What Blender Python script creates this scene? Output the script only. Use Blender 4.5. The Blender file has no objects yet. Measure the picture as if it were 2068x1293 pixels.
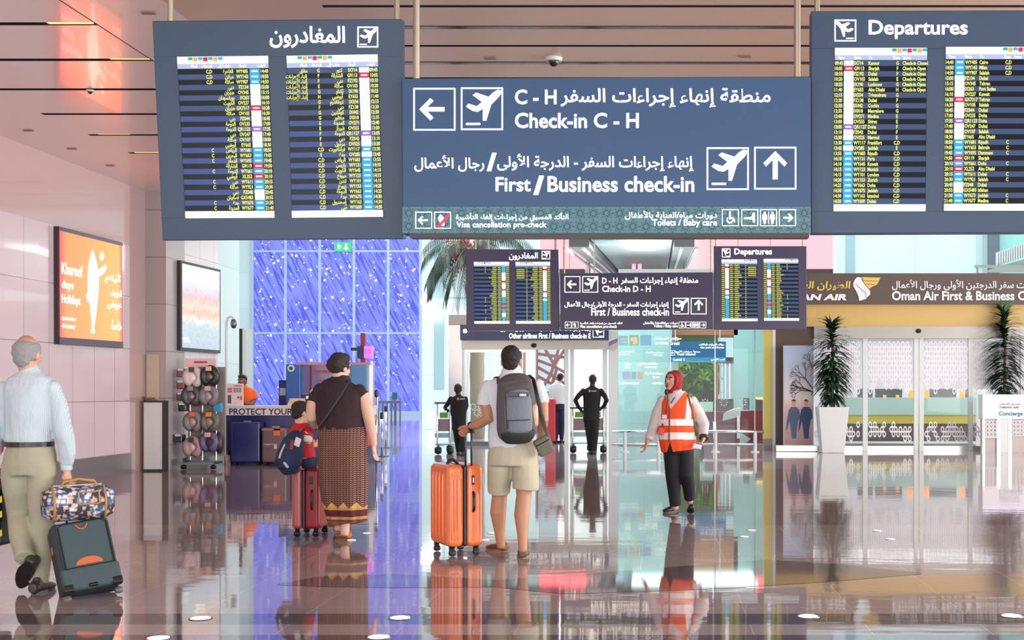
import bpy, bmesh, math, random
from mathutils import Vector, Matrix, Euler
random.seed(7)
sc = bpy.context.scene
C = sc.collection
R = math.radians
# ---------------------------------------------------------------- camera, light, exposure
CAMZ, F, CX, CY = 1.39, 2600.0, 1330.0, 787.0
cam = bpy.data.cameras.new('camera'); camo = bpy.data.objects.new('camera', cam); C.objects.link(camo)
camo.location = (0, 0, CAMZ); camo.rotation_euler = (R(90), 0, 0)
cam.sensor_width = 36; cam.lens = 36*F/2068; cam.clip_end = 300
cam.shift_x = -(CX-1034)/2068; cam.shift_y = (CY-646.5)/2068
sc.camera = camo
world = bpy.data.worlds.new('daylight'); sc.world = world; world.use_nodes = True
bg = world.node_tree.nodes['Background']; bg.inputs['Color'].default_value = (0.93, 0.97, 1.0, 1); bg.inputs['Strength'].default_value = 1.25
def area(name, loc, rot, sx, sy, power, col):
    l = bpy.data.lights.new(name, 'AREA'); l.shape = 'RECTANGLE'; l.size = sx; l.size_y = sy; l.energy = power; l.color = col
    o = bpy.data.objects.new(name, l); C.objects.link(o); o.location = loc; o.rotation_euler = rot
    return o
area('atrium_daylight', (0, 46, 13), (0, 0, 0), 40, 34, 7600, (0.86, 0.97, 1.0))

area('side_fill_light', (12.5, 11, 2.6), (0, R(90), 0), 4.4, 24, 3000, (1.0, 0.96, 0.93))  # added fill from the right, no window modelled; brightens left wall and floor
area('front_fill_light', (-1, -5.2, 2.0), (R(102), 0, 0), 18, 3.6, 1400, (1.0, 0.97, 0.95))  # added fill behind the camera, no window modelled; brightens the signs
area('entrance_light', (-2.2, 37.5, 5.2), (0, 0, 0), 4, 7, 900, (1.0, 1.0, 0.98))
area('glazed_hall_light', (1.0, 35.5, 4.0), (0, 0, 0), 3.5, 5, 190, (0.9, 1.0, 0.98))
sc.view_settings.view_transform = 'Standard'; sc.view_settings.look = 'None'
sc.view_settings.exposure = 0.0; sc.view_settings.gamma = 1.0
sc.cycles.max_bounces = 8; sc.cycles.transparent_max_bounces = 16
sc.cycles.sample_clamp_indirect = 4.0
sc.cycles.caustics_reflective = False; sc.cycles.caustics_refractive = False

# ---------------------------------------------------------------- helpers
def lin(c):
    return tuple(((v/255)/12.92 if v/255 <= .04045 else ((v/255+.055)/1.055)**2.4) for v in c)
MATS = {}
def mat(name, rgb=None, rough=.6, metal=0., emit=0., ecol=None, spec=.5, coat=0., alpha=1., lincol=None):
    if name in MATS: return MATS[name]
    m = bpy.data.materials.new(name); m.use_nodes = True; b = m.node_tree.nodes['Principled BSDF']
    c = lincol or lin(rgb)
    b.inputs['Base Color'].default_value = (*c, 1); b.inputs['Roughness'].default_value = rough; b.inputs['Metallic'].default_value = metal
    b.inputs['Specular IOR Level'].default_value = spec; b.inputs['Coat Weight'].default_value = coat; b.inputs['Alpha'].default_value = alpha
    if emit:
        e = ecol if ecol else c
        b.inputs['Emission Color'].default_value = (*e, 1); b.inputs['Emission Strength'].default_value = emit
    m.diffuse_color = (*c, 1)
    MATS[name] = m; return m
def nodes(m):
    return m.node_tree.nodes, m.node_tree.links, m.node_tree.nodes['Principled BSDF']
def noise_bump(m, scale=40, strength=.2, dist=.01, detail=3, stretch=None, vary=0.):
    n, l, b = nodes(m)
    t = n.new('ShaderNodeTexCoord'); nz = n.new('ShaderNodeTexNoise'); nz.inputs['Scale'].default_value = scale; nz.inputs['Detail'].default_value = detail
    src = t.outputs['Object']
    if stretch:
        mp = n.new('ShaderNodeMapping'); mp.inputs['Scale'].default_value = stretch; l.new(src, mp.inputs['Vector']); src = mp.outputs['Vector']
    l.new(src, nz.inputs['Vector'])
    bp = n.new('ShaderNodeBump'); bp.inputs['Strength'].default_value = strength; bp.inputs['Distance'].default_value = dist
    l.new(nz.outputs['Fac'], bp.inputs['Height']); l.new(bp.outputs['Normal'], b.inputs['Normal'])
    if vary:
        mx = n.new('ShaderNodeMixRGB'); mx.blend_type = 'MULTIPLY'; mx.inputs['Fac'].default_value = vary
        mx.inputs['Color1'].default_value = b.inputs['Base Color'].default_value; l.new(nz.outputs['Color'], mx.inputs['Color2']); 
        l.new(mx.outputs['Color'], b.inputs['Base Color'])
    return m
def glass(name, tint, ior=1.45, gloss_rough=.02, refl=1.0):
    if name in MATS: return MATS[name]
    m = bpy.data.materials.new(name); m.use_nodes = True; n = m.node_tree.nodes; l = m.node_tree.links
    n.clear(); o = n.new('ShaderNodeOutputMaterial'); mx = n.new('ShaderNodeMixShader'); tr = n.new('ShaderNodeBsdfTransparent'); gl = n.new('ShaderNodeBsdfGlossy')
    fr = n.new('ShaderNodeFresnel'); fr.inputs['IOR'].default_value = ior; tr.inputs['Color'].default_value = (*tint, 1); gl.inputs['Roughness'].default_value = gloss_rough
    l.new(fr.outputs['Fac'], mx.inputs['Fac']); l.new(tr.outputs[0], mx.inputs[1]); l.new(gl.outputs[0], mx.inputs[2]); l.new(mx.outputs[0], o.inputs['Surface'])
    MATS[name] = m; return m
def wpos(px, py, Y):
    "point at real depth Y (metres in front of the camera) seen at photo pixel px,py"
    return Vector(((px-CX)*Y/F, Y, CAMZ+(CY-py)*Y/F))
def root_offset(p):
    v = Vector((0, 0, 0))
    while p is not None:
        v += p.location; p = p.parent
    return v
def tagit(o, label=None, cat=None, group=None, kind=None):
    if label: o['label'] = label
    if cat: o['category'] = cat
    if group: o['group'] = group
    if kind: o['kind'] = kind
    return o
def emp(name, loc, label, cat, group=None):
    o = bpy.data.objects.new(name, None); C.objects.link(o); o.location = loc; o.empty_display_size = .1
    return tagit(o, label, cat, group)
class MB:
    def __init__(s, flat=False): s.v = []; s.f = []; s.m = []; s.xf = None; s.flat = flat
    def add(s, vs, fs, mi=0):
        o = len(s.v)
        for p in vs:
            p = Vector(p)
            s.v.append(s.xf @ p if s.xf else p)
        for q in fs: s.f.append([i+o for i in q]); s.m.append(mi)
        return s
    def box(s, a, b, mi=0):
        x0, y0, z0 = a; x1, y1, z1 = b
        if x1 < x0: x0, x1 = x1, x0
        if y1 < y0: y0, y1 = y1, y0
        if z1 < z0: z0, z1 = z1, z0
        return s.add([(x0,y0,z0),(x1,y0,z0),(x1,y1,z0),(x0,y1,z0),(x0,y0,z1),(x1,y0,z1),(x1,y1,z1),(x0,y1,z1)],
                     [(0,3,2,1),(4,5,6,7),(0,1,5,4),(1,2,6,5),(2,3,7,6),(3,0,4,7)], mi)
    def obox(s, c, h, M=None, mi=0):
        M = M or Matrix.Identity(3); c = Vector(c)
        vs = [c + M @ Vector((sx*h[0], sy*h[1], sz*h[2])) for sz in (-1,1) for sx, sy in ((-1,-1),(1,-1),(1,1),(-1,1))]
        return s.add(vs, [(0,3,2,1),(4,5,6,7),(0,1,5,4),(1,2,6,5),(2,3,7,6),(3,0,4,7)], mi)
    def tube(s, pts, ra, rb=None, lat=None, n=14, mi=0, cap=True):
        "tapered tube through pts; ra half-width along lat, rb half-depth"
        pts = [Vector(p) for p in pts]; k = len(pts)
        ra = [ra]*k if isinstance(ra, (int, float)) else list(ra)
        rb = ra if rb is None else ([rb]*k if isinstance(rb, (int, float)) else list(rb))
        tang = []
        for i in range(k):
            t = pts[min(i+1, k-1)] - pts[max(i-1, 0)]
            tang.append(t.normalized() if t.length > 1e-9 else Vector((0,0,1)))
        if lat is None:
            lat = Vector((1,0,0)) if abs(tang[0].x) < .85 else Vector((0,1,0))
        u = Vector(lat)
        rings = []
        frames = []
        for i in range(k):
            t = tang[i]; uu = u - t*u.dot(t)
            if uu.length < 1e-6: uu = t.orthogonal()
            uu.normalize(); vv = t.cross(uu); frames.append((uu, vv)); u = uu
        def ring(c, fr, a, b): return [c + fr[0]*math.cos(2*math.pi*j/n)*a + fr[1]*math.sin(2*math.pi*j/n)*b for j in range(n)]
        if cap:
            r0 = min(ra[0], rb[0]); r1 = min(ra[-1], rb[-1])
            rings.append(ring(pts[0]-tang[0]*r0*.55, frames[0], ra[0]*.72, rb[0]*.72))
        for i in range(k): rings.append(ring(pts[i], frames[i], ra[i], rb[i]))
        if cap: rings.append(ring(pts[-1]+tang[-1]*r1*(.06 if s.flat else .55), frames[-1], ra[-1]*(.97 if s.flat else .72), rb[-1]*(.97 if s.flat else .72)))
        vs = [p for r in rings for p in r]; fs = []
        for i in range(len(rings)-1):
            for j in range(n):
                a = i*n+j; b = i*n+(j+1) % n
                fs.append((a, b, b+n, a+n))
        fs.append(tuple(range(n-1, -1, -1))); L = (len(rings)-1)*n; fs.append(tuple(range(L, L+n)))
        return s.add(vs, fs, mi)
    def rod(s, a, b, r, n=10, mi=0): return s.tube([a, b], r, n=n, mi=mi, cap=False)
    def ell(s, c, r, M=None, n=16, k=9, mi=0):
        c = Vector(c); M = M or Matrix.Identity(3)
        vs = [c + M @ Vector((0,0,-r[2]))]; fs = []
        for i in range(1, k):
            a = -math.pi/2 + math.pi*i/k
            for j in range(n):
                b = 2*math.pi*j/n
                vs.append(c + M @ Vector((r[0]*math.cos(a)*math.cos(b), r[1]*math.cos(a)*math.sin(b), r[2]*math.sin(a))))
        vs.append(c + M @ Vector((0,0,r[2])))
        for j in range(n): fs.append((0, 1+(j+1) % n, 1+j))
        for i in range(k-2):
            for j in range(n):
                a = 1+i*n+j; b = 1+i*n+(j+1) % n; fs.append((a, b, b+n, a+n))
        T = len(vs)-1; o = 1+(k-2)*n
        for j in range(n): fs.append((o+j, o+(j+1) % n, T))
        return s.add(vs, fs, mi)
    def poly(s, pts, mi=0): return s.add(pts, [tuple(range(len(pts)))], mi)
    def prism(s, pts, d, mi=0):
        "extrude closed polygon pts by vector d"
        n = len(pts); d = Vector(d); a = [Vector(p) for p in pts]
        return s.add(a + [p+d for p in a], [tuple(range(n))[::-1], tuple(range(n, 2*n))] + [(i, (i+1) % n, n+(i+1) % n, n+i) for i in range(n)], mi)
    def build(s, name, mats, parent=None, smooth=False, bevel=None, label=None, cat=None, group=None, kind=None, sub=0):
        mats = mats if isinstance(mats, (list, tuple)) else [mats]
        if parent is not None: off = root_offset(parent)
        else:
            xs = [p.x for p in s.v]; ys = [p.y for p in s.v]; zs = [p.z for p in s.v]
            off = Vector(((min(xs)+max(xs))/2, (min(ys)+max(ys))/2, min(zs)))
        me = bpy.data.meshes.new(name); me.from_pydata([tuple(p-off) for p in s.v], [], s.f); me.update()
        for m in mats: me.materials.append(m)
        me.polygons.foreach_set('material_index', s.m)
        bm = bmesh.new(); bm.from_mesh(me); bmesh.ops.recalc_face_normals(bm, faces=bm.faces); bm.to_mesh(me); bm.free()
        if smooth:
            me.polygons.foreach_set('use_smooth', [True]*len(me.polygons))
        o = bpy.data.objects.new(name, me); C.objects.link(o)
        if parent is not None: o.parent = parent
        else: o.location = off
        if bevel:
            b = o.modifiers.new('b', 'BEVEL'); b.width = bevel[0]; b.segments = bevel[1]; b.limit_method = 'ANGLE'
            me.polygons.foreach_set('use_smooth', [True]*len(me.polygons))
            w = o.modifiers.new('w', 'WEIGHTED_NORMAL'); w.keep_sharp = False
        if sub:
            q = o.modifiers.new('s', 'SUBSURF'); q.levels = sub; q.render_levels = sub
        return tagit(o, label, cat, group, kind)
    def skin(s, name, mats, parent=None, voxel=.008, it=4, label=None, cat=None, mfun=None, disp=None):
        "fuse everything collected into one continuous smooth surface"
        off = root_offset(parent) if parent is not None else Vector((0,0,0))
        me = bpy.data.meshes.new('t'); me.from_pydata([tuple(p-off) for p in s.v], [], s.f); me.update()
        bm = bmesh.new(); bm.from_mesh(me); bmesh.ops.recalc_face_normals(bm, faces=bm.faces); bm.to_mesh(me); bm.free()
        o = bpy.data.objects.new('t', me); C.objects.link(o)
        r = o.modifiers.new('r', 'REMESH'); r.mode = 'VOXEL'; r.voxel_size = voxel; r.use_smooth_shade = True
        q = o.modifiers.new('q', 'SMOOTH'); q.factor = .5; q.iterations = it
        dg = bpy.context.evaluated_depsgraph_get(); dg.update()
        m2 = bpy.data.meshes.new_from_object(o.evaluated_get(dg)); m2.name = name
        bpy.data.objects.remove(o); bpy.data.meshes.remove(me)
        mats = mats if isinstance(mats, (list, tuple)) else [mats]
        m2.materials.clear()
        for m in mats: m2.materials.append(m)
        if disp:
            nr = [v.normal.copy() for v in m2.vertices]
            for v, nn in zip(m2.vertices, nr): v.co += nn*disp(v.co+off, nn)
        if mfun:
            for p in m2.polygons: p.material_index = mfun(Vector(p.center)+off, p.normal)
        else:
            for p in m2.polygons: p.material_index = 0
        m2.polygons.foreach_set('use_smooth', [True]*len(m2.polygons))
        ob = bpy.data.objects.new(name, m2); C.objects.link(ob)
        if parent is not None: ob.parent = parent
        return tagit(ob, label, cat)
def dup(root, loc, label=None, group=None):
    "copy of a thing with copies of its parts and their sub-parts"
    r = root.copy(); C.objects.link(r); r.location = loc
    if label: r['label'] = label
    if group: r['group'] = group
    for ch in list(root.children):
        c = ch.copy(); C.objects.link(c); c.parent = r
        for g in ch.children:
            d = g.copy(); C.objects.link(d); d.parent = c
    return r
# ---------------------------------------------------------------- lettering
_A = {'ء':(0xFE80,),'آ':(0xFE81,0xFE82),'أ':(0xFE83,0xFE84),'ؤ':(0xFE85,0xFE86),'إ':(0xFE87,0xFE88),'ئ':(0xFE89,0xFE8A,0xFE8B,0xFE8C),'ا':(0xFE8D,0xFE8E),
 'ة':(0xFE93,0xFE94),'د':(0xFEA9,0xFEAA),'ذ':(0xFEAB,0xFEAC),'ر':(0xFEAD,0xFEAE),'ز':(0xFEAF,0xFEB0),'و':(0xFEED,0xFEEE),'ى':(0xFEEF,0xFEF0)}
for ch, b in zip('بتثجحخسشصضطظعغفقكلمنه', (0xFE8F,0xFE95,0xFE99,0xFE9D,0xFEA1,0xFEA5,0xFEB1,0xFEB5,0xFEB9,0xFEBD,0xFEC1,0xFEC5,0xFEC9,0xFECD,0xFED1,0xFED5,0xFED9,0xFEDD,0xFEE1,0xFEE5,0xFEE9)):
    _A[ch] = (b, b+1, b+2, b+3)
_A['ي'] = (0xFEF1,0xFEF2,0xFEF3,0xFEF4)
_LA = {'ا':0xFEFB,'أ':0xFEF7,'إ':0xFEF9,'آ':0xFEF5}
def arabic(s):
    out = []; i = 0; prev = False
    while i < len(s):
        c = s[i]
        if c == 'ل' and i+1 < len(s) and s[i+1] in _LA:
            out.append(chr(_LA[s[i+1]] + (1 if prev else 0))); prev = False; i += 2; continue
        if c in _A:
            f = _A[c]; nxt = i+1 < len(s) and s[i+1] in _A and s[i+1] != 'ء'
            joinr = len(f) == 4 and nxt
            k = (3 if joinr else 1) if (prev and len(f) > 1) else (2 if joinr else 0)
            out.append(chr(f[k])); prev = len(f) == 4
        else:
            out.append(c); prev = False
        i += 1
    return ''.join(reversed(out))
_TC = {}
def glyphs(s, bold=.0, res=3):
    k = (s, bold, res)
    if k in _TC: return _TC[k]
    c = bpy.data.curves.new('t', 'FONT'); c.body = s; c.resolution_u = res; c.offset = bold
    o = bpy.data.objects.new('t', c); C.objects.link(o)
    dg = bpy.context.evaluated_depsgraph_get(); dg.update()
    m = bpy.data.meshes.new_from_object(o.evaluated_get(dg))
    r = ([(v.co.x, v.co.y) for v in m.vertices], [tuple(p.vertices) for p in m.polygons])
    bpy.data.objects.remove(o); bpy.data.curves.remove(c); bpy.data.meshes.remove(m)
    xs = [p[0] for p in r[0]] or [0]; ys = [p[1] for p in r[0]] or [0]
    r = (*r, min(xs), max(xs), min(ys), max(ys)); _TC[k] = r; return r
class Plane:
    "a flat face in the hall; at() gives the point of it seen at a photo pixel, lifted off the face by off"
    def __init__(s, p, n=(0,-1,0)): s.p = Vector(p); s.n = Vector(n).normalized()
    def at(s, x, y, off=0.):
        o = Vector((0,0,CAMZ)); d = Vector(((x-CX)/F, 1, (CY-y)/F))
        t = (s.p-o).dot(s.n)/d.dot(s.n)
        return o + d*t + s.n*off
    def quad(s, mb, x0, y0, x1, y1, off=.003, mi=0): mb.add([s.at(x0,y1,off), s.at(x1,y1,off), s.at(x1,y0,off), s.at(x0,y0,off)], [(0,1,2,3)], mi)
    def slab(s, mb, x0, y0, x1, y1, d, off=0., mi=0):
        "box with its front on the face (raised by off) and d deep behind it"
        mb.prism([s.at(x0,y1,off), s.at(x1,y1,off), s.at(x1,y0,off), s.at(x0,y0,off)], -s.n*d, mi)
    def poly(s, mb, pts, off=.003, mi=0): mb.poly([s.at(x,y,off) for x, y in pts], mi)
    def fit(s, mb, t, x0, y0, x1, y1, off=.004, mi=0, bold=.012, res=3, slant=0):
        g = glyphs(t, bold, res)
        if not g[0]: return
        vs = [s.at(x0+(p[0]-g[2])/(g[3]-g[2])*(x1-x0)+slant*((p[1]-g[4])/(g[5]-g[4])), y1-(p[1]-g[4])/(g[5]-g[4])*(y1-y0), off) for p in g[0]]
        mb.add(vs, g[1], mi)
    def text(s, mb, t, x, yb, h, align='l', off=.004, mi=0, bold=.012, res=2, sx=1., vk=(0,0)):
        "baseline text with cap height h pixels; align l/r/c"
        g = glyphs(t, bold, res); k = h/.69
        w = (g[3]-g[2])*k*sx; x0 = x if align == 'l' else (x-w if align == 'r' else x-w/2)
        mb.add([s.at(x0+(p[0]-g[2])*k*sx, yb-p[1]*k, off) for p in g[0]], g[1], mi)
    def frame(s, mb, x0, y0, x1, y1, w, off=.004, mi=0):
        s.quad(mb, x0, y0, x1, y0+w, off, mi); s.quad(mb, x0, y1-w, x1, y1, off, mi); s.quad(mb, x0, y0+w, x0+w, y1-w, off, mi); s.quad(mb, x1-w, y0+w, x1, y1-w, off, mi)
PLANE = [(.95,.93),(.88,.95),(.76,.88),(.66,.78),(.36,.88),(.28,.82),(.50,.66),(.38,.56),(.18,.62),(.12,.55),(.28,.45),(.40,.43),(.52,.50),(.52,.22),(.60,.22),(.72,.60),(.90,.78),(.97,.88)]
def icon(pl, mb, x0, y0, x1, y1, kind, off=.004, mi=0, w=None, flip=False):
    w = w or (x1-x0)*.04
    pl.frame(mb, x0, y0, x1, y1, w, off, mi)
    W = x1-x0; H = y1-y0
    def q(pts): pl.poly(mb, [((x1-a*W if flip else x0+a*W), y1-b*H) for a, b in pts], off, mi)
    if kind == 'plane': q(PLANE); q([(.12,.12),(.46,.12),(.46,.17),(.12,.17)])
    elif kind == 'left': q([(.14,.5),(.40,.76),(.48,.70),(.33,.55),(.74,.55),(.74,.45),(.33,.45),(.48,.30),(.40,.24)])
    elif kind == 'right': q([(.86,.5),(.60,.76),(.52,.70),(.67,.55),(.26,.55),(.26,.45),(.67,.45),(.52,.30),(.60,.24)])
    elif kind == 'up': q([(.5,.90),(.22,.62),(.28,.54),(.44,.70),(.44,.24),(.56,.24),(.56,.70),(.72,.54),(.78,.62)])
    elif kind == 'pass':
        q([(.22,.60),(.36,.86),(.62,.60),(.60,.18),(.46,.14)])
    elif kind == 'chair':
        q([(.42,.88),(.52,.88),(.52,.52),(.70,.52),(.80,.24),(.72,.22),(.63,.42),(.42,.42)]); q([(.30,.50),(.36,.52),(.32,.36),(.42,.24),(.56,.26),(.62,.36),(.66,.32),(.58,.18),(.40,.15),(.26,.30)])
    elif kind == 'baby': q([(.16,.50),(.62,.56),(.68,.80),(.80,.80),(.80,.20),(.70,.20),(.66,.40),(.16,.42)])
    elif kind == 'wc':
        for c in (.27, .73):
            q([(c-.06,.84),(c+.06,.84),(c+.06,.74),(c-.06,.74)]); q([(c-.13,.70),(c+.13,.70),(c+.15,.40),(c+.07,.40),(c+.07,.14),(c-.07,.14),(c-.07,.40),(c-.15,.40)])
        q([(.48,.86),(.52,.86),(.52,.14),(.48,.14)])
# ---------------------------------------------------------------- setting materials
def ramp(n, l, src, stops):
    r = n.new('ShaderNodeValToRGB'); e = r.color_ramp.elements
    while len(e) < len(stops): e.new(.5)
    for k, (p, c) in enumerate(stops): e[k].position = p; e[k].color = (*c, 1)
    l.new(src, r.inputs['Fac']); return r.outputs['Color']
def math_node(n, l, op, a, b=None):
    m = n.new('ShaderNodeMath'); m.operation = op
    for i, v in enumerate((a, b)):
        if v is None: continue
        if isinstance(v, (int, float)): m.inputs[i].default_value = v
        else: l.new(v, m.inputs[i])
    return m.outputs[0]
def mixc(n, l, fac, a, b, mode='MIX'):
    m = n.new('ShaderNodeMixRGB'); m.blend_type = mode
    for k, v in (('Fac', fac), ('Color1', a), ('Color2', b)):
        if isinstance(v, (int, float)): m.inputs[k].default_value = v
        elif isinstance(v, tuple): m.inputs[k].default_value = (*v, 1)
        else: l.new(v, m.inputs[k])
    return m.outputs['Color']
def floor_material():
    m = mat('polished_granite', (150,141,139), .045); n, l, b = nodes(m)
    tc = n.new('ShaderNodeTexCoord'); sep = n.new('ShaderNodeSeparateXYZ'); l.new(tc.outputs['Object'], sep.inputs[0])
    br = n.new('ShaderNodeTexBrick'); br.offset = 0.0; br.squash = 1
    br.inputs['Scale'].default_value = 1; br.inputs['Brick Width'].default_value = .68; br.inputs['Row Height'].default_value = 1.36
    br.inputs['Mortar Size'].default_value = .004; br.inputs['Mortar Smooth'].default_value = .2; br.inputs['Bias'].default_value = 0
    br.inputs['Color1'].default_value = (*lin((172,163,165)), 1); br.inputs['Color2'].default_value = (*lin((165,155,157)), 1); br.inputs['Mortar'].default_value = (*lin((200,190,188)), 1)
    mp = n.new('ShaderNodeMapping'); mp.inputs['Location'].default_value = (.14, .3, 0); l.new(tc.outputs['Object'], mp.inputs[0]); l.new(mp.outputs[0], br.inputs['Vector'])
    nz = n.new('ShaderNodeTexNoise'); nz.inputs['Scale'].default_value = 60; nz.inputs['Detail'].default_value = 6; l.new(tc.outputs['Object'], nz.inputs['Vector'])
    c = mixc(n, l, .25, br.outputs['Color'], ramp(n, l, nz.outputs['Fac'], [(.3,(.45,.45,.45)), (.7,(1.,1.,1.))]), 'MULTIPLY')
    # granite bands laid across the hall, world y = object y + offset (floor origin at y = FLOOR_Y)
    def band(y0, y1):
        return math_node(n, l, 'MULTIPLY', math_node(n, l, 'GREATER_THAN', sep.outputs['Y'], y0-FLOOR_Y), math_node(n, l, 'LESS_THAN', sep.outputs['Y'], y1-FLOOR_Y))
    dark = math_node(n, l, 'ADD', band(7.62, 7.98), band(6.5, 7.29))
    c = mixc(n, l, dark, c, lin((100,88,91)))
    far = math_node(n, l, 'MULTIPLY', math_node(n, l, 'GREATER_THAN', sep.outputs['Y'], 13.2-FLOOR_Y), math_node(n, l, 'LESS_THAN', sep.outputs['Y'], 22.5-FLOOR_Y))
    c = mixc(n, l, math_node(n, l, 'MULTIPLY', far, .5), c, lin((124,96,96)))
    l.new(c, b.inputs['Base Color'])
    b.inputs['IOR'].default_value = 1.6
    # faint polishing waves, longest across the view
    w = n.new('ShaderNodeTexNoise'); w.inputs['Scale'].default_value = 1; w.inputs['Detail'].default_value = 2
    mp2 = n.new('ShaderNodeMapping'); mp2.inputs['Scale'].default_value = (1.2, 3.2, 1); l.new(tc.outputs['Object'], mp2.inputs[0]); l.new(mp2.outputs[0], w.inputs['Vector'])
    bp = n.new('ShaderNodeBump'); bp.inputs['Strength'].default_value = .10; bp.inputs['Distance'].default_value = .012
    l.new(w.outputs['Fac'], bp.inputs['Height']); l.new(bp.outputs['Normal'], b.inputs['Normal'])
    return m
def panel_wall(name, rgb, w, h, rough, axes='YZ', joint=(110,105,108), shift=(0,0,0), coat=0., js=.006):
    m = mat(name, rgb, rough, coat=coat); n, l, b = nodes(m)
    tc = n.new('ShaderNodeTexCoord'); sep = n.new('ShaderNodeSeparateXYZ'); cb = n.new('ShaderNodeCombineXYZ'); l.new(tc.outputs['Object'], sep.inputs[0])
    l.new(sep.outputs[axes[0]], cb.inputs['X']); l.new(sep.outputs[axes[1]], cb.inputs['Y'])
    mp = n.new('ShaderNodeMapping'); mp.inputs['Location'].default_value = shift; l.new(cb.outputs[0], mp.inputs[0])
    br = n.new('ShaderNodeTexBrick'); br.offset = 0; br.inputs['Scale'].default_value = 1; br.inputs['Brick Width'].default_value = w; br.inputs['Row Height'].default_value = h
    br.inputs['Mortar Size'].default_value = js; br.inputs['Mortar Smooth'].default_value = .1
    c2 = tuple(max(0, v-5) for v in rgb)
    for k, v in (('Color1', rgb), ('Color2', c2), ('Mortar', joint)): br.inputs[k].default_value = (*lin(v), 1)
    l.new(mp.outputs[0], br.inputs['Vector']); l.new(br.outputs['Color'], b.inputs['Base Color']); return m
FLOOR_Y = 33.0
M_wall = panel_wall('pink_lit_lavender_wall_panel', (226,207,214), .75, .87, .22, shift=(.1,-.33+.87,0), joint=(150,135,145), coat=.3)  # pink light falling on the wall is mixed into this panel colour
M_wallb = panel_wall('pale_wall_panel', (222,216,222), .75, .87, .3, shift=(.1,.54,0), joint=(150,145,150))
M_stone = mat('polished_stone', (214,186,186), .10, coat=.6)
M_pier = panel_wall('grey_pier_panel', (176,168,168), 3.0, .81, .35, axes='XZ', shift=(.9,.38,0), joint=(110,105,105))
M_skirt = mat('steel_skirting', (158,150,156), .25, .5)
M_cyan = panel_wall('cyan_lit_white_panel', (206,228,230), 2.4, 1.9, .5, axes='XZ', joint=(170,192,196))
M_cyan2 = mat('cool_grey_strip', (150,182,190), .5)
M_white = mat('white_paint', (218,222,221), .5)
M_steel = mat('brushed_steel', (196,192,188), .28, .85)
M_steel_d = mat('dark_steel', (105,108,112), .35, .8)
M_chrome = mat('chrome', (225,225,228), .1, 1.)
M_black = mat('black_plastic', (18,18,20), .4)
M_dark = mat('dark_grey', (50,50,54), .5)
M_beige = mat('ceiling_beige', (240,220,212), .2, 0, spec=.9, coat=.25)
M_brown = mat('ceiling_brown', (206,172,150), .3)
M_slot = mat('slot_black', (12,10,10), .6)
M_band = mat('dark_gloss_band', (34,32,36), .12, .3)
M_warm = mat('warm_lamp', (255,200,110), emit=2.2, ecol=(1.0,.55,.16))
M_lamp = mat('white_lamp', (255,255,255), emit=4.0, ecol=(1,1,1))
M_wood = mat('brown_wood', (92,70,60), .45); noise_bump(M_wood, 6, .05, .003, 4, (8,8,.6), .35)
M_yellow = mat('ochre_panel', (206,168,92), .4)
M_yellow2 = mat('yellow_panel', (206,188,84), .4)
M_teal = mat('teal_panel', (140,180,178), .35)
M_glass = glass('clear_glass', (.94,.98,.97), 1.2)
M_glass2 = glass('teal_glass', (.62,.84,.83), 1.5)
M_decal = mat('white_decal', (235,238,240), .6)
M_maroon = mat('maroon_panel', (120,42,48), .4)

# ---------------------------------------------------------------- floor, ceiling, walls
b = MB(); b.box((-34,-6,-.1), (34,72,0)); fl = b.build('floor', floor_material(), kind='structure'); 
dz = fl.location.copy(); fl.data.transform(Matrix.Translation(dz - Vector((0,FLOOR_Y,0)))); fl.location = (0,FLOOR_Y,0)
def fpt(px, py, z=.0015):
    s = CAMZ/(py-CY); return Vector(((px-CX)*s, F*s, z))
M_inlay = mat('dark_granite', (112,102,106), .045); nodes(M_inlay)[2].inputs['IOR'].default_value = 1.6
def arcband(name, pts_a, pts_b):
    b = MB(); b.poly([fpt(*p) for p in pts_a] + [fpt(*p) for p in reversed(pts_b)]); return b.build(name, M_inlay, kind='structure')
arcband('trim_1', [(1000,1172),(1130,1164),(1300,1150),(1545,1131),(1700,1140),(1860,1158)], [(1000,1186),(1130,1200),(1300,1196),(1480,1188),(1670,1176),(1860,1160)])
arcband('trim_2', [(560,1180),(650,1164),(800,1160),(1000,1172)], [(560,1182),(650,1186),(800,1188),(1000,1186)])
# ceiling with open slots
XL, ZC = -8.83, 4.8
b = MB()
def cstrip(x0, x1, y0, y1, mi):
    b.box((x0,y0,ZC), (x1,y1,ZC+.05), 2); b.m[-6] = mi
ys = [12.0+1.31*k for k in range(-9, 10)]; y = -1.0
for s_ in ys:
    cstrip(XL, -4.34, y, s_-.05, 0); cstrip(XL, -7.63, s_-.05, s_+.05, 0); cstrip(-5.24, -4.34, s_-.05, s_+.05, 0); y = s_+.05
cstrip(XL, -4.34, y, 24.6, 0)
ys2 = [11.45+1.32*k for k in range(-8, 10)]; y = -1.0
for s_ in ys2:
    cstrip(-4.34, 12, y, s_-.035, 1); cstrip(-4.34, -2.99, s_-.035, s_+.035, 1); y = s_+.035
cstrip(-4.34, 12, y, 24.6, 1)
b.box((XL,-1,ZC+.16), (12,24.6,ZC+.3), 2)
for s_ in ys2: b.box((-4.2, s_+.62, ZC-.006), (12, s_+.70, ZC), 3)
b.box((-5.246,-1,ZC-.002), (-5.236,24.6,ZC), 2)
b.build('ceiling', [M_beige, M_brown, M_slot, M_band], kind='structure')
b = MB(); b.box((XL-.3,-5,0), (XL,21.5,3.79)); b.build('wall_left', M_wall, kind='structure')
b = MB(); b.box((XL-.3,-5,3.79), (XL,21.5,4.85)); b.build('wall_left_upper', M_stone, kind='structure')
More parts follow.
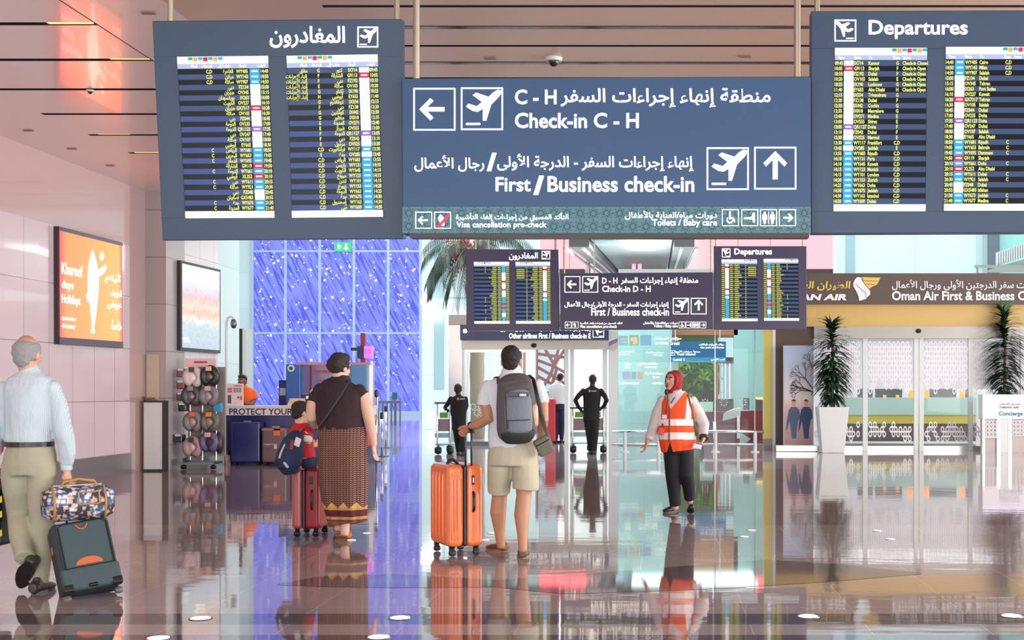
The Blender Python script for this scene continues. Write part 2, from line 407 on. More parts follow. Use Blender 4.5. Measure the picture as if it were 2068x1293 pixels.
b = MB(); b.box((XL-.3,21.5,0), (XL,22.14,8)); b.build('wall_left_pilaster', mat('mirror_stone', (205,178,176), .06, .25, coat=.6), kind='structure')
b = MB(); b.box((XL-.3,22.14,0), (-8.47,23.0,8)); b.build('wall_left_pier', M_pier, kind='structure')
b = MB(); b.box((XL-.3,23.0,0), (-8.47,24.75,8)); b.build('wall_left_far', M_wallb, kind='structure')
b = MB(); b.box((XL-.3,24.75,0), (-8.47,26.0,8)); b.build('wall_left_end', M_cyan, kind='structure')  # cyan light on this stretch of wall is put into its panel colour
b = MB(); b.box((XL-.02,-5,0), (XL+.03,21.5,.33)); b.build('baseboard_left', M_skirt, kind='structure')
b = MB(); b.box((-8.5,23.0,0), (-8.45,26.0,.33)); b.build('baseboard_left_far', M_skirt, kind='structure')
b = MB(); b.box((-34,72,0), (34,72.3,15)); b.build('wall_back', M_cyan, kind='structure')
PB = Plane((0,68,0))
b = MB(); PB.slab(b, 440, 300, 507, 842, .4); b.build('wall_back_left', M_cyan, kind='structure')
b = MB(); b.box((-34,26,0), (-33.7,72,15)); b.build('wall_side_left', M_cyan, kind='structure')
PD = Plane((0,44.6,0))
b = MB(); b.box((-8.2,44.6,0), (-4.15,45.0,10)); b.build('wall_middle', M_cyan, kind='structure')
b = MB(); PD.slab(b, 877, 470, 897, 600, .06, .03); PD.slab(b, 877, 612, 897, 786, .06, .03); PD.slab(b, 852, 600, 1000, 603, .06, .02); b.build('trim_3', M_cyan2, kind='structure')
# glowing blue glass wall
def blue_material():
    m = bpy.data.materials.new('blue_lit_glass'); m.use_nodes = True; n, l, b = nodes(m); b.inputs['Roughness'].default_value = .25
    tc = n.new('ShaderNodeTexCoord'); mp = n.new('ShaderNodeMapping'); rot = n.new('ShaderNodeVectorRotate'); rot.rotation_type = 'Y_AXIS'; rot.inputs['Angle'].default_value = R(27); l.new(tc.outputs['Object'], rot.inputs['Vector'])
    mp.inputs['Scale'].default_value = (4.8, 1, .5); l.new(rot.outputs[0], mp.inputs[0])
    st = n.new('ShaderNodeTexNoise'); st.inputs['Scale'].default_value = 1.6; st.inputs['Detail'].default_value = 2; l.new(mp.outputs[0], st.inputs['Vector'])
    big = n.new('ShaderNodeTexNoise'); big.inputs['Scale'].default_value = .35; l.new(tc.outputs['Object'], big.inputs['Vector'])
    c = ramp(n, l, st.outputs['Fac'], [(.40,lin((70,80,206))), (.455,lin((116,130,248))), (.62,lin((150,168,255)))])
    c = mixc(n, l, math_node(n, l, 'MULTIPLY', big.outputs['Fac'], .55), c, lin((96,96,255)))
    vo = n.new('ShaderNodeTexVoronoi'); vo.inputs['Scale'].default_value = 2.6; l.new(tc.outputs['Object'], vo.inputs['Vector'])
    d = math_node(n, l, 'LESS_THAN', vo.outputs['Distance'], .17)
    sepc = n.new('ShaderNodeSeparateColor'); l.new(vo.outputs['Color'], sepc.inputs[0])
    d = math_node(n, l, 'MULTIPLY', d, math_node(n, l, 'GREATER_THAN', sepc.outputs[0], .35))
    c = mixc(n, l, d, c, (1.5,1.55,1.7))
    v2 = n.new('ShaderNodeTexVoronoi'); v2.inputs['Scale'].default_value = 4.4; l.new(tc.outputs['Object'], v2.inputs['Vector']); s2 = n.new('ShaderNodeSeparateColor'); l.new(v2.outputs['Color'], s2.inputs[0])
    c = mixc(n, l, math_node(n, l, 'MULTIPLY', math_node(n, l, 'LESS_THAN', v2.outputs['Distance'], .2), math_node(n, l, 'GREATER_THAN', s2.outputs[1], .35)), c, (.85,.9,1.25))
    b.inputs['Base Color'].default_value = (.02,.02,.08,1); l.new(c, b.inputs['Emission Color']); b.inputs['Emission Strength'].default_value = 1.0
    return m
w1 = emp('window_1', wpos(680, 840, 68) , None, None); w1['kind'] = 'structure'; w1.location.z = 0
b = MB(); b.box((PB.at(507,0).x,68,0), (PB.at(852,0).x,68.1,13)); b.build('glass_pane', blue_material(), w1)
b = MB()
M_mull = mat('pale_mullion', (176,196,226), .4, .3)
for x in (511, 578, 647, 716, 785, 850): b.box((PB.at(x-2.6,0).x,67.85,0), (PB.at(x+2.6,0).x,68.0,13))
for yy in (508, 673): b.box((PB.at(507,0).x,67.88,PB.at(0,yy).z-.05), (PB.at(852,0).x,68.0,PB.at(0,yy).z+.05))
b.box((PB.at(507,0).x,67.8,0), (PB.at(852,0).x,68,.25)); b.build('mullions', M_mull, w1)
# red-white display ribbons high on the far wall
M_led = mat('red_led_screen', (255,60,70), emit=1.0, ecol=(5.4,.6,.66))
PS = Plane((0,71.5,0))
for nm, x0, x1, lab in (('led_screen', 1060, 1181, 'glowing red-white screen high on the far wall, left of the overhead walkway'), ('led_screen', 1425, 1685, 'wide glowing red-white screen high on the far wall, right of the overhead walkway')):
    t = emp(nm, PS.at((x0+x1)/2, 548), lab, 'screen', 'glowing screens high on the far wall')
    b = MB(); PS.slab(b, x0, 462, x1, 544, .7, .2); b.build('display', M_led, t)
    b = MB(); PS.slab(b, x0, 544, x1, 553, .74, .24); b.build('bottom_rail', M_dark, t)
    b = MB()
    for q in range(1, 4): PS.slab(b, x0+(x1-x0)*q/4-.7, 462, x0+(x1-x0)*q/4+.7, 544, .02, .215)
    b.build('panel_joint', mat('led_joint', (200,60,60), .5, emit=.6, ecol=(1.,.25,.25)), t)
# overhead walkway that climbs away down the middle
t = emp('overhead_walkway', (-.6, 33, 5.2), 'grey overhead walkway with a white skylight running away above the far signs', 'walkway')
M_gr = mat('walkway_grey', (150,160,162), .4, .2); M_gb = mat('walkway_blue', (150,190,205), .45)
def ramp_slab(mb, x0, x1, X0, X1, z0, z1, th, y0=33.0, y1=57.0, mi=0):
    mb.add([(x0,y0,z0),(x1,y0,z0),(X1,y1,z1),(X0,y1,z1),(x0,y0,z0+th),(x1,y0,z0+th),(X1,y1,z1+th),(X0,y1,z1+th)], [(0,3,2,1),(4,5,6,7),(0,1,5,4),(1,2,6,5),(2,3,7,6),(3,0,4,7)], mi)
b = MB(); ramp_slab(b, -1.75, .35, -1.75, .35, 5.25, 6.65, .2); b.build('soffit', M_gr, t)
b = MB(); ramp_slab(b, -1.72, -1.15, -1.72, -1.3, 5.22, 6.5, .04, 33.0, 52); b.build('blue_panel', M_gb, t)
for xa, xb in ((-2.3, -1.78), (.40, .92)):
    b = MB(); ramp_slab(b, xa, xb, xa, xb, 5.05, 6.45, .5); b.build('side_beam', mat('beam_dark', (98,102,104), .4, .3), t)
for xa in (-2.42, .98, -1.95, .6):
    b = MB(); ramp_slab(b, xa-.04, xa+.04, xa-.04, xa+.04, 5.0, 6.38, .06); b.build('light_rail', M_steel, t)
b = MB(); ramp_slab(b, -.86, .0, -.78, -.1, 5.225, 5.50, .03, 33.6, 38.0); b.build('skylight', M_lamp, t)
for px in (1243, 1303):
    b = MB(); c = wpos(px, 523, 48); b.ell(c, (.28,.28,.09)); b.build('warm_light', M_warm, t, smooth=True)
b = MB(); b.box((-1.75,56.9,2.6), (.35,57.2,6.7)); b.build('end_wall', mat('walkway_end', (150,136,118), .5), t)
b = MB(); c = wpos(1284,535,50); b.box((c.x-.1,50,c.z), (c.x+.1,50.2,c.z+1.2)); b.build('hanger', M_gr, t)
for px in (1280, 1292):
    b = MB(); c = wpos(px, 538, 49.8); b.box((c.x-.07,49.7,c.z-.12), (c.x+.07,49.8,c.z+.12)); b.build('signal_light', mat('signal_red', (255,120,130), emit=1., ecol=(2.4,.6,.8)), t)
for px in (1187, 1382):
    b = MB(); c = wpos(px, 510, 46); c2 = wpos(px+2, 560, 46); b.rod(c, c2, .07); b.build('prop', M_steel, t)
# gantry beams that carry the hanging signs of the second row
b = MB(); b.box((-8.4,25.7,6.2), (12,25.95,6.5)); b.build('beam_gantry', M_steel_d, kind='structure')
b = MB(); b.box((-8.2,31.5,6.2), (12,31.75,6.5)); b.build('beam_gantry_rear', M_steel_d, kind='structure')
# ceiling fittings
def slot_lamp(px, py, label, w=.42):
    p = wpos(px, py, F*(ZC-CAMZ)/(CY-py)); b = MB(); b.box((p.x-w/2,p.y-.03,ZC+.01), (p.x+w/2,p.y+.04,ZC+.05)); b.build('slot_light', M_warm, None, label=label, cat='ceiling light', group='warm lights in the ceiling slots')
for px, py, la in ((140,48,'warm light glowing in the uppermost left ceiling slot'), (262,120,'warm light glowing in the second ceiling slot from the top left'), (228,272,'warm light in the ceiling slot above the orange advert'),
                   (300,309,'warm light in the last ceiling slot, beside the left departures board'), (905,97,'warm light in the ceiling above the left end of the check-in sign'), (1585,97,'warm light in the ceiling above the right end of the check-in sign')):
    slot_lamp(px, py, la)
def ceil_pt(px, py): return wpos(px, py, F*(ZC-CAMZ)/(CY-py))
for px, py, la in ((300,25,'small grey ceiling vent above the left departures board'), (57,263,'small grey ceiling vent nearest the left picture edge'), (145,300,'small grey ceiling vent above the orange advert'), (223,334,'small grey ceiling vent farthest down the left ceiling'), (990,117,'small ceiling vent left of the dome camera'), (1505,113,'small ceiling vent right of the dome camera')):
    p = ceil_pt(px, py); b = MB(); b.box((p.x-.06,p.y-.03,ZC-.012), (p.x+.06,p.y+.03,ZC)); b.build('ceiling_vent', mat('vent_brown', (140,112,104), .5), None, label=la, cat='vent', group='small ceiling vents')
for px, py, la in ((1118,117,'white dome security camera on the ceiling above the check-in sign'), (182,182,'white dome security camera in a slot of the left ceiling')):
    p = ceil_pt(px, py); t = emp('dome_camera', (p.x,p.y,ZC-.1), la, 'camera', 'ceiling dome cameras')
    g_ = 1 if px > 600 else .5
    b = MB(); b.tube([(p.x,p.y,ZC),(p.x,p.y,ZC-.035*g_)], [.09*g_,.085*g_], cap=False, n=20); b.build('housing', M_white, t, smooth=False)
    b = MB(); b.ell((p.x,p.y,ZC-.035*g_), (.055*g_,)*3); b.build('dome', mat('smoked_dome', (40,38,40), .1), t, smooth=True)
# glowing discs imitating ceiling downlights reflected in the polished floor
M_fl = mat('floor_reflection_white', (255,255,255), emit=1.7, ecol=(1,.97,.95))
for px, py, la in ((405,1250,'round painted downlight reflection below the wheeled suitcase, first in the front row'), (808,1249,'round painted downlight reflection in the front row below the orange suitcase'), (1632,1246,'round painted downlight reflection in the front row right of centre'), (2043,1245,'round painted downlight reflection at the right end of the front row'),
                   (320,1290,'round painted downlight reflection cut by the picture edge, left one'), (765,1288,'round painted downlight reflection cut by the picture edge, right one'), (741,1078,'small round painted downlight reflection right of the sandals'), (710,1092,'small round painted downlight reflection in front of the sandals'), (994,1078,'small round painted downlight reflection behind the man in shorts'), (980,1092,'small round painted downlight reflection beside the orange suitcase wheels'),
                   (1518,1072,'small round painted downlight reflection right of the woman in the orange vest, farther one'), (1503,1085,'small round painted downlight reflection right of the woman in the orange vest, nearer one'), (1772,1073,'small round painted downlight reflection in front of the left planter, farther one'), (1798,1090,'small round painted downlight reflection in front of the left planter, nearer one')):
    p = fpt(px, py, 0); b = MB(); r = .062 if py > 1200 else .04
    t = emp('floor_reflection_disc', p, la, 'floor light', 'painted downlight reflections in the floor')  # painted downlight reflection, no lamp set in the floor
    b.tube([p+Vector((0,0,.0)),p+Vector((0,0,.004))], [r*1.15,r*1.12], cap=False, n=24); b.build('disc_edge', M_steel_d, t)
    b = MB(); b.tube([p+Vector((0,0,.001)),p+Vector((0,0,.006))], [r,r*.95], cap=False, n=24); b.build('lens', M_fl, t)  # glowing disc drawn as a reflection, not a lamp
# ---------------------------------------------------------------- hanging signs
M_sign = mat('sign_blue', (58,88,126), .45, spec=.3); M_signd = mat('sign_slate', (62,82,106), .42, spec=.3); M_signt = mat('sign_teal', (72,122,136), .4)
M_far = mat('sign_navy', (58,52,84), .35); M_txt = mat('lit_white_letter', (255,255,255), emit=1.5, ecol=(1,1,1))
M_txtw = mat('lit_warm_letter', (255,255,240), emit=1.35, ecol=(1,1,.9)); M_edge = mat('sign_edge', (30,34,42), .4)
M_scr = mat('screen_dark', (5,5,7), spec=.12, rough=.25, emit=1., ecol=lin((20,28,36))); M_row = mat('screen_row', (5,5,7), spec=.12, rough=.3, emit=1., ecol=lin((74,90,128)))
M_row2 = mat('screen_row_glare', (5,5,7), spec=.12, rough=.3, emit=1., ecol=lin((72,90,148)))  # bluish glare on the rows, put into their emission colour
M_swh = mat('screen_white', (5,5,7), spec=.12, emit=1.25, ecol=(1,1,1)); M_slav = mat('screen_lavender', (5,5,7), spec=.12, emit=1., ecol=lin((196,206,244)))
M_sye = mat('screen_yellow', (5,5,7), spec=.12, emit=1.25, ecol=lin((240,244,120))); M_scy = mat('screen_cyan', (5,5,7), spec=.12, emit=1., ecol=lin((70,188,240)))
M_sre = mat('screen_red', (5,5,7), spec=.12, emit=1., ecol=lin((244,54,84))); M_spu = mat('screen_purple', (5,5,7), spec=.12, emit=1., ecol=lin((176,116,206)))
M_sye2 = mat('screen_yellow_far', (5,5,7), spec=.12, emit=1., ecol=lin((206,204,58))); M_sgr = mat('screen_green', (5,5,7), spec=.12, emit=1., ecol=lin((60,190,150))); M_sor = mat('screen_orange', (5,5,7), spec=.12, emit=1., ecol=lin((250,190,100)))
AIRL = ['wrwwwwwwwwwwpwwcwcccccccccc', 'cccwwwwrwwwpwwwcccrcrccwwcc']
AIRL[0] = AIRL[0].ljust(27, 'c')
EN = [['Kannur','Sharjah','Dubai','Salalah','Lucknow','Abu Dhabi','Trivandrum','Dubai','Cochin','Mangalore','Medina','Shiraz','Doha','Dubai','Marmul','Frankfurt','Jeddah','Riyadh','Paris','Kuwait','Munich','London','Zurich','Doha','Jeddah','Istanbul','Dubai'],
      ['Cairo','Milan','Salalah','Dubai','Tehran','Port Sudan','Kuwait','Tehran','Salalah','Dubai','Doha','Doha','Dubai','Salalah','Abu Dhabi','Riyadh','Bahrain','Dammam','Sharjah','Doha','Abu Dhabi','Dubai','Salalah','Dubai','Isfahan','Jeddah','Medina']]
AR = [['كنور','الشارقة','دبي','صلالة','لكناو','أبوظبي','تريفاندرم','دبي','كوتشين','منغلور','المدينة','شيراز','الدوحة','دبي','مرمول','فرانكفورت','جدة','الرياض','باريس','الكويت','ميونخ','لندن','زيورخ','الدوحة','جدة','إسطنبول','دبي'],
      ['القاهرة','ميلان','صلالة','دبي','طهران','بورتسودان','الكويت','طهران','صلالة','دبي','الدوحة','الدوحة','دبي','صلالة','أبوظبي','الرياض','البحرين','الدمام','الشارقة','الدوحة','أبوظبي','دبي','صلالة','دبي','اصفهان','جدة','المدينة']]
FN = [['IX714','G9113','FZ192','OV103','IX190','EY655','IX554','FZ138','IX442','IX818','OV271','OV555','QR1127','FZ042','OV525','WY117','OV285','WY683','WY131','WY645','WY123','WY101','WY153','WY663','WY675','WY163','WY609'],
      ['WY405','WY143','WY907','FZ134','OV345','IX263','OV227','GX7317','OV105','FZ044','OV235','QR1123','OV247','OV107','EY665','WY681','WY653','WY695','G9119','WY661','XL252','WY611','WY921','FZ048','GX5483','WY673','WY677']]
TM = [['09:45','10:05','10:10','10:20','10:25','11:40','12:15','12:20','12:30','12:35','12:40','13:00','13:05','13:10','13:30','13:30','13:45','13:55','14:10','14:10','14:15','14:15','14:20','14:25','14:30','14:30','14:30'],
      ['14:40','14:50','14:50','15:00','15:15','16:00','16:10','16:20','16:30','16:45','17:00','17:35','17:40','18:00','18:30','18:50','19:05','19:45','19:50','20:10','20:10','20:15','20:30','20:45','20:55','21:30','21:40']]
DK = [['G','F','F','E','G','H','G','F','G','G','E','E','F','F','E','C,D','E']+['C,D']*10, ['C,D']*3+['']*12+['C','C','C','','C','','C','C','','','C','C']]
def bilin(q, u, v):
    "q: four photo corners tl,tr,br,bl"
    t = [q[0][k]*(1-u)+q[1][k]*u for k in (0,1)]; o = [q[3][k]*(1-u)+q[2][k]*u for k in (0,1)]
    return (t[0]*(1-v)+o[0]*v, t[1]*(1-v)+o[1]*v)
def flight_screen(root, pl, q, ar, lst, near=True):
    W = q[1][0]-q[0][0]; H = q[3][1]-q[0][1]
    def qd(mb, u0, v0, u1, v1, off, mi=0):
        mb.add([pl.at(*bilin(q,u,v), off) for u, v in ((u0,v1),(u1,v1),(u1,v0),(u0,v0))], [(0,1,2,3)], mi)
    def tx(mb, t, u, v, hh, al, off, mi, res=2, bold=.03):
        g = glyphs(t, bold, res); kv = hh/.69; ku = kv*H/W*.74
        w = (g[3]-g[2])*ku; u0 = u if al == 'l' else (u-w if al == 'r' else u-w/2)
        mb.add([pl.at(*bilin(q, u0+(p[0]-g[2])*ku, v-p[1]*kv), off) for p in g[0]], g[1], mi)
    b = MB(); a = [pl.at(*c, .004) for c in (q[3], q[2], q[1], q[0])]; b.prism(a, -pl.n*.02); sc_ = b.build('screen', M_scr, root)
    h0, h1 = .0, .075; r0, r1 = .078, .955; n = 27; rh = (r1-r0)/n
    b = MB(); qd(b, 0, 0, 1, .045, .006, 0); qd(b, 0, .045, 1, .075, .006, 1)
    base = .62 if not ar else .12
    for k, mi in enumerate((2, 3, 4, 5, 2, 3, 4)):
        u = base+k*.055; qd(b, u, .004, u+.05, .022+.008*(k%2), .007, mi)
    if near:
        if ar:
            for t, u in (('الوقت',.96),('الرحلة',.75),('مغادرة إلى',.58),('المنطقة',.38),('الحالة',.22)): tx(b, arabic(t), u, .068, .018, 'r', .0075, 0)
        else:
            for t, u in (('Time',.03),('Flight',.21),('To',.37),('Zone',.63),('Status',.74)): tx(b, t, u, .07, .018, 'l', .0075, 0)
    b.build('header_band', [M_swh, M_slav, M_sgr, M_sor, M_scy, M_sre], sc_)
    b = MB(); qd(b, 0, .957, 1, 1, .006); b.build('footer_band', M_swh, sc_)
    b = MB()
    for k in range(n):
        if k % 2 == lst: qd(b, .005, r0+k*rh, .995, r0+(k+1)*rh, .006, 1 if (ar and (k > 8)) else 0)
    b.build('row_bands', [M_row, M_row2], sc_)
    ua, ub = ((.10,.205) if not ar else (.79,.90))
    b = MB()
    for k in range(n):
        mi = 'wrpc'.index(AIRL[lst][k]); v = r0+k*rh
        qd(b, ua, v, ub, v+rh, .007, mi)
        if near and mi: qd(b, ua+.02, v+rh*.35, ub-.02, v+rh*.65, .008, 0)
        elif near: qd(b, ua, v+rh*.93, ub, v+rh, .008, 4)
    b.build('airline_column', [M_swh, M_sre, M_spu, M_scy, M_slav], sc_)
    hh = rh*.66; cols = {k: MB() for k in ('time_column','flight_number_column','destination_column','zone_column','status_column')}; keys = list(cols)
    for k in range(n):
        v = r0+(k+.82)*rh; T, Fl, D = TM[lst][k], FN[lst][k], DK[lst][k]
        if not near:
            # too far away to read: one short mark per word
            cells = [(T,.0,.085), (Fl,.23,.32), (EN[lst][k],.36,.36+.022*len(EN[lst][k])), (D,.66,.69 if D else .66)]
            if lst == 0 and 0 < k < 6: cells.append(('s',.74,.97))
            for key, (t, a_, c_) in zip(keys, cells):
                if t:
                    if ar: a_, c_ = 1-c_, 1-a_
                    qd(cols[key], a_, v-hh*.8, c_, v, .008, 0)
            continue
        P5 = [cols[q] for q in keys]
        if ar:
            tx(P5[0], T, .995, v, hh, 'r', .008, 0); tx(P5[1], Fl, .77, v, hh, 'r', .008, 0); tx(P5[2], arabic(AR[lst][k]), .61, v, hh*1.05, 'r', .008, 0)
            if D: tx(P5[3], D, .345, v, hh, 'c', .008, 0)
            if lst == 0 and k < 6: tx(P5[4], arabic('إنهاء الإجراءات' if k else 'مغلق'), .225, v, hh*1.0, 'r', .008, 0)
        else:
            tx(P5[0], T, .0, v, hh, 'l', .008, 0); tx(P5[1], Fl, .21, v, hh, 'l', .008, 0); tx(P5[2], EN[lst][k], .365, v, hh, 'l', .008, 0)
            if D: tx(P5[3], D, .68, v, hh, 'c', .008, 0)
            if lst == 0 and k < 6: tx(P5[4], 'Check-in Open' if k else 'Check-in Closed', .735, v, hh, 'l', .008, 0)
    for key in keys:
        if cols[key].v: cols[key].build(key, M_sye if near else M_sye2, sc_)
def rodpart(root, px, pl, y0z, py1, r):
    p = pl.at(px, py1); b = MB(); b.rod((p.x, p.y+.06, p.z-.02), (p.x, p.y+.06, y0z), r, n=12); b.build('hanging_rod', mat('rod_bronze', (178,168,150), .3, .7), root, smooth=False)
def board(name, pl, q, label, d, mface, ztop, rods, rod_r, group=None):
    c = pl.at((q[3][0]+q[2][0])/2, q[3][1])
    t = emp(name, c, label, 'sign', group)
    b = MB(); b.prism([pl.at(*p) for p in (q[3], q[2], q[1], q[0])], -pl.n*d); b.build('casing', mface, t, bevel=(.008,2))
    for r_ in rods: rodpart(t, r_, pl, ztop, q[0][1], rod_r)
    return t
SN = .00374*F
# left near board leans forward at the top
a = R(6.0); yl = .0038*F
PLl = Plane(wpos(560, 262, yl), (0, -math.cos(a), -math.sin(a)))
t = board('departures_board', PLl, ((307,42),(811,38),(815,483),(328,486)), 'large slate flight board with Arabic heading at upper left, nearest row', .12, M_signd, ZC, (338, 798), .022, 'departures boards')
b = MB(); PLl.fit(b, arabic('المغادرون'), 545, 53, 697, 97, bold=.02); b.build('heading', M_txt, t)
b = MB(); icon(PLl, b, 722, 54, 764, 96, 'plane', w=2.6); b.build('plane_icon', M_txt, t)
b = MB(); PLl.quad(b, 310, 114, 811, 115, .002); PLl.quad(b, 326, 440, 812, 441, .002); b.build('panel_seam', M_edge, t)
flight_screen(t, PLl, ((358,115),(542,113),(555,440),(375,441)), True, 1)
flight_screen(t, PLl, ((579,113),(763,110),(774,438),(590,440)), True, 0)
PLr = Plane((0, .0038*F, 0))
t = board('departures_board', PLr, ((1638,22),(2142,20),(2142,470),(1638,472)), 'large slate flight board with English heading at upper right, nearest row', .12, M_signd, ZC, (1652, 2128), .022, 'departures boards')
b = MB(); PLr.fit(b, 'Departures', 1754, 41, 1954, 79, bold=.02); b.build('heading', M_txt, t)
b = MB(); icon(PLr, b, 1685, 40, 1729, 84, 'plane', w=2.6, flip=True); b.build('plane_icon', M_txt, t)
b = MB(); PLr.quad(b, 1638, 98, 2142, 99, .002); PLr.quad(b, 1638, 427, 2142, 428, .002); b.build('panel_seam', M_edge, t)
flight_screen(t, PLr, ((1686,97),(1872,97),(1869,427),(1683,427)), False, 0)
flight_screen(t, PLr, ((1910,95),(2096,95),(2092,426),(1906,426)), False, 1)
# near check-in sign
PLc = Plane((0, SN, 0))
t = board('checkin_sign', PLc, ((811,158),(1637,154),(1637,470),(813,473)), 'wide blue illuminated check-in sign hanging in front between the two large flight boards', .14, M_sign, ZC, (838, 1612), .026, 'check-in direction signs')
def line(pl, root, m, *items, name='lettering', **k):
    b = MB()
    for it in items: pl.fit(b, *it, **k)
    b.build(name, m, root)
line(PLc, t, M_txt, (arabic('منطقة إنهاء إجراءات السفر'),1132,178,1556,218), bold=.014); line(PLc, t, M_txt, ('C - H',1040,181,1124,211), bold=.02); line(PLc, t, M_txt, ('Check-in C - H',1040,228,1290,259), bold=.02)
line(PLc, t, M_txt, (arabic('إنهاء إجراءات السفر - الدرجة الأولى'),1004,311,1401,347), bold=.014); line(PLc, t, M_txt, (arabic('رجال الأعمال'),837,314,978,347), bold=.014)
for q4 in ([(983,346),(992,346),(1003,309),(994,309)], [(1077,394),(1087,394),(1099,355),(1089,355)]): b = MB(); PLc.poly(b, q4, .004); b.build('slash', M_txt, t)
line(PLc, t, M_txt, ('First',1001,358,1072,387), bold=.02); line(PLc, t, M_txt, ('Business check-in',1106,356,1402,388), bold=.02)
for x0, y0, k in ((835,178,'left'), (931,177,'plane'), (1427,298,'plane'), (1523,297,'up')): b = MB(); icon(PLc, b, x0, y0, x0+85, y0+86, k, w=3); b.build('pictogram', M_txt, t)
tb = MB(); PLc.slab(tb, 813, 418, 1637, 471, .01, .003); band = tb.build('teal_band', M_signt, t)
b = MB()
def star(cx, cy, r):
    pts = [(cx+r*math.cos(math.pi*k/4), cy+r*math.sin(math.pi*k/4)) for k in range(8)]
    for k in range(8):
        p, q = pts[k], pts[(k+3) % 8]; dx, dy = q[0]-p[0], q[1]-p[1]; L = math.hypot(dx, dy); nx, ny = -dy/L*.5, dx/L*.5
        PLc.poly(b, [(p[0]-nx,p[1]-ny),(p[0]+nx,p[1]+ny),(q[0]+nx,q[1]+ny),(q[0]-nx,q[1]-ny)], .0045)
for k in range(31):
    for j in range(2): star(826+k*26.6, 431+j*26.6, 13.2)
b.build('star_pattern', mat('pattern_dark_teal', (52,98,112), .5), band)
for x0, k in ((839,'left'), (877,'pass'), (1458,'chair'), (1497,'baby'), (1535,'wc'), (1573,'right')): b = MB(); icon(PLc, b, x0, 428 if x0 < 900 else 423, x0+34, 462 if x0 < 900 else 457, k, off=.005, w=1.6); b.build('pictogram', M_txt, band)
b = MB(); PLc.poly(b, [(882,458),(905,432),(909,436),(888,460)], .0055); b.build('red_cross_mark', mat('sign_red', (200,40,70), emit=.9, ecol=lin((205,44,76))), band)
for it in ((arabic('التأكد المسبق من إجراءات إلغاء التأشيرة'),921,430,1148,447,.005), ('Visa cancellation pre-check',922,448,1104,463,.005), (arabic('دورات مياه/العناية بالأطفال'),1262,426,1448,444,.005), ('Toilets / Baby care',1317,443,1448,460,.005)): line(PLc, band, M_txt, it, bold=.015, res=2)
b = MB(); c0 = PLc.at(828, 471); c1 = PLc.at(1634, 480); b.box((c0.x, c0.y-.01, c1.z), (c1.x, c0.y+.13, c0.z)); b.build('bottom_rail', M_edge, t)
# second row of signs, farther off
SF = .0099*F; PF = Plane((0, SF, 0)); PF2 = Plane((0, SF+.05, 0))
t = board('departures_board', PF2, ((941,503),(1128,504),(1129,668),(942,668)), 'dark flight board with Arabic heading, smaller left one in the second row', .25, M_far, 6.2, (985, 1122), .02, 'departures boards')
b = MB(); PF2.fit(b, arabic('المغادرون'), 1028, 510, 1086, 526, bold=.02, res=2); icon(PF2, b, 1094, 507, 1111, 524, 'plane', w=1.3); b.build('heading', M_txt, t)
flight_screen(t, PF2, ((957,529),(1028,529),(1029,654),(958,654)), True, 1, False); flight_screen(t, PF2, ((1041,529),(1111,529),(1112,654),(1042,654)), True, 0, False)
t = board('departures_board', PF2, ((1441,497),(1629,497),(1629,665),(1442,665)), 'dark flight board with English heading, smaller right one in the second row', .25, M_far, 6.2, (1446, 1622), .02, 'departures boards')
b = MB(); PF2.fit(b, 'Departures', 1483, 502, 1559, 518, bold=.025, res=2); icon(PF2, b, 1458, 502, 1475, 520, 'plane', w=1.3, flip=True); b.build('heading', M_txt, t)
flight_screen(t, PF2, ((1457,524),(1529,524),(1530,649),(1458,649)), False, 0, False); flight_screen(t, PF2, ((1542,523),(1612,523),(1614,648),(1543,648)), False, 1, False)
t = board('checkin_sign', PF, ((1131,552),(1440,550),(1440,664),(1131,667)), 'dark navy check-in sign hanging in the second row between smaller flight boards', .25, M_far, 6.2, (1139, 1436), .02, 'check-in direction signs')
for it in ((arabic('منطقة إنهاء إجراءات السفر'),1254,560,1410,576), ('D - H',1216,561,1247,573), ('Check-in D - H',1216,577,1314,590), (arabic('إنهاء إجراءات السفر - الدرجة الأولى/رجال الأعمال'),1140,608,1351,623), ('First / Business check-in',1194,622,1351,638),
           (arabic('التأكد المسبق من إجراءات إلغاء التأشيرة'),1171,650,1257,656), ('Visa cancellation pre-check',1171,657,1246,664), (arabic('دورات مياه/العناية بالأطفال'),1299,649,1369,656), ('Toilets / Baby care',1320,656,1369,663)): line(PF, t, M_txtw, it, bold=.018, res=2)
for x0, y0, k in ((1140,558,'left'), (1176,558,'plane'), (1359,602,'plane'), (1395,602,'up')): b = MB(); icon(PF, b, x0, y0, x0+32, y0+33, k, w=1.4); b.build('pictogram', M_txtw, t)
for x0, k in ((1141,'left'), (1155,'pass'), (1371,'chair'), (1385,'baby'), (1399,'wc'), (1413,'right')): b = MB(); icon(PF, b, x0, 650, x0+13, 663, k, w=.8); b.build('pictogram', M_txtw, t)
# ---------------------------------------------------------------- left wall adverts
PW = Plane((XL+.0,0,0), (1,0,0))
def poster_quad(pl, q, u, v): return bilin(q, u, v)
def wall_poster(q, label, mface, pl=PW, th=.07):
    t = emp('advert_display', pl.at((q[3][0]+q[2][0])/2, (q[3][1]+q[2][1])/2), label, 'advert screen')
    b = MB(); b.prism([pl.at(*p, th) for p in (q[3],q[2],q[1],q[0])], -pl.n*(th-.002)); b.build('casing', M_dark, t)
    return t
q1 = ((108,457),(238,490),(239,703),(109,695))
t = wall_poster(q1, 'large glowing orange advert screen on the left wall beside the grey-haired man', None)
def qz(mb, q, pl, u0, v0, u1, v1, off, mi=0): mb.add([pl.at(*bilin(q,u,v), off) for u, v in ((u0,v1),(u1,v1),(u1,v0),(u0,v0))], [(0,1,2,3)], mi)
def qp(mb, q, pl, pts, off, mi=0): mb.poly([pl.at(*bilin(q,u,v), off) for u, v in pts], mi)
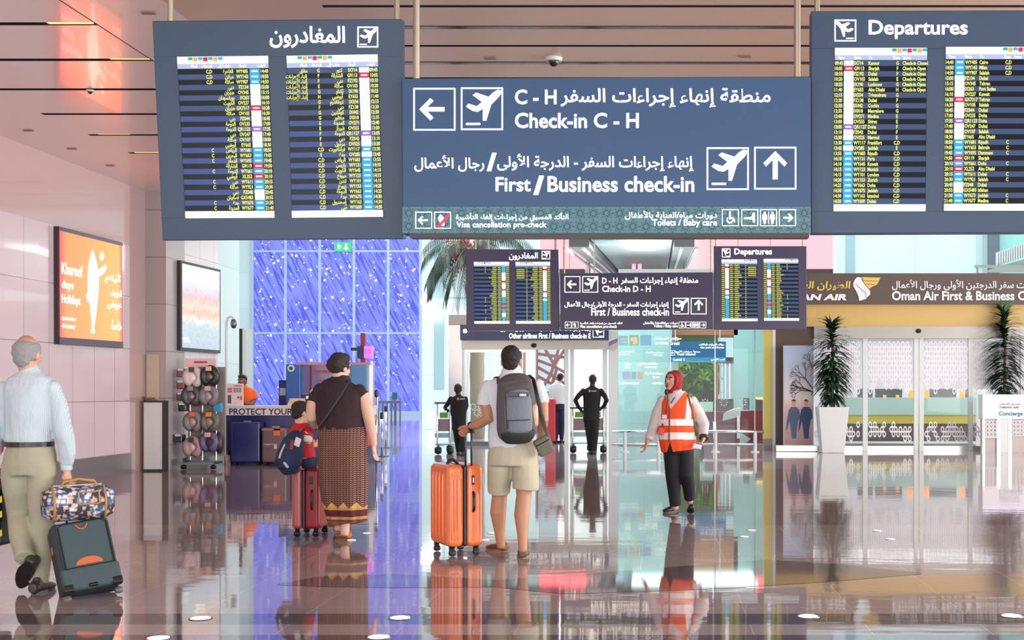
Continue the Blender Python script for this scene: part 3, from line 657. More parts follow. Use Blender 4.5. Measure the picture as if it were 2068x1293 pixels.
def qt(mb, q, pl, t_, u0, v0, u1, v1, off, mi=0, bold=.02):
    g = glyphs(t_, bold, 3); mb.add([pl.at(*bilin(q, u0+(p[0]-g[2])/(g[3]-g[2])*(u1-u0), v1-(p[1]-g[4])/(g[5]-g[4])*(v1-v0)), off) for p in g[0]], g[1], mi)
def orange_mat():
    m = bpy.data.materials.new('orange_screen'); m.use_nodes = True; n, l, b = nodes(m); b.inputs['Base Color'].default_value = (.1,.03,.02,1)
    tc = n.new('ShaderNodeTexCoord'); sep = n.new('ShaderNodeSeparateXYZ'); l.new(tc.outputs['Generated'], sep.inputs[0])
    l.new(ramp(n, l, sep.outputs['Y'], [(0,(1.,.04,.05)), (.1,(1.,.13,.05)), (.5,(1.,.155,.05)), (.93,(1.,.19,.055)), (1,(1.,.05,.06))]), b.inputs['Emission Color']); b.inputs['Emission Strength'].default_value = 3.0; return m
b = MB(); qz(b, q1, PW, .015, .035, .99, .94, .075); b.build('screen', orange_mat(), t)
b = MB(); W_ = M_swh
qt(b, q1, PW, 'Khareef', .04, .30, .37, .40, .08); qt(b, q1, PW, 'days', .04, .45, .23, .54, .08); qt(b, q1, PW, 'Holidays', .04, .57, .33, .67, .08)
qt(b, q1, PW, 'Special offers', .04, .76, .26, .80, .08); qt(b, q1, PW, 'all summer', .04, .82, .25, .86, .08)
qt(b, q1, PW, arabic('أيام'), .72, .31, .98, .41, .08); qt(b, q1, PW, arabic('الخريف'), .80, .46, .98, .54, .08); qt(b, q1, PW, arabic('عروض'), .76, .57, .98, .65, .08); qt(b, q1, PW, arabic('خاصة'), .82, .74, .98, .84, .08)
b.build('lettering', mat('poster_white', (255,255,240), emit=2.2, ecol=(1,.96,.8)), t)
b = MB(); qp(b, q1, PW, [(.53,.13),(.56,.18),(.60,.26),(.61,.31),(.68,.27),(.73,.24),(.75,.27),(.70,.33),(.62,.37),(.62,.50),(.60,.60),(.58,.70),(.56,.78),(.545,.84),(.56,.87),(.55,.885),(.50,.885),(.49,.87),(.515,.84),(.50,.74),(.48,.62),(.44,.60),(.42,.55),(.45,.52),(.45,.40),(.455,.30),(.48,.22),(.51,.16)], .08)
qp(b, q1, PW, [(.66,.14),(.69,.13),(.71,.17),(.69,.21),(.65,.21),(.64,.18)], .08); b.build('figure', mat('poster_cream', (255,250,220), emit=2.0, ecol=(1,.95,.72)), t)
b = MB(); qz(b, q1, PW, .0, .0, 1, .035, .08); qz(b, q1, PW, 0, .94, 1, 1, .08); b.build('frame_bar', mat('poster_bar', (92,86,104), .35, .3), t)
q2 = ((357,526),(438,545),(438,714),(357,708))
PW2 = Plane((-8.47,0,0), (1,0,0))
t = wall_poster(q2, 'pale landscape advert screen above the neck pillow rack', None, PW2)
def landscape_mat():
    m = bpy.data.materials.new('landscape_screen'); m.use_nodes = True; n, l, b = nodes(m)
    tc = n.new('ShaderNodeTexCoord'); sep = n.new('ShaderNodeSeparateXYZ'); l.new(tc.outputs['Generated'], sep.inputs[0])
    nz = n.new('ShaderNodeTexNoise'); nz.inputs['Scale'].default_value = 5; nz.inputs['Detail'].default_value = 6; l.new(tc.outputs['Generated'], nz.inputs['Vector'])
    z = math_node(n, l, 'ADD', sep.outputs['Z'], math_node(n, l, 'MULTIPLY', math_node(n, l, 'SUBTRACT', nz.outputs['Fac'], .5), .22))
    c = ramp(n, l, z, [(0,lin((190,214,226))), (.26,lin((206,222,230))), (.33,lin((238,236,232))), (.42,lin((240,196,168))), (.5,lin((250,222,206))), (.6,lin((238,200,190))), (.66,lin((232,206,224))), (.78,lin((250,238,244))), (1,(1.05,1.0,1.02))])
    nb = n.new('ShaderNodeTexNoise'); nb.inputs['Scale'].default_value = 22; l.new(tc.outputs['Generated'], nb.inputs['Vector'])
    c = mixc(n, l, .25, c, ramp(n, l, nb.outputs['Fac'], [(.35,(.55,.5,.5)), (.6,(1.,1.,1.))]), 'MULTIPLY')
    b.inputs['Base Color'].default_value = (.05,.05,.05,1); l.new(c, b.inputs['Emission Color']); b.inputs['Emission Strength'].default_value = 1.0; return m
b = MB(); qz(b, q2, PW2, .03, .03, .97, .965, .075); b.build('screen', landscape_mat(), t)
b = MB(); qp(b, q2, PW2, [(.3,.62),(.5,.66),(.62,.60),(.58,.67),(.4,.70)], .078); b.build('shoreline', mat('poster_sand', (255,240,225), emit=1.1, ecol=lin((255,246,236))), t)
b = MB(); qz(b, q2, PW2, .07, .85, .19, .875, .08); qz(b, q2, PW2, .07, .885, .22, .905, .08); b.build('caption_mark', M_swh, t)
# white pedestal
def pbox(mb, x0, x1, ytop, Y, depth, z0=0., mi=0, z1=None):
    "box on real coordinates whose near face spans photo columns x0..x1 at depth Y"
    X0 = (x0-CX)*Y/F; X1 = (x1-CX)*Y/F; Z = z1 if z1 is not None else CAMZ+(CY-ytop)*Y/F
    mb.box((X0,Y,z0), (X1,Y+depth,Z), mi)
Yp = 21.9
t = emp('pedestal', wpos(309,0,Yp+.1)*Vector((1,1,0)) if False else Vector(((309-CX)*Yp/F,Yp+.14,0)), 'white pedestal cabinet with dark outline standing at the end of the left wall', 'pedestal')
b = MB(); pbox(b, 290, 328, 811, Yp, .21, .03); b.build('body', M_white, t, bevel=(.006,2))
b = MB(); pbox(b, 289, 330, 807, Yp-.01, .23, z0=1.17, z1=1.2); pbox(b, 327.5, 330, 811, Yp-.008, .22, .0); pbox(b, 289, 330, 811, Yp, .22, 0, z1=.03); b.build('edge_trim', M_dark, t)
t = emp('clear_box', Vector(((302-CX)*Yp/F,Yp+.12,1.2)), 'small yellow-topped box lying on the white pedestal', 'box')
b = MB(); pbox(b, 294, 309, 0, Yp+.06, .09, 1.2, z1=1.25); b.build('body', mat('box_olive', (110,100,60), .5), t)
b = MB(); pbox(b, 295, 308, 0, Yp+.065, .08, 1.25, z1=1.265); b.build('lid', mat('box_yellow', (205,165,50), .5), t)
b = MB(); pbox(b, 296, 320, 716, 22.115, .02, 1.22); b.build('beige_panel', mat('beige_board', (205,188,168), .5), None, label='tall beige board leaning flat against the grey pier behind the pedestal', cat='board')
b = MB(); pbox(b, 283, 290, 800, 22.0, .1, 0); b.build('door_edge', mat('tan_strip', (150,120,100), .4), None, label='narrow brown upright strip behind the white pedestal', cat='strip')
# dome camera on a curved pole
Yc = 24.4
t = emp('camera_pole', Vector(((457-CX)*Yc/F,Yc,0)), 'white pole with a curved arm and dome camera beside the pale landscape advert', 'camera pole')
b = MB(); x0 = (457-CX)*Yc/F; zt = CAMZ+(CY-650)*Yc/F
b.tube([(x0,Yc,0),(x0,Yc,zt),(x0+.03,Yc,zt+.07),(x0+.08,Yc,zt+.10),(x0+.13,Yc,zt+.08),(x0+.14,Yc,zt+.0)], .025, n=10); b.build('pole', M_white, t, smooth=True)
b = MB(); b.tube([(x0+.14,Yc,zt+.02),(x0+.14,Yc,zt-.06)], [.05,.06], n=14); b.build('housing', M_steel_d, t, smooth=True)
b = MB(); b.ell((x0+.14,Yc,zt-.08), (.05,.05,.05)); b.build('dome', mat('smoked_dome', (40,38,40), .1), t, smooth=True)
b = MB(); b.box((x0-.08,Yc-.02,1.38), (x0+.08,Yc+.02,1.41)); b.build('clamp', M_white, t)
# column edge panel behind the counter clerk
Yk = 30
b = MB(); pbox(b, 482, 489, 664, Yk, .5, 0); b.build('panel_core', M_black, None, label='tall black panel edge standing behind the clerk in orange', cat='panel')
b = MB(); pbox(b, 489.5, 496, 664, Yk, .5, 0); b.build('panel_cheek', M_steel, None, label='grey metal upright beside the black panel behind the clerk', cat='panel')
# ---------------------------------------------------------------- neck pillow rack
Yr = 22.5
t = emp('pillow_rack', Vector(((403-CX)*Yr/F,Yr+.1,0)), 'grey wheeled display rack hung with neck pillows against the left wall', 'display rack')
X = lambda px, Y=Yr: (px-CX)*Y/F
Z = lambda py, Y=Yr: CAMZ+(CY-py)*Y/F
b = MB(); b.box((X(374),Yr+.14,.22), (X(449),Yr+.2,Z(741))); b.build('back_panel', mat('rack_grey', (150,142,140), .5), t)
b = MB(); b.box((X(371),Yr+.05,Z(741)), (X(434),Yr+.1,Z(724))); b.build('header_card', mat('header_pink', (235,205,208), .5), t)
b = MB(); b.box((X(390),Yr+.045,Z(733.5)), (X(416),Yr+.05,Z(729.5))); b.build('header_print', mat('header_red', (190,60,80), .5), t)
for px in (379, 404, 432):
    b = MB(); b.rod((X(px),Yr+.12,.15), (X(px),Yr+.12,Z(744)), .014); b.build('upright', M_steel, t)
b = MB(); b.box((X(374),Yr-.2,.09), (X(440),Yr+.25,.13)); b.box((X(376),Yr-.2,.13), (X(378),Yr+.2,.2)); b.build('base', M_steel_d, t)
for px in (377, 437):
    b = MB(); b.tube([(X(px)-.02,Yr-.15,.045),(X(px)+.02,Yr-.15,.045)], .04, n=12); b.build('wheel', M_black, t)
hooks = [(392,762,'w'), (426,760,'k'), (389,800,'d'), (424,800,'g'), (392,852,'g2'), (426,852,'o'), (391,903,'r'), (424,893,'p')]
for px, py, _ in hooks:
    b = MB(); b.rod((X(px),Yr+.14,Z(py-14)), (X(px),Yr-.1,Z(py-14)), .006, n=6); b.build('hook', M_chrome, t)
PC = {'w':((205,198,198),'white and grey neck pillow in a clear bag, top left on the rack'), 'k':((30,28,30),'black neck pillow with a cream top, top right on the rack'), 'd':((74,70,74),'charcoal bagged neck pillow, left in the second row of the rack'), 'g':((124,114,120),'mauve-grey bagged neck pillow, right in the second row of the rack'),
      'g2':((128,120,124),'grey neck pillow with an orange tag, left in the third row of the rack'), 'o':((98,92,84),'dark olive neck pillow with an orange top, right in the third row of the rack'), 'r':((172,140,144),'dusty pink neck pillow at the bottom left of the rack'), 'p':((96,80,124),'purple-grey neck pillow with a peach top at the bottom right of the rack')}
M_bag = glass('clear_bag', (.9,.9,.9), 1.4, .15)
for px, py, k in hooks:
    c = Vector((X(px),Yr-.06,Z(py))); col, lab = PC[k]; r = .115
    t = emp('neck_pillow', c-Vector((0,0,.17)), lab, 'neck pillow', 'neck pillows on the display rack')
    b = MB(); pts = [c+Vector((math.sin(a)*r, 0, math.cos(a)*r*1.15)) for a in [R(v) for v in range(-155, 156, 22)]]
    b.tube(pts, [.056+.014*abs(math.sin(i*.55)) for i in range(len(pts))], lat=(0,1,0), n=12); b.build('cushion', mat('pillow_'+k, col, .55, coat=.25), t, smooth=True)
    if k in 'gdrkow' or k == 'g2':
        b = MB(); b.ell(c+Vector((0,-.0,-.01)), (.085,.045,.12)); b.build('inner_bag', mat('bag_'+k, tuple(min(255,v+40) for v in col), .3, coat=.5), t, smooth=True)
    tg = {'g2':(235,110,60), 'o':(230,150,50), 'k':(226,206,170), 'p':(232,180,160), 'w':(70,66,70), 'd':(150,150,150), 'r':(70,56,60), 'g':(200,196,190)}[k]
    b = MB(); b.box((c.x-.05,c.y-.075,c.z+.09), (c.x+.05,c.y-.06,c.z+.17)); b.build('tag', mat('tag_'+k, tg, .5), t, bevel=(.01,2))
for i, (py, col, lab) in enumerate(((752,(112,62,54),'brown boxed pillow, highest on the left side of the rack'), (776,(118,58,54),'red-brown boxed pillow, second down the left side of the rack'), (800,(84,70,72),'dark boxed pillow, third down the left side of the rack'), (821,(44,40,44),'black boxed pillow, fourth down the left side of the rack'), (884,(52,54,80),'dark blue striped bag hanging low on the left side of the rack'))):
    px = (368,368,368,371,363)[i]; t = emp('boxed_pillow', Vector((X(px),Yr-.02,Z(py+11))), lab, 'boxed pillow', 'boxed pillows on the side of the rack')
    b = MB(); b.box((X(px-9),Yr-.08,Z(py+10)), (X(px+8),Yr+.12,Z(py-7))); b.build('pack', mat('pack%d' % i, col, .35, coat=.4), t, bevel=(.02,3))
    b = MB(); b.box((X(px-6),Yr-.083,Z(py-3)), (X(px+5),Yr-.079,Z(py-7))); b.build('card', M_white, t)
b = MB(); b.box((X(432),Yr-.02,Z(832)), (X(446),Yr+.12,Z(815))); b.build('blue_pack', mat('pack_blue', (60,160,200), .4), None, label='small bright blue pack hanging on the right side of the rack', cat='pack')
b = MB(); b.ell((X(443),Yr-.0,Z(895)), (.07,.08,.2)); b.build('dark_pillow', mat('pillow_k', (30,28,30), .55), None, smooth=True, label='dark pillow hanging low at the right edge of the rack', cat='neck pillow')
# ---------------------------------------------------------------- counter PROTECT YOUR
Yn = 23.9
PK = Plane((0,Yn,0))
t = emp('service_counter', Vector(((600-CX)*Yn/F,Yn+.35,0)), 'navy service counter with a white PROTECT YOUR fascia', 'counter')
M_navy = mat('counter_navy', (30,32,96), .3)
b = MB(); pbox(b, 453, 742, 837, Yn+.04, .6, 0); b.build('front_panel', M_navy, t)
b = MB(); pbox(b, 452, 744, 822, Yn, .7, Z(839,Yn)); b.build('fascia', mat('fascia_white', (236,224,226), .4), t)
b = MB(); pbox(b, 450, 746, 820, Yn-.02, .74, Z(822,Yn)); b.build('worktop', M_white, t)
b = MB(); PK.fit(b, 'PROTECT YOUR', 463, 825, 591, 838, .004, bold=.02); b.build('lettering', mat('fascia_text', (60,50,56), .5), t)
# suitcases parked in front of it
def simple_case(px0, px1, ytop, Y, depth, col, label, stripe=None):
    x0 = X(px0,Y); x1 = X(px1,Y); zt = Z(ytop,Y); t = emp('suitcase', Vector(((x0+x1)/2,Y+depth/2,0)), label, 'suitcase')
    b = MB(); b.box((x0,Y,.05), (x1,Y+depth,zt)); b.build('shell', mat('case_'+label[:14], col, .35), t, bevel=(.035,3))
    for xx in (x0+.05, x1-.05):
        for yy in (Y+.05, Y+depth-.05):
            b = MB(); b.tube([(xx-.012,yy,.028),(xx+.012,yy,.028)], .026, n=10); b.build('wheel', M_black, t)
    b = MB(); b.box(((x0+x1)/2-.07,Y+depth/2-.02,zt), ((x0+x1)/2+.07,Y+depth/2+.02,zt+.02)); b.build('handle', M_steel, t, bevel=(.006,2))
    return t, x0, x1, zt
simple_case(466, 524, 853, Yn-.32, .28, (38,42,104), 'tall navy suitcase parked before the navy counter')
t, x0, x1, zt = simple_case(528, 578, 864, Yn-.32, .28, (104,80,84), 'brownish mauve suitcase with an orange tag before the navy counter')
b = MB(); b.box((X(552,Yn-.35),Yn-.33,Z(880,Yn-.32)), (X(565,Yn-.35),Yn-.325,Z(865,Yn-.32))); b.build('tag', mat('tag_orange', (246,110,60), .5), t)
b = MB(); Pq = Plane((0,Yn-.322,0)); Pq.fit(b, 'LuggageCover', 533, 895, 560, 900, .002, bold=.02, res=1); Pq.quad(b, 553, 899, 559, 907, .002); b.build('print', mat('print_pink', (226,190,200), .5), t)
b = MB(); b.box((x0+.005,Yn-.33,zt-.05), (x1-.005,Yn-.3,zt-.02)); b.build('trim_strip', mat('case_pink', (190,110,120), .4), t)
t = emp('water_bottle', Vector((X(458,Yn-.1),Yn-.1,0)), 'pink bottle with a black cap on the floor at the left end of the counter', 'bottle')
cx = X(460,Yn-.1); b = MB(); b.tube([(cx,Yn-.1,.01),(cx,Yn-.1,.13),(cx,Yn-.1,.17),(cx,Yn-.1,.19)], [.05,.052,.045,.03]); b.build('bottle_body', mat('bottle_pink', (240,190,185), .3), t, smooth=True)
b = MB(); b.tube([(cx,Yn-.1,.19),(cx,Yn-.1,.25)], .036, n=12); b.build('cap', M_black, t)
# price board on the counter
zc = Z(820,Yn)
t = emp('price_board', Vector((X(475,Yn),Yn+.1,zc)), 'white printed price board standing on the left end of the counter', 'sign')
b = MB(); pbox(b, 458, 491, 775, Yn+.1, .02, zc+.0); b.build('board', mat('board_pink_white', (244,224,224), .4), t)
Pp = Plane((0,Yn+.1,0)); b = MB()
Pp.fit(b, 'ONLINE PRICES', 472, 778, 488, 781, .003, bold=.02, res=1); Pp.quad(b, 474, 814, 474.5, 815); Pp.quad(b, 460, 798, 467, 815)
for k in range(3):
    for j in range(3): Pp.quad(b, 472+k*5.5, 784+j*3.2, 476+k*5.5, 786+j*3.2)
b.build('print_dark', mat('print_grey', (110,90,96), .5), t)
b = MB(); Pp.quad(b, 460, 784, 469, 788); Pp.quad(b, 460, 789, 469, 793); Pp.quad(b, 479, 801, 484, 805); Pp.quad(b, 485, 800, 489, 808); b.build('print_red', mat('print_red', (210,110,110), .5), t)
# keypad terminal and small screen on the counter
t = emp('card_terminal', Vector((X(592,Yn),Yn+.12,zc)), 'cream terminal with round yellow keys on the counter', 'terminal')
b = MB(); b.prism([(X(578,Yn),Yn+.05,zc),(X(612,Yn),Yn+.05,zc),(X(610,Yn),Yn+.12,Z(805,Yn)),(X(582,Yn),Yn+.12,Z(805,Yn))], (0,.12,0)); b.build('body', mat('cream', (228,210,190), .4), t)
for k, px in enumerate((588,596,604)):
    b = MB(); b.ell((X(px,Yn),Yn+.075,Z(813,Yn)), (.018,.02,.018)); b.build('key', mat('key%d' % (k > 0), ((220,170,60),(150,120,90))[k > 0], .4), t, smooth=True)
t = emp('counter_monitor', Vector((X(625,Yn),Yn+.2,zc)), 'small black screen on the counter behind the boy', 'monitor')
b = MB(); pbox(b, 608, 652, 797, Yn+.2, .05, zc+.06); b.build('casing', M_black, t, bevel=(.008,2))
b = MB(); pbox(b, 618, 634, 800, Yn+.196, .004, Z(806,Yn)); b.build('display', mat('monitor_text', (180,220,220), .4, emit=.6, ecol=lin((170,210,215))), t)
b = MB(); pbox(b, 624, 630, 810, Yn+.21, .04, zc); b.build('stand', M_black, t)
# luggage wrapping machine behind the counter
Yw = 25.6
t = emp('wrapping_machine', Vector((X(660,Yw),Yw+.5,0)), 'blue luggage wrapping machine with a film-covered panel behind the counter', 'machine')
M_blue = mat('machine_blue', (46,100,170), .35)
b = MB(); pbox(b, 577, 606, 735, Yw, .5, 0); b.build('left_column', M_blue, t, bevel=(.02,2))
b = MB(); pbox(b, 708, 742, 735, Yw, .5, 0); b.build('right_column', mat('machine_blue_pale', (90,146,196), .35), t, bevel=(.02,2))
b = MB(); pbox(b, 606, 708, 738, Yw+.2, .03, .6); b.build('film_panel', mat('film_mauve', (124,118,160), .2, coat=.4), t)
b = MB(); pbox(b, 598, 746, 732, Yw+.0, .5, Z(737,Yw)); b.build('top_rail', mat('rail_pink', (205,140,165), .4), t)
b = MB(); pbox(b, 626, 629, 738, Yw+.19, .01, Z(812,Yw)); b.build('red_strip', mat('strip_red', (130,40,70), .5), t)
Pm = Plane((0,Yw+.185,0)); b = MB(); Pm.fit(b, 'Secure', 634, 745, 668, 754, .004, bold=.03); Pm.fit(b, 'wrapping', 640, 765, 690, 772, .004, bold=.03); b.build('lettering', mat('wrap_red', (220,80,90), .5), t)
b = MB(); b.tube([(X(588,Yw),Yw-.0,Z(744,Yw)),(X(588,Yw),Yw-.015,Z(744,Yw))], .07, n=20, cap=False); b.build('dial', M_white, t)
b = MB(); b.tube([(X(588,Yw),Yw-.015,Z(744,Yw)),(X(588,Yw),Yw-.025,Z(744,Yw))], .035, n=16, cap=False); b.build('dial_hub', M_dark, t)
b = MB(); pbox(b, 742, 753, 733, Yw+.1, .12, 0); b.build('post', M_steel, t)
b = MB(); pbox(b, 728, 737, 673, Yw+.2, .09, Z(735,Yw)); b.build('mast', mat('mast_red', (160,50,90), .4), t)
b = MB(); pbox(b, 721, 735, 699, Yw+.1, .2, Z(724,Yw)); pbox(b, 708, 722, 702, Yw+.1, .1, Z(708,Yw)); b.build('camera_box', mat('box_navy', (34,34,70), .4), t, bevel=(.01,2))
b = MB(); pbox(b, 735, 750, 699, Yw+.1, .2, Z(724,Yw)); b.build('lamp_box', mat('lamp_pink', (230,120,220), .4, emit=.5, ecol=lin((160,120,240))), t)
b = MB(); pbox(b, 736, 749, 700, Yw+.096, .004, Z(705,Yw)); pbox(b, 736, 749, 715, Yw+.096, .004, Z(721,Yw)); b.build('lamp_strip', mat('strip_magenta', (255,100,210), emit=1.1, ecol=lin((255,110,214))), t)
b = MB(); pbox(b, 563, 577, 768, Yw+.1, .3, 0); b.build('side_cabinet', M_navy, t)
b = MB(); pbox(b, 565, 577, 784, Yw+.09, .01, Z(799,Yw)); b.build('side_label', mat('label_grey', (170,175,185), .5), t)
# queue posts and far fence
def queue_post(px, ytop, ybase, label):
    Y = CAMZ*F/(ybase-CY); x = (px-CX)*Y/F; zt = CAMZ+(CY-ytop)*Y/F
    t = emp('queue_post', Vector((x,Y,0)), label, 'queue post', 'silver queue posts')
    b = MB(); b.tube([(x,Y,0),(x,Y,.02)], [.16,.15], cap=False, n=20); b.build('base', M_steel_d, t)
    b = MB(); b.rod((x,Y,.02), (x,Y,zt-.08), .03, n=12); b.build('pole', M_chrome, t, smooth=True)
    b = MB(); b.tube([(x,Y,zt-.1),(x,Y,zt)], [.038,.036], n=12); b.build('head', M_black, t)
queue_post(760, 790, 932, 'silver queue post nearest behind the woman in patterned trousers')
queue_post(771, 835, 922, 'silver queue post with a black head, right of the one nearest the woman')
queue_post(779, 822, 905, 'silver queue post farthest back before the blue glass wall')
t = emp('crowd_fence', wpos(787,0,50)*Vector((1,1,0)), 'grey upright bar fence standing before the blue glass wall', 'fence')
b = MB()
for k in range(6): xx = (764+k*8.8-CX)*50/F; b.rod((xx,50,0), (xx,50,CAMZ+(CY-812)*50/F), .03, n=6)
b.build('bars', M_steel_d, t); b = MB(); b.box(((762-CX)*50/F,49.96,CAMZ+(CY-815)*50/F), ((810-CX)*50/F,50.04,CAMZ+(CY-810)*50/F)); b.build('top_rail', M_steel_d, t)
t = emp('notice_stand', wpos(797,0,52)*Vector((1,1,0)), 'small dark green notice on a stand before the blue glass wall', 'sign')
b = MB(); pbox(b, 792, 802, 793, 52, .04, CAMZ+(CY-807)*52/F); b.build('board', mat('notice_green', (40,90,90), .5), t); b = MB(); xx = (797-CX)*52/F; b.rod((xx,52.02,0), (xx,52.02,CAMZ+(CY-807)*52/F), .03); b.build('post', M_steel_d, t)
t = emp('exit_sign', PB.at(691,508), 'small green running-figure exit sign hanging before the blue glass wall', 'sign')
Pe = Plane((0,67.7,0)); b = MB(); Pe.slab(b, 675, 489, 709, 508, .2); b.build('casing', mat('exit_green', (40,170,110), .4, emit=.7, ecol=lin((50,180,120))), t)
b = MB(); Pe.poly(b, [(681,505),(683,499),(681,496),(684,492),(687,496),(690,498),(687,500),(688,505),(685,501)], .01); Pe.poly(b, [(697,492),(697,501),(693,501),(699,506),(705,501),(701,501),(701,492)], .01); b.build('pictogram', M_txt, t)
# lamps on the middle wall
for px, py, r, la in ((863,611,.19,'round white wall lamp, higher left of the pair beside the palm'), (883,636,.23,'round white wall lamp, lower right of the pair beside the palm')):
    p = PD.at(px, py); t = emp('globe_lamp', p, la, 'lamp', 'globe lamps on the middle wall')
    b = MB(); b.ell(p+Vector((0,-.3,0)), (r,r,r)); b.build('globe', M_lamp, t, smooth=True); b = MB(); b.rod(p+Vector((0,-.15,0)), p, .05); b.build('bracket', M_steel, t)
b = MB(); PD.slab(b, 865, 834, 872, 866, .08, .08); b.build('floor_uplight', mat('uplight', (255,240,215), emit=1.5, ecol=(1,.93,.8)), None, label='slim glowing lamp standing at the foot of the middle wall', cat='lamp')
# ---------------------------------------------------------------- automatic entrance in the middle
YP = 32.0; PP = Plane((0,YP,0))
t = emp('door_1', Vector((PP.at(1080,0).x,YP,0)), None, None); t['kind'] = 'structure'
def slab(pl, x0, y0, x1, y1, d, off, m, name, parent, **k):
    b = MB(); pl.slab(b, x0, y0, x1, y1, d, off); return b.build(name, m, parent, **k)
y0_ = 899.9
slab(PP, 906, 657, 933, y0_, .5, .0, M_steel, 'left_post', t); slab(PP, 906, 636, 1248, 657, .4, .0, mat('lintel_beige', (190,182,172), .4), 'lintel', t)
slab(PP, 1229, 668, 1248, y0_, .3, .06, M_white, 'right_post', t); slab(PP, 933, 688, 1228, 706, .3, .1, mat('door_header', (178,172,160), .35, .6), 'door_header', t)
for x0, x1 in ((938,944),(1140,1148),(1151,1159),(1217,1226),(1062,1066)): slab(PP, x0, 706, x1, y0_, .06, .02, M_white if x0 > 1100 else M_steel, 'door_stile', t)
for x0, x1 in ((944,1062),(1066,1084),(1159,1217)):
    b = MB(); PP.slab(b, x0, 706, x1, y0_-2, .02, -.02); b.build('door_glass', M_glass, t)
slab(PP, 938, 706, 1062, 712, .06, .026, M_steel, 'top_rail', t); slab(PP, 938, 892, 1062, y0_, .06, .026, M_steel_d, 'bottom_rail', t)
b = MB(); c = PP.at(1079,698,.12); b.ell(c, (.07,.05,.06)); b.build('motion_sensor', M_black, t, smooth=True)
b = MB()
def flower(pl, mb, cx, cy, r, off, mi=0):
    for k in range(8):
        a = k*math.pi/4; ca, sa = math.cos(a), math.sin(a)
        pts = [(.45,0),(.7,.16),(1,0),(.7,-.16)]
        pl.poly(mb, [(cx+(p*ca-q*sa)*r, cy+(p*sa+q*ca)*r) for p, q in pts], off, mi)
for cx in (955, 972, 990, 1010, 1030): 
    for cy in (822, 834): flower(PP, b, cx+(cy-822)*.7, cy, 8, .004)
b.build('flower_decal', M_decal, t)
# the sign beam across the entrance
PN = Plane((0,31.5,0))
t = board('entrance_sign', PN, ((929,656),(1229,656),(1229,687),(929,687)), 'long navy sign beam over the automatic entrance, partly behind the second row signs', .25, mat('beam_navy', (44,50,88), .35), 6.2, (960, 1200), .02)
b = MB(); PN.fit(b, 'Other airlines First / Business check-in E', 1028, 673, 1193, 684, bold=.025, res=2); PN.fit(b, arabic('إنهاء إجراءات السفر لشركات الطيران الأخرى'), 1010, 660, 1193, 671, bold=.015, res=1)
b.build('lettering', M_txtw, t); b = MB(); icon(PN, b, 1197, 660, 1220, 682, 'plane', w=1.2, flip=True); b.build('plane_icon', M_txtw, t); b = MB(); c = PN.at(940,669,.06); b.ell(c, (.05,.03,.05)); b.build('spot_lamp', M_lamp, t, smooth=True)
# round purple and sand emblem on the white post
t = emp('post_emblem', PP.at(1238,718,.065), 'round cut-off emblem with a purple band on the white entrance post', 'emblem')
Pc_ = Plane((0,YP-.06,0)); b = MB(); 
Pc_.poly(b, [(1229.5,672),(1247.5,672),(1247.5,683),(1238,687),(1229.5,691)], .004, 0); Pc_.poly(b, [(1229.5,691),(1238,687),(1247.5,683),(1247.5,691),(1238,695),(1229.5,700)], .004, 1); Pc_.poly(b, [(1229.5,700),(1238,695),(1247.5,691),(1247.5,702),(1243,708),(1236,709),(1230,706)], .004, 2)
b.build('print', [M_white, mat('emblem_purple', (140,120,160), .5), mat('emblem_sand', (206,190,172), .5)], t)
# ---------------------------------------------------------------- rooms behind the entrance
M_warmwhite = mat('inner_white', (240,240,236), .5)
b = MB(); b.box((-3.4,43.5,0), (-.2,43.7,4.3)); b.build('wall_inner', M_warmwhite, kind='structure')
PI = Plane((0,41,0))
t = emp('lattice_screen', Vector((PI.at(1110,0).x,41,0)), 'brown geometric lattice screen standing on the white wall inside the entrance', 'screen')
b = MB(); 
def stroke(mb, pl, p, q, w, d, off=.0):
    dx, dy = q[0]-p[0], q[1]-p[1]; L = math.hypot(dx,dy) or 1; nx, ny = -dy/L*w/2, dx/L*w/2
    mb.prism([pl.at(p[0]-nx,p[1]-ny,off), pl.at(p[0]+nx,p[1]+ny,off), pl.at(q[0]+nx,q[1]+ny,off), pl.at(q[0]-nx,q[1]-ny,off)], -pl.n*d)
for kk, (p, q) in enumerate((((1086,715),(1140,722)),((1086,728),(1118,740)),((1118,740),(1140,752)),((1086,742),(1112,757)),((1086,760),(1140,790)),((1101,706),(1124,745)),((1124,745),(1108,800)),((1128,706),(1112,757)),((1140,706),(1118,740)),((1086,785),(1118,800)),((1112,757),(1140,775)),((1086,800),(1112,757)),((1118,800),(1140,790)),((1086,815),(1140,835)),((1108,800),(1128,860)),((1086,850),(1118,800)))): stroke(b, PI, p, q, 6, .1, .003*kk)
PI.slab(b, 1082, 700, 1087, 880, .1, .06); PI.slab(b, 1139, 700, 1144, 880, .1, .06); b.build('lattice', mat('lattice_brown', (98,62,62), .5), t)
for x0, x1, c, la in ((1049,1053,(150,120,120),'pale brown upright strip left of the lattice screen'), (1056,1061,(120,84,84),'dark brown upright strip left of the lattice screen')):
    slab(PI, x0, 700, x1, 880, .2, 0, mat('strip%d' % x0, c, .5), 'upright_strip', None, label=la, cat='panel')
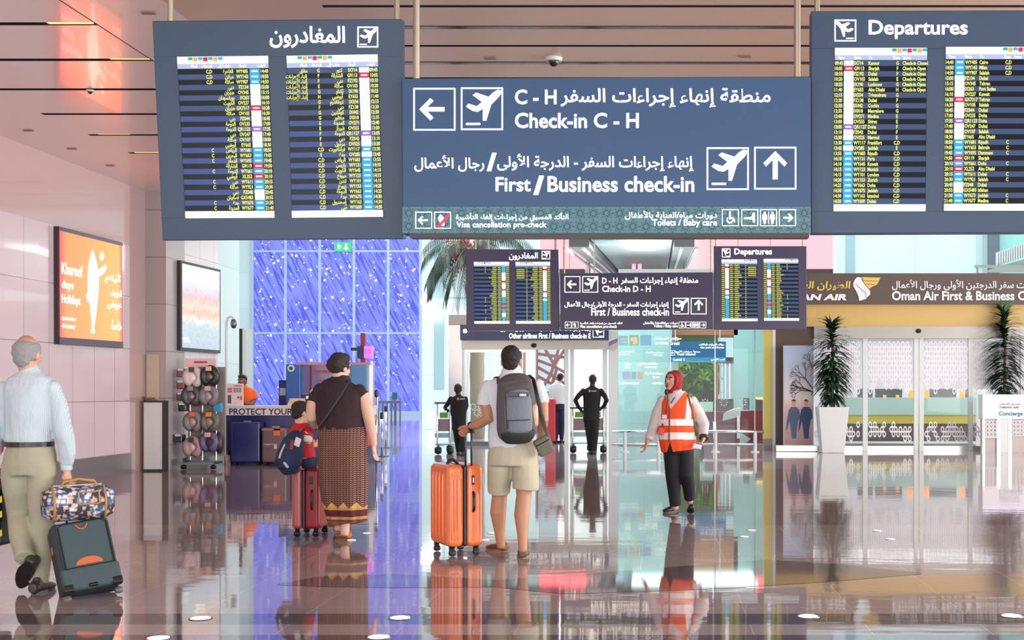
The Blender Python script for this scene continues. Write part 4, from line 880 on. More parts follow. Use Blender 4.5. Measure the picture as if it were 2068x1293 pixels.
# glass partition right of the entrance
w2 = emp('window_2', Vector((PP.at(1395,0).x,YP,0)), None, None); w2['kind'] = 'structure'
for x0, x1 in ((1248,1353),(1354.5,1443),(1445,1524),(1525,1543)):
    b = MB(); PP.slab(b, x0, 560, x1, y0_, .03, 0); b.build('glass_pane', M_glass, w2)
for x in (1353.7, 1444, 1524.5): slab(PP, x-.9, 560, x+.9, y0_, .05, .01, M_steel, 'glass_joint', w2)
slab(PP, 1248, y0_-2, 1543, y0_, .08, .02, M_steel_d, 'floor_channel', w2)
b = MB()
for cx in (1398, 1424, 1462, 1500): flower(PP, b, cx, 813, 9, .005)
b.build('flower_decal', M_decal, w2)
b = MB()
for tx_, x0, y0, x1, y1 in ((arabic('مواقف السيارات'),1320,681,1376,687),('Car Parking',1322,690,1350,697),('Car rental',1353,690,1372,697),(arabic('الوصول'),1250,708,1280,712),('Arrivals',1250,714,1272,717),(arabic('سيارات الأجرة'),1305,710,1340,714),('Taxi',1318,716,1338,719),(arabic('بوابة'),1262,732,1274,738),('Gate',1262,740,1273,744),(arabic('حافلات النقل'),1288,732,1328,738),('Bus stop',1303,740,1328,744),(arabic('سيارات أجرة'),1303,751,1340,757),('Taxis',1318,760,1332,764),('information',1253,772,1290,776),('services',1318,772,1338,776)): PP.fit(b, tx_, x0, y0, x1, y1, .006, bold=.02, res=2)
b.build('window_lettering', M_txtw, w2)
b = MB()
for k, (x0,y0,x1,y1) in enumerate(((1249,678,1268,698),(1271,677,1290,698),(1293,677,1315,698),(1257,751,1273,766),(1275,751,1285,766),(1287,751,1298,766))): PP.quad(b, x0, y0, x1, y1, .006, k)
b.build('window_pictogram', [mat('pic%d' % k, c, .5) for k, c in enumerate(((170,222,226),(196,206,130),(150,204,232),(190,208,236),(170,205,225),(226,208,168)))], w2)
b = MB()
PP.poly(b, [(1272,683),(1286,680),(1288,694),(1276,696),(1280,690),(1274,690)], .008, 0); PP.quad(b, 1252, 684, 1263, 687, .008, 0); PP.quad(b, 1255, 690, 1264, 692, .008, 0); b.build('pictogram_figure', M_decal, w2)
# teal hall behind the glass
PT = Plane((0,37.5,0))
def sx(px, Y): return (px-CX)*Y/F
M_tealw = panel_wall('teal_wall_panel', (150,192,192), 2.2, 1.25, .35, axes='XZ', joint=(120,165,168))
b = MB(); b.box((sx(1244,37.5),37.5,0), (sx(1357,37.5),37.7,4.2)); b.build('wall_teal', M_tealw, kind='structure')
b = MB(); b.box((sx(1482,38),38,0), (sx(1560,38),38.2,4.2)); b.build('wall_teal_right', M_tealw, kind='structure')
b = MB(); b.box((sx(1350,39),38.0,3.0), (sx(1486,39),40,4.3)); b.build('beam_wood', mat('soffit_wood', (150,104,76), .45), kind='structure')
b = MB(); b.box((-1.0,32.15,4.3), (2.8,43.4,4.4)); b.build('ceiling_hall', M_white, kind='structure')
b = MB(); b.box((sx(1250,33),32.6,0.001), (sx(1555,33),43,.006)); b.build('floor_inner', mat('maroon_tile', (112,70,80), .08), kind='structure')
b = MB(); b.box((sx(1240,43),43.2,0), (sx(1370,43),43.4,4.2)); b.build('wall_inner_right', M_cyan2, kind='structure')
PJ = Plane((0,36.5,0))
t = emp('hanging_sign', PJ.at(1410,735), 'blue direction sign with white lines behind the glass, above the greenery', 'sign')
slab(PJ, 1352, 690, 1466, 731, .2, 0, mat('sign_deep_blue', (36,92,140), .4), 'casing', t)
b = MB(); PJ.slab(b, 1356, 722, 1466, 732, .01, .005); b.build('teal_band', mat('band_teal2', (56,140,170), .4), t)
b = MB(); PJ.fit(b, arabic('مواقف السيارات والحافلات'), 1412, 694, 1462, 699, bold=.02, res=1); PJ.fit(b, 'Car park and buses', 1414, 700, 1462, 705, bold=.02, res=1); PJ.fit(b, arabic('محطة سيارات الأجرة'), 1364, 708, 1414, 713, bold=.02, res=1); PJ.fit(b, 'Taxi stand', 1366, 713, 1404, 718, bold=.02, res=1); PJ.fit(b, arabic('الدور الأرضي'), 1436, 724, 1464, 729, .012, bold=.02, res=1); PJ.fit(b, 'Level 1', 1360, 724, 1382, 729, .012, bold=.02, res=1); icon(PJ, b, 1354, 708, 1363, 718, 'left', w=.7); b.build('lettering', M_txtw, t)
for px in (1364, 1454):
    p = PJ.at(px, 690); b = MB(); b.rod((p.x,36.6,p.z), (p.x,36.6,4.3), .02); b.build('hanging_rod', M_steel, t)
PO = Plane((0,39,0))
t = emp('louvre_screen', Vector((sx(1463,39),39,0)), 'row of white and orange upright louvres behind the glass, right of the greenery', 'screen')
for k, (x0, x1, m) in enumerate(((1447,1450.5,mat('louvre_orange', (236,150,110), .5)),(1453,1457,M_white),(1460,1464,mat('louvre_blue', (210,226,246), .5)),(1467,1472,M_white),(1476,1481,M_white))): slab(PO, x0, 733-k*1.5, x1, 808, .1, 0, m, 'louvre', t)
b = MB(); PO.slab(b, 1445, 722, 1483, 734, .2, .05); PO.slab(b, 1443, 690, 1447, 905, .15, .03); PO.slab(b, 1445, 806, 1483, 904, .15); b.build('frame', mat('louvre_frame', (120,100,96), .5), t)
# greenery outside, seen through the glass
random.seed(3)
def leafy(name, c, r, n, mats, label, cat, trunk=None):
    t = emp(name, Vector((c.x,c.y,0)), label, cat); b = MB()
    for k in range(n):
        d = Vector((random.gauss(0,1),random.gauss(0,1),random.gauss(0,1))).normalized()*random.random()**.4
        p = c + Vector((d.x*r[0], d.y*r[1], d.z*r[2])); s = .10+.13*random.random()
        M_ = Euler((random.uniform(-1,1),random.uniform(-1,1),random.uniform(0,6))).to_matrix()
        b.add([p+M_ @ Vector(v)*s for v in ((-1,0,0),(-.2,.45,.1),(1.1,0,-.15),(-.2,-.45,.1))], [(0,1,2,3)], random.randrange(len(mats)))
    b.build('foliage', mats, t); b = MB(); b.tube([(c.x,c.y,0),(c.x+.05,c.y,c.z*.5),(c.x,c.y,c.z)], [.13,.1,.07]); b.build('trunk', mat('bark', (96,80,64), .8), t, smooth=True)
G = [mat('leaf_bright', (110,186,60), .8, spec=.1), mat('leaf_mid', (66,146,52), .8, spec=.1), mat('leaf_dark', (34,98,40), .8, spec=.1), mat('leaf_pale', (150,204,90), .8, spec=.1)]
leafy('garden_tree', wpos(1395, 768, 46), (.7,.5,.9), 700, G, 'bright green leafy tree seen through the glass behind the staff woman', 'tree')
leafy('garden_tree', wpos(1428, 760, 47.6), (.5,.4,1.0), 600, G[1:]+G[1:3], 'darker green tree seen through the glass behind the woman in black', 'tree')
b = MB(); b.box((sx(1360,49),49,0), (sx(1450,49),49.2,4)); b.build('wall_garden', mat('garden_wall_green', (70,112,70), .8), kind='structure')
# counters and seats in there
t = emp('maroon_counter', Vector((sx(1520,35.5),35.6,0)), 'maroon check-in counter behind the glass next to the yellow column', 'counter')
b = MB(); pl_ = Plane((0,35.2,0)); b.prism([pl_.at(1494,831),pl_.at(1552,829),pl_.at(1552,890),pl_.at(1520,889),pl_.at(1494,872)], (0,.7,0)); b.build('front', M_maroon, t)
b = MB(); pl_.slab(b, 1502, 804, 1514, 828, .25, -.1); pl_.slab(b, 1526, 806, 1542, 829, .25, -.1); b.build('screens', M_steel_d, t); b = MB(); pl_.slab(b, 1528, 803, 1541, 807, .2, -.05); b.build('lamp', M_warm, t)
t = emp('grey_counter', Vector((sx(1457,34.5),34.6,0)), 'grey-maroon counter with a sloped white top behind the glass', 'counter')
b = MB(); pl2 = Plane((0,34.2,0)); pl2.slab(b, 1424, 832, 1494, 892.6, .6); b.build('front', mat('counter_mauve', (134,98,108), .35), t); b = MB(); b.prism([pl2.at(1459,850,.03),pl2.at(1495,842,.03),pl2.at(1496,824,.03),pl2.at(1482,826,.03),pl2.at(1461,835,.03)], (0,.3,0)); b.build('sloped_top', M_white, t); b = MB(); pl2.slab(b, 1488, 840, 1494, 886, .1, .05); pl2.slab(b, 1440, 852, 1446, 886, .1, .05); b.build('supports', M_steel, t)
slab(Plane((0,35,0)), 1414, 812, 1440, 846, .3, 0, mat('mint_panel', (176,232,212), .4), 'mint_partition', None, label='pale mint partition below the woman in black', cat='panel')
for px, px1, la in ((1262, 1330, 'silver barrier rail before the glass, left of the staff woman'), (1445, 1525, 'silver barrier rail before the glass, right of the staff woman')):
    Yb = 28.6; t = emp('barrier_rail', Vector((sx((px+px1)/2,Yb),Yb,0)), la, 'rail', 'silver barrier rails')
    zt = CAMZ+(CY-872)*Yb/F
    b = MB(); b.rod((sx(px-26,Yb),Yb,zt), (sx(px1+18,Yb),Yb,zt), .035); b.build('handrail', M_chrome, t, smooth=True)
    b = MB(); b.rod((sx(px-26,Yb),Yb,zt-.28), (sx(px1+18,Yb),Yb,zt-.28), .02); b.build('lower_rail', M_chrome, t, smooth=True)
    for p in (px, px1):
        b = MB(); b.tube([(sx(p,Yb),Yb,0),(sx(p,Yb),Yb,.02)], [.1,.09], n=16, cap=False); b.rod((sx(p,Yb),Yb,0), (sx(p,Yb),Yb,zt), .04); b.build('post', M_white, t, smooth=False)
# ---------------------------------------------------------------- airline check-in frontage on the right
YO = 29.4; PO_ = Plane((0,YO,0)); yb = CY+CAMZ*F/YO
slab(PO_, 1566, 600, 1643, yb, .4, 0, M_wood, 'wall_wood', None, kind='structure')
slab(PO_, 1543, 560, 1559, 886, .4, .02, M_yellow2, 'trim_4', None, kind='structure'); slab(PO_, 1559.5, 560, 1566, yb, .3, .03, M_white, 'trim_5', None, kind='structure'); slab(PO_, 1543, 886, 1559, yb, .4, .02, mat('column_base', (128,128,120), .4), 'trim_6', None, kind='structure')
t = emp('fascia_sign', PO_.at(1900,615), 'long brown wooden fascia with white and yellow airline lettering at right', 'sign')
slab(PO_, 1566, 553, 2300, 615.5, .5, .12, M_wood, 'board', t)
slab(PO_, 1566, 615.5, 2300, 660, .4, .04, M_yellow, 'wall_band', None, kind='structure')
slab(PO_, 1643, 660, 2300, 684, .3, .1, mat('steel_header', (158,154,150), .35, .25), 'trim_7', None, kind='structure')
Pf = Plane((0,YO-.12,0)); b = MB(); Pf.fit(b, arabic('الطيران العماني'), 1575, 568, 1715, 591, .02, bold=.03, slant=3); b.build('yellow_lettering', mat('letter_yellow', (222,186,86), .4), t)
b = MB(); Pf.fit(b, 'OMAN AIR', 1570, 594, 1710, 607, .02, bold=.05, slant=4); Pf.fit(b, 'Oman Air First & Business Check-in', 1801, 588, 2138, 607, .02, bold=.03); Pf.fit(b, arabic('إجراءات سفر الدرجتين الأولى ورجال الأعمال'), 1801, 565, 2110, 588, .02, bold=.02); b.build('white_lettering', mat('letter_white', (232,232,232), .4), t)
b = MB(); Pf.poly(b, [(1736,608),(1748,604),(1757,595),(1757,588),(1750,580),(1744,572),(1740,566),(1740,561),(1731,560),(1726,565),(1723,572),(1723,579),(1728,587),(1733,597),(1735,608)], .02)
b.build('logo_feather', mat('letter_white', None), t); b = MB(); Pf.poly(b, [(1741,560),(1778,561),(1771,575),(1762,579),(1755,584),(1749,577),(1743,568)], .02); b.build('logo_flame', mat('letter_yellow', None), t)
b = MB(); stroke(b, Pf, (1727,574), (1748,592), .9, .004, .024); stroke(b, Pf, (1748,592), (1749,602), .9, .004, .024); stroke(b, Pf, (1744,567), (1772,568), .9, .004, .024); stroke(b, Pf, (1748,574), (1766,575), .9, .004, .024); b.build('logo_lines', mat('logo_grey', (96,92,86), .5), t)
d2 = emp('door_2', Vector((PO_.at(1850,0).x,YO,0)), None, None); d2['kind'] = 'structure'
M_frost = mat('frosted_white', (236,236,240), .6); M_mist = mat('frosted_mist', (214,212,222), .7, alpha=.62)
for x0, x1 in ((1742,1752),(1845,1854),(1856,1865),(1955,1964),(2060,2069)): slab(PO_, x0, 684, x1, yb, .06, .04, M_white, 'door_stile', d2)
for x0, x1 in ((1643,1742),(1752,1845),(1865,1955),(1964,2060),(2069,2160)):
    b = MB(); PO_.slab(b, x0, 684, x1, yb-2, .02, 0); b.build('door_glass', M_glass, d2); slab(PO_, x0, yb-9, x1, yb, .05, .02, M_steel, 'bottom_rail', d2)
    # frosted film of linked petals, thinning out downwards
    b = MB(); random.seed(int(x0))
    def petal(cx, cy, r):
        n = 14; o = [(cx+r*.86*math.cos(2*math.pi*k/n)*(1-.22*abs(math.sin(2*math.pi*k/n))), cy+r*1.5*math.sin(2*math.pi*k/n)) for k in range(n)]; i_ = [(cx+(p[0]-cx)*.52, cy+(p[1]-cy)*.52) for p in o]
        for k in range(n): PO_.poly(b, [o[k], o[(k+1)%n], i_[(k+1)%n], i_[k]], .024)
    def cell(cx, cy): PO_.poly(b, [(cx+5.6*math.cos(math.pi*k/3+.52), cy+6.2*math.sin(math.pi*k/3+.52)) for k in range(6)], .0235)
    nx = int((x1-x0)/9.4)
    for j in range(11):
        for k in range(nx+1):
            cx = x0+5+(k+.5*(j%2))*9.4; cy = 696+j*9.4
            if cx > x1-5: continue
            dens = 1 if j < 8 else (.75, .55, .25)[j-8]
            if random.random() < dens:
                petal(cx, cy, 4.7)
    for j in range(4):
        for k in range(nx+1):
            cx = x0+5+(k+.5*(j%2))*9.4; cy = 858+j*9.4
            if cx > x1-5: continue
            if random.random() < (.45, .85, .9, .6)[j]: petal(cx, cy, 4.5)
    PO_.quad(b, x0+1, 690, x1-1, 786, .0225, 1)
    b.build('frosted_film', [M_frost, M_mist], d2)
b = MB(); c = PO_.at(1853,669,.13); b.ell(c, (.06,.05,.05)); b.build('motion_sensor', M_black, d2, smooth=True)
# lounge behind the doors
b = MB(); b.box((3.5,38.5,0), (14,38.7,3.4)); b.build('wall_lounge', mat('lounge_wall', (222,220,226), .5), kind='structure')
b = MB(); b.box((3.5,29.9,3.3), (14,38.7,3.4)); b.build('ceiling_lounge', M_white, kind='structure')
PL_ = Plane((0,33.5,0))
t = emp('reception_desk', Vector((PL_.at(1850,0).x,33.7,0)), 'long pale green reception desk with an ochre band behind the airline doors', 'desk')
slab(PL_, 1700, 803, 1972, 838, .6, 0, mat('desk_mint', (176,206,198), .35), 'upper_front', t); slab(PL_, 1700, 838, 1972, 856, .55, -.03, M_yellow2, 'ochre_band', t); slab(PL_, 1700, 856, 1972, 891.8, .55, -.06, mat('desk_base', (96,88,90), .4), 'plinth', t)
for x0, x1, la in ((1735,1765,'dark screen at the left end of the pale green desk'), (1771,1825,'dark wide screen in the middle of the pale green desk'), (1880,1935,'dark wide screen at the right of the pale green desk'), (1955,1968,'small dark screen at the right end of the pale green desk')):
    slab(PL_, x0, 785, x1, 803, .1, -.2, M_steel_d, 'desk_screen', None, label=la, cat='screen')
for px, la in ((1787,'small orange light left of the middle on the pale green desk'),(1813,'second small orange light on the pale green desk'),(1839,'brightest orange sign in the middle of the pale green desk'),(1872,'orange sign right of the door post on the pale green desk'),(1943,'orange sign at the right of the pale green desk')):
    big = px > 1830; slab(PL_, px-(5 if big else 3), 789 if big else 798, px+(5 if big else 3), 803, .06, .0, mat('amber_sign', (255,140,50), .4, emit=1.2, ecol=(1.,.30,.08)), 'desk_light', None, label=la, cat='light', group='orange lights on the desk')
area('lounge_light', (8, 34, 3.2), (0, 0, 0), 8, 6, 420, (1.0, .97, .97))
# upper walls over the frontage
PU = Plane((0,41,0))
slab(PU, 1685, 380, 2012, 600, .3, 0, M_cyan, 'wall_right_upper', None, kind='structure')
slab(PU, 1708, 380, 1726, 600, .1, .06, M_cyan2, 'trim_8', None, kind='structure'); slab(PU, 1972, 380, 1984, 600, .1, .05, mat('pale_teal_strip', (182,212,214), .5), 'trim_9', None, kind='structure'); slab(PU, 1993, 380, 2014, 600, .2, .3, mat('slate_column', (96,112,124), .5), 'wall_column', None, kind='structure')
PV = Plane((0,34.5,0))
t = emp('balcony', PV.at(2070,556), 'grey louvred balcony with a mint wall behind it at the right picture edge', 'balcony')
b = MB(); p0 = PV.at(2013,510); p1 = PV.at(2090,484); p2 = PV.at(2090,512); p3 = PV.at(2013,536)
for k in range(16):
    u0, u1 = k/16, (k+.7)/16; b.prism([p3.lerp(p2,u0), p3.lerp(p2,u1), p0.lerp(p1,u1), p0.lerp(p1,u0)], (0,.08,0))
b.build('louvres', mat('louvre_grey', (206,214,212), .5), t)
b = MB(); b.prism([p3, p2, p1, p0], (0,.04,0)); b.xf = None; b2 = MB(); b2.prism([v+Vector((0,.1,0)) for v in (p3,p2,p1,p0)], (0,.05,0)); b2.build('backing', mat('louvre_backing', (120,128,128), .5), t)
b = MB(); PV.slab(b, 1968, 536, 2200, 541, .15, .1); PV.slab(b, 1972, 541, 1975, 560, .1, .05); b.prism([PV.at(2013,540),PV.at(2200,540),PV.at(2200,470),PV.at(2080,520)], (0,1.5,0)); b.build('slab_edge', mat('balcony_grey', (150,156,152), .5), t)
slab(PU, 2013, 380, 2300, 560, .1, .0, mat('mint_wall', (150,216,206), .5), 'wall_mint', None, kind='structure')
# ---------------------------------------------------------------- planters
random.seed(11)
M_leafd = mat('dracaena_leaf', (38,70,46), .4); M_leafd2 = mat('dracaena_leaf_dark', (22,42,30), .4); M_leafp = mat('dracaena_leaf_young', (84,124,78), .4)
def blade(mb, p, d, L, w, droop, mi, n=4):
    d = d.normalized(); side = d.cross(Vector((0,0,1)));  side = side.normalized() if side.length > 1e-4 else Vector((1,0,0)); pts = []; q = Vector(p)
    prof = [.35, 1, .9, .55, .05]
    vs = []
    for k in range(n+1):
        vs += [q - side*w*prof[k], q + side*w*prof[k]]
        d = (d + Vector((0,0,-droop))).normalized(); q = q + d*L/n
    mb.add(vs, [(2*k,2*k+1,2*k+3,2*k+2) for k in range(n)], mi)
def planter(px, ytop, ypot, Y, label, plabel, wpx0, wpx1, ysq):
    x = sx(px,Y); zp = CAMZ+(CY-ypot)*Y/F; zt = CAMZ+(CY-ytop)*Y/F
    t = emp('planter', Vector((x,Y,0)), label, 'planter'); b = MB()
    wt = (wpx1-wpx0)*Y/F/2; wb = wt*.72
    b.add([(x-wb,Y-wb,0),(x+wb,Y-wb,0),(x+wb,Y+wb,0),(x-wb,Y+wb,0),(x-wt,Y-wt,zp),(x+wt,Y-wt,zp),(x+wt,Y+wt,zp),(x-wt,Y+wt,zp),(x-wt+.04,Y-wt+.04,zp),(x+wt-.04,Y-wt+.04,zp),(x+wt-.04,Y+wt-.04,zp),(x-wt+.04,Y+wt-.04,zp),(x-wt+.06,Y-wt+.06,zp-.06),(x+wt-.06,Y-wt+.06,zp-.06),(x+wt-.06,Y+wt-.06,zp-.06),(x-wt+.06,Y+wt-.06,zp-.06)],
          [(0,3,2,1),(0,1,5,4),(1,2,6,5),(2,3,7,6),(3,0,4,7),(4,5,9,8),(5,6,10,9),(6,7,11,10),(7,4,8,11),(8,9,13,12),(9,10,14,13),(10,11,15,14),(11,8,12,15)]); b.build('pot', M_white, t, bevel=(.012,2))
    b = MB(); b.box((x-wt+.05,Y-wt+.05,zp-.12), (x+wt-.05,Y+wt-.05,zp-.05)); b.build('soil', mat('soil', (60,46,38), .9), t)
    p = emp('dracaena', Vector((x,Y,zp-.05)), plabel, 'plant'); b = MB(); b.tube([(x,Y,zp-.05),(x+.02,Y,zp+.6*(zt-zp)),(x,Y,zt-.25)], [.035,.03,.018], n=8); b.build('stem', mat('dracaena_stem', (96,82,62), .7), p, smooth=True)
    b = MB(); H = zt-zp
    for k in range(430 if ysq > .5 else 560):
        u = random.random(); z = zp+.10+u*(H-.28); a = random.uniform(0, 2*math.pi)
        L = (.5+.18*random.random())*(1.0 if .2 < u < .82 else .72)*(H/1.95); up = .35+.9*max(0,u-.65)*2
        blade(b, (x,Y,z), Vector((math.cos(a),math.sin(a)*ysq,up)), L*(1-(1-ysq)*abs(math.sin(a))), .036+.016*random.random(), .44-.25*u, 0 if random.random() < .5 else 1)
    for k in range(14):
        a = random.uniform(0, 2*math.pi); blade(b, (x,Y,zt-.3), Vector((math.cos(a)*.6,math.sin(a)*.6,1.2)), .38, .028, .12, 2)
    b.build('foliage', [M_leafd, M_leafd2, M_leafp], p)
planter(1680, 637, 822, 28.4, 'tapered white square planter left of the airline doors', 'tall dark dracaena in the planter left of the airline doors', 1650, 1711, .8)
planter(2028, 610, 815, 29.04, 'tapered white planter behind the concierge desk', 'tall dark dracaena behind the concierge desk at the right edge', 2002, 2054, .4)
# ---------------------------------------------------------------- crew banner on a plinth
Yb = 28.9; Pb = Plane((0,Yb,0)); ybb = CY+CAMZ*F/Yb
t = emp('banner_stand', Vector((Pb.at(1612,0).x,Yb+.1,0)), 'upright picture banner of two women in dark blue uniforms beside the left planter', 'banner')
b = MB(); Pb.slab(b, 1566, 899, 1650, ybb, .4, .15); b.build('plinth', M_steel, t, bevel=(.01,2)); 
b = MB(); Pb.slab(b, 1582, 698, 1643, 899, .06); b.build('banner_panel', mat('banner_frame', (190,188,190), .5), t)
def sky_mat():
    m = mat('banner_sky', (190,204,222), .5); n, l, b_ = nodes(m); tc = n.new('ShaderNodeTexCoord'); s_ = n.new('ShaderNodeSeparateXYZ'); l.new(tc.outputs['Generated'], s_.inputs[0])
    l.new(ramp(n, l, s_.outputs['Z'], [(0,lin((176,142,142))), (.38,lin((206,176,170))), (.47,lin((222,206,200))), (.5,lin((214,214,218))), (1,lin((168,190,222)))]), b_.inputs['Base Color']); return m
b = MB(); Pb.quad(b, 1584, 700, 1641, 897, .004); pn = b.build('picture', sky_mat(), t)
b = MB(); random.seed(5)
def branch(p, a, L, w, d):
    q = (p[0]+math.cos(a)*L, p[1]-math.sin(a)*L); q = (max(1585,min(1641,q[0])), max(702,q[1])); stroke(b, Pb, p, q, w, .002, .007)
    if d: 
        for da in (-.5, .12, .55): branch(q, a+da*random.uniform(.6,1.3), L*.68, w*.62, d-1)
branch((1641,792), 2.75, 19, 3.2, 3); branch((1641,785), 2.2, 24, 2.6, 3); branch((1641,745), 1.95, 16, 2, 2); branch((1637,790), 3.05, 18, 2.4, 3); branch((1638,798), .9, 6, 2, 0)
b.build('bare_tree', mat('picture_bark', (112,86,78), .7), pn)
for dx, cu in ((0,(84,98,128)), (25,(52,74,118))):
    b = MB(); q = lambda pts: Pb.poly(b, [(x+dx,y) for x, y in pts], .008)
    q([(1598,822),(1608,822),(1614,828),(1616,843),(1612,850),(1609,868),(1608,886),(1599,886),(1597,868),(1594,850),(1591,864),(1587,872),(1589,850),(1593,828)]); b.build('uniform', mat('uniform%d' % dx, cu, .6), pn)
    b = MB(); Pb.poly(b, [(1603+dx+4.6*math.cos(k*.7), 815+5.5*math.sin(k*.7)) for k in range(9)], .008); q([(1599,886),(1602,886),(1602,896),(1598,896)]); q([(1605,886),(1608,886),(1608,896),(1605,896)]); q([(1587,872),(1590,866),(1591,872),(1588,876)]); b.build('skin', mat('picture_skin', (196,150,130), .6), pn)
    b = MB(); Pb.poly(b, [(1603+dx+4.9*math.cos(k*.6), 811-abs(4.2*math.sin(k*.6))) for k in range(6)], .009); b.build('hair', mat('picture_hair', (60,44,44), .6), pn)
# concierge desk at the right edge
Yd = 28.35; Pd = Plane((0,Yd,0)); yd = CY+CAMZ*F/Yd
t = emp('concierge_desk', Vector((Pd.at(2060,0).x,Yd+.3,0)), 'white concierge desk with a patterned front at the right picture edge', 'desk')
b = MB(); Pd.slab(b, 1984, 797, 2160, 847, .38); b.build('upper_body', mat('desk_white', (232,228,236), .35), t, bevel=(.01,2)); b = MB(); Pd.slab(b, 1988, 847, 2156, yd, .32, -.04); b.build('lower_body', mat('desk_taupe', (190,178,178), .4), t)
for x0, x1 in ((1984,1989),(2013,2020),(2036,2043)): slab(Pd, x0, 847, x1, yd, .06, .01, mat('bright_steel', (240,240,244), .25, .3), 'upright', t)
slab(Pd, 2020, 847, 2036, yd, .03, -.0, M_white, 'white_panel', t); slab(Pd, 1989, 882, 2013, 885, .03, .008, M_white, 'shelf_edge', t)
b = MB()
for x0, n in ((1991,3),(2045,4)):
    for k in range(n):
        for j in range(4): Pd.frame(b, x0+k*7.4, 850+j*8, x0+k*7.4+6.6, 857+j*8, 1.2, .006)
b.build('lattice_front', M_decal, t)
b = MB(); Pd.slab(b, 1986, 798, 2160, 803, .05, .004); b.build('light_strip', mat('desk_glow', (225,215,255), .4, emit=.9, ecol=lin((232,224,255))), t)
b = MB(); Pd.fit(b, arabic('الطيران العماني'), 2018, 814, 2060, 820, .006, bold=.02, res=2); Pd.fit(b, 'OMAN AIR', 2018, 821, 2058, 825, .006, bold=.04, slant=1); b.build('airline_lettering', mat('letter_dim', (130,120,130), .5), t)
b = MB(); Pd.fit(b, 'Concierge Desk', 2017, 831, 2094, 842, .006, bold=.03); b.build('teal_lettering', mat('letter_teal', (80,140,140), .5), t)
# ---------------------------------------------------------------- date palm behind the left far board
random.seed(21)
Yp_ = 36.5; pc = wpos(957, 505, Yp_)
t = emp('date_palm', Vector((pc.x+.1,Yp_,0)), 'tall palm with drooping fronds and red fruit behind the left far flight board', 'palm')
b = MB(); zs = [i*pc.z/14 for i in range(15)]; b.tube([(pc.x+.10+.01*math.sin(i),Yp_,z) for i, z in enumerate(zs)], [.20+(.018 if i % 2 else 0) for i in range(15)], n=12); b.build('trunk', mat('palm_trunk', (140,124,108), .8), t, smooth=True)
for k in range(40):
    a = k*2.4; el = random.uniform(-.2, 1.1); L = random.uniform(1.7,2.2); d = Vector((math.cos(a)*math.cos(el), math.sin(a)*math.cos(el), math.sin(el)))
    b = MB(); q = Vector(pc); pts = [q.copy()]
    for i in range(9): d = (d+Vector((0,0,-.26))).normalized(); q = q+d*L/9; pts.append(q.copy())
    b.tube(pts, [.02-.0018*i for i in range(10)], n=5, mi=1)
    for i in range(1, 10):
        dd = (pts[i]-pts[i-1]).normalized(); s_ = dd.cross(Vector((0,0,1))); s_ = s_.normalized() if s_.length > .01 else Vector((1,0,0))
        for f in (0, .33, .66):
            for sg in (-1, 1): blade(b, pts[i-1].lerp(pts[i], f), dd*.7+s_*sg*.8+Vector((0,0,-.6)), .44, .014, .35, 0 if (i+k) % 3 else 2, 4)
    b.build('frond', [mat('palm_green', (48,70,60), .5), mat('palm_rib', (120,126,96), .6), mat('palm_green_pale', (90,114,104), .5)], t)
b = MB()
for k in range(60): b.ell(pc+Vector((random.gauss(-.25,.22),random.gauss(-.5,.12),random.gauss(.1,.28))), (.045,.045,.06), n=6, k=4)
b.build('fruit', mat('date_red', (226,92,96), .5), t, smooth=True)
# ---------------------------------------------------------------- people
M_sk = {k: mat('skin_'+k, c, .5) for k, c in (('fair',(226,182,158)), ('tan',(182,132,102)), ('olive',(196,150,124)), ('brown',(120,80,60)), ('dark',(66,48,42)), ('ruddy',(206,156,132)))}
def rt(Y0, rows):
    P, A, B = [], [], []
    for x, y, dy, hw, dep in rows:
        Y = Y0+dy; P.append(wpos(x,y,Y)); A.append(hw*Y/F); B.append(dep)
    return P, A, B
def tub(mb, Y0, rows, lat=(1,0,0), n=16): P, A, B = rt(Y0, rows); mb.tube(P, A, B, lat=Vector(lat), n=n)
def basis(fwd, pitch=0):
    f = Vector(fwd).normalized(); x = f.cross(Vector((0,0,1))).normalized(); f = (f*math.cos(pitch)+Vector((0,0,1))*math.sin(pitch)); z = x.cross(f)
    return Matrix((x, f, z)).transposed()
def head(mb, c, M, k=1.0, neck=None, nr=.056):
    c = Vector(c); q = lambda x, y, z: c + M @ Vector((x*k,y*k,z*k)); r = lambda *a: tuple(v*k for v in a)
    mb.ell(q(0,-.012,.028), r(.077,.097,.094), M, 20, 12); mb.ell(q(0,.022,-.045), r(.058,.068,.072), M, 16, 10); mb.ell(q(0,.052,-.02), r(.056,.045,.075), M, 16, 10)
    mb.ell(q(0,.075,-.092), r(.026,.022,.02), M); mb.tube([q(0,.09,.022), q(0,.108,-.008), q(0,.112,-.02)], [.009*k,.012*k,.015*k], n=8)
    mb.ell(q(0,.088,-.058), r(.026,.013,.011), M)
    for s in (-1, 1): mb.ell(q(s*.078,-.006,-.012), r(.012,.024,.034), M, 10, 7); mb.ell(q(s*.034,.078,.032), r(.026,.014,.009), M, 8, 6); mb.ell(q(s*.042,.062,-.03), r(.022,.022,.024), M, 8, 6)
    if neck is not None: mb.tube([q(0,-.022,-.05), Vector(neck)], [nr*k, nr*1.1*k], n=14)
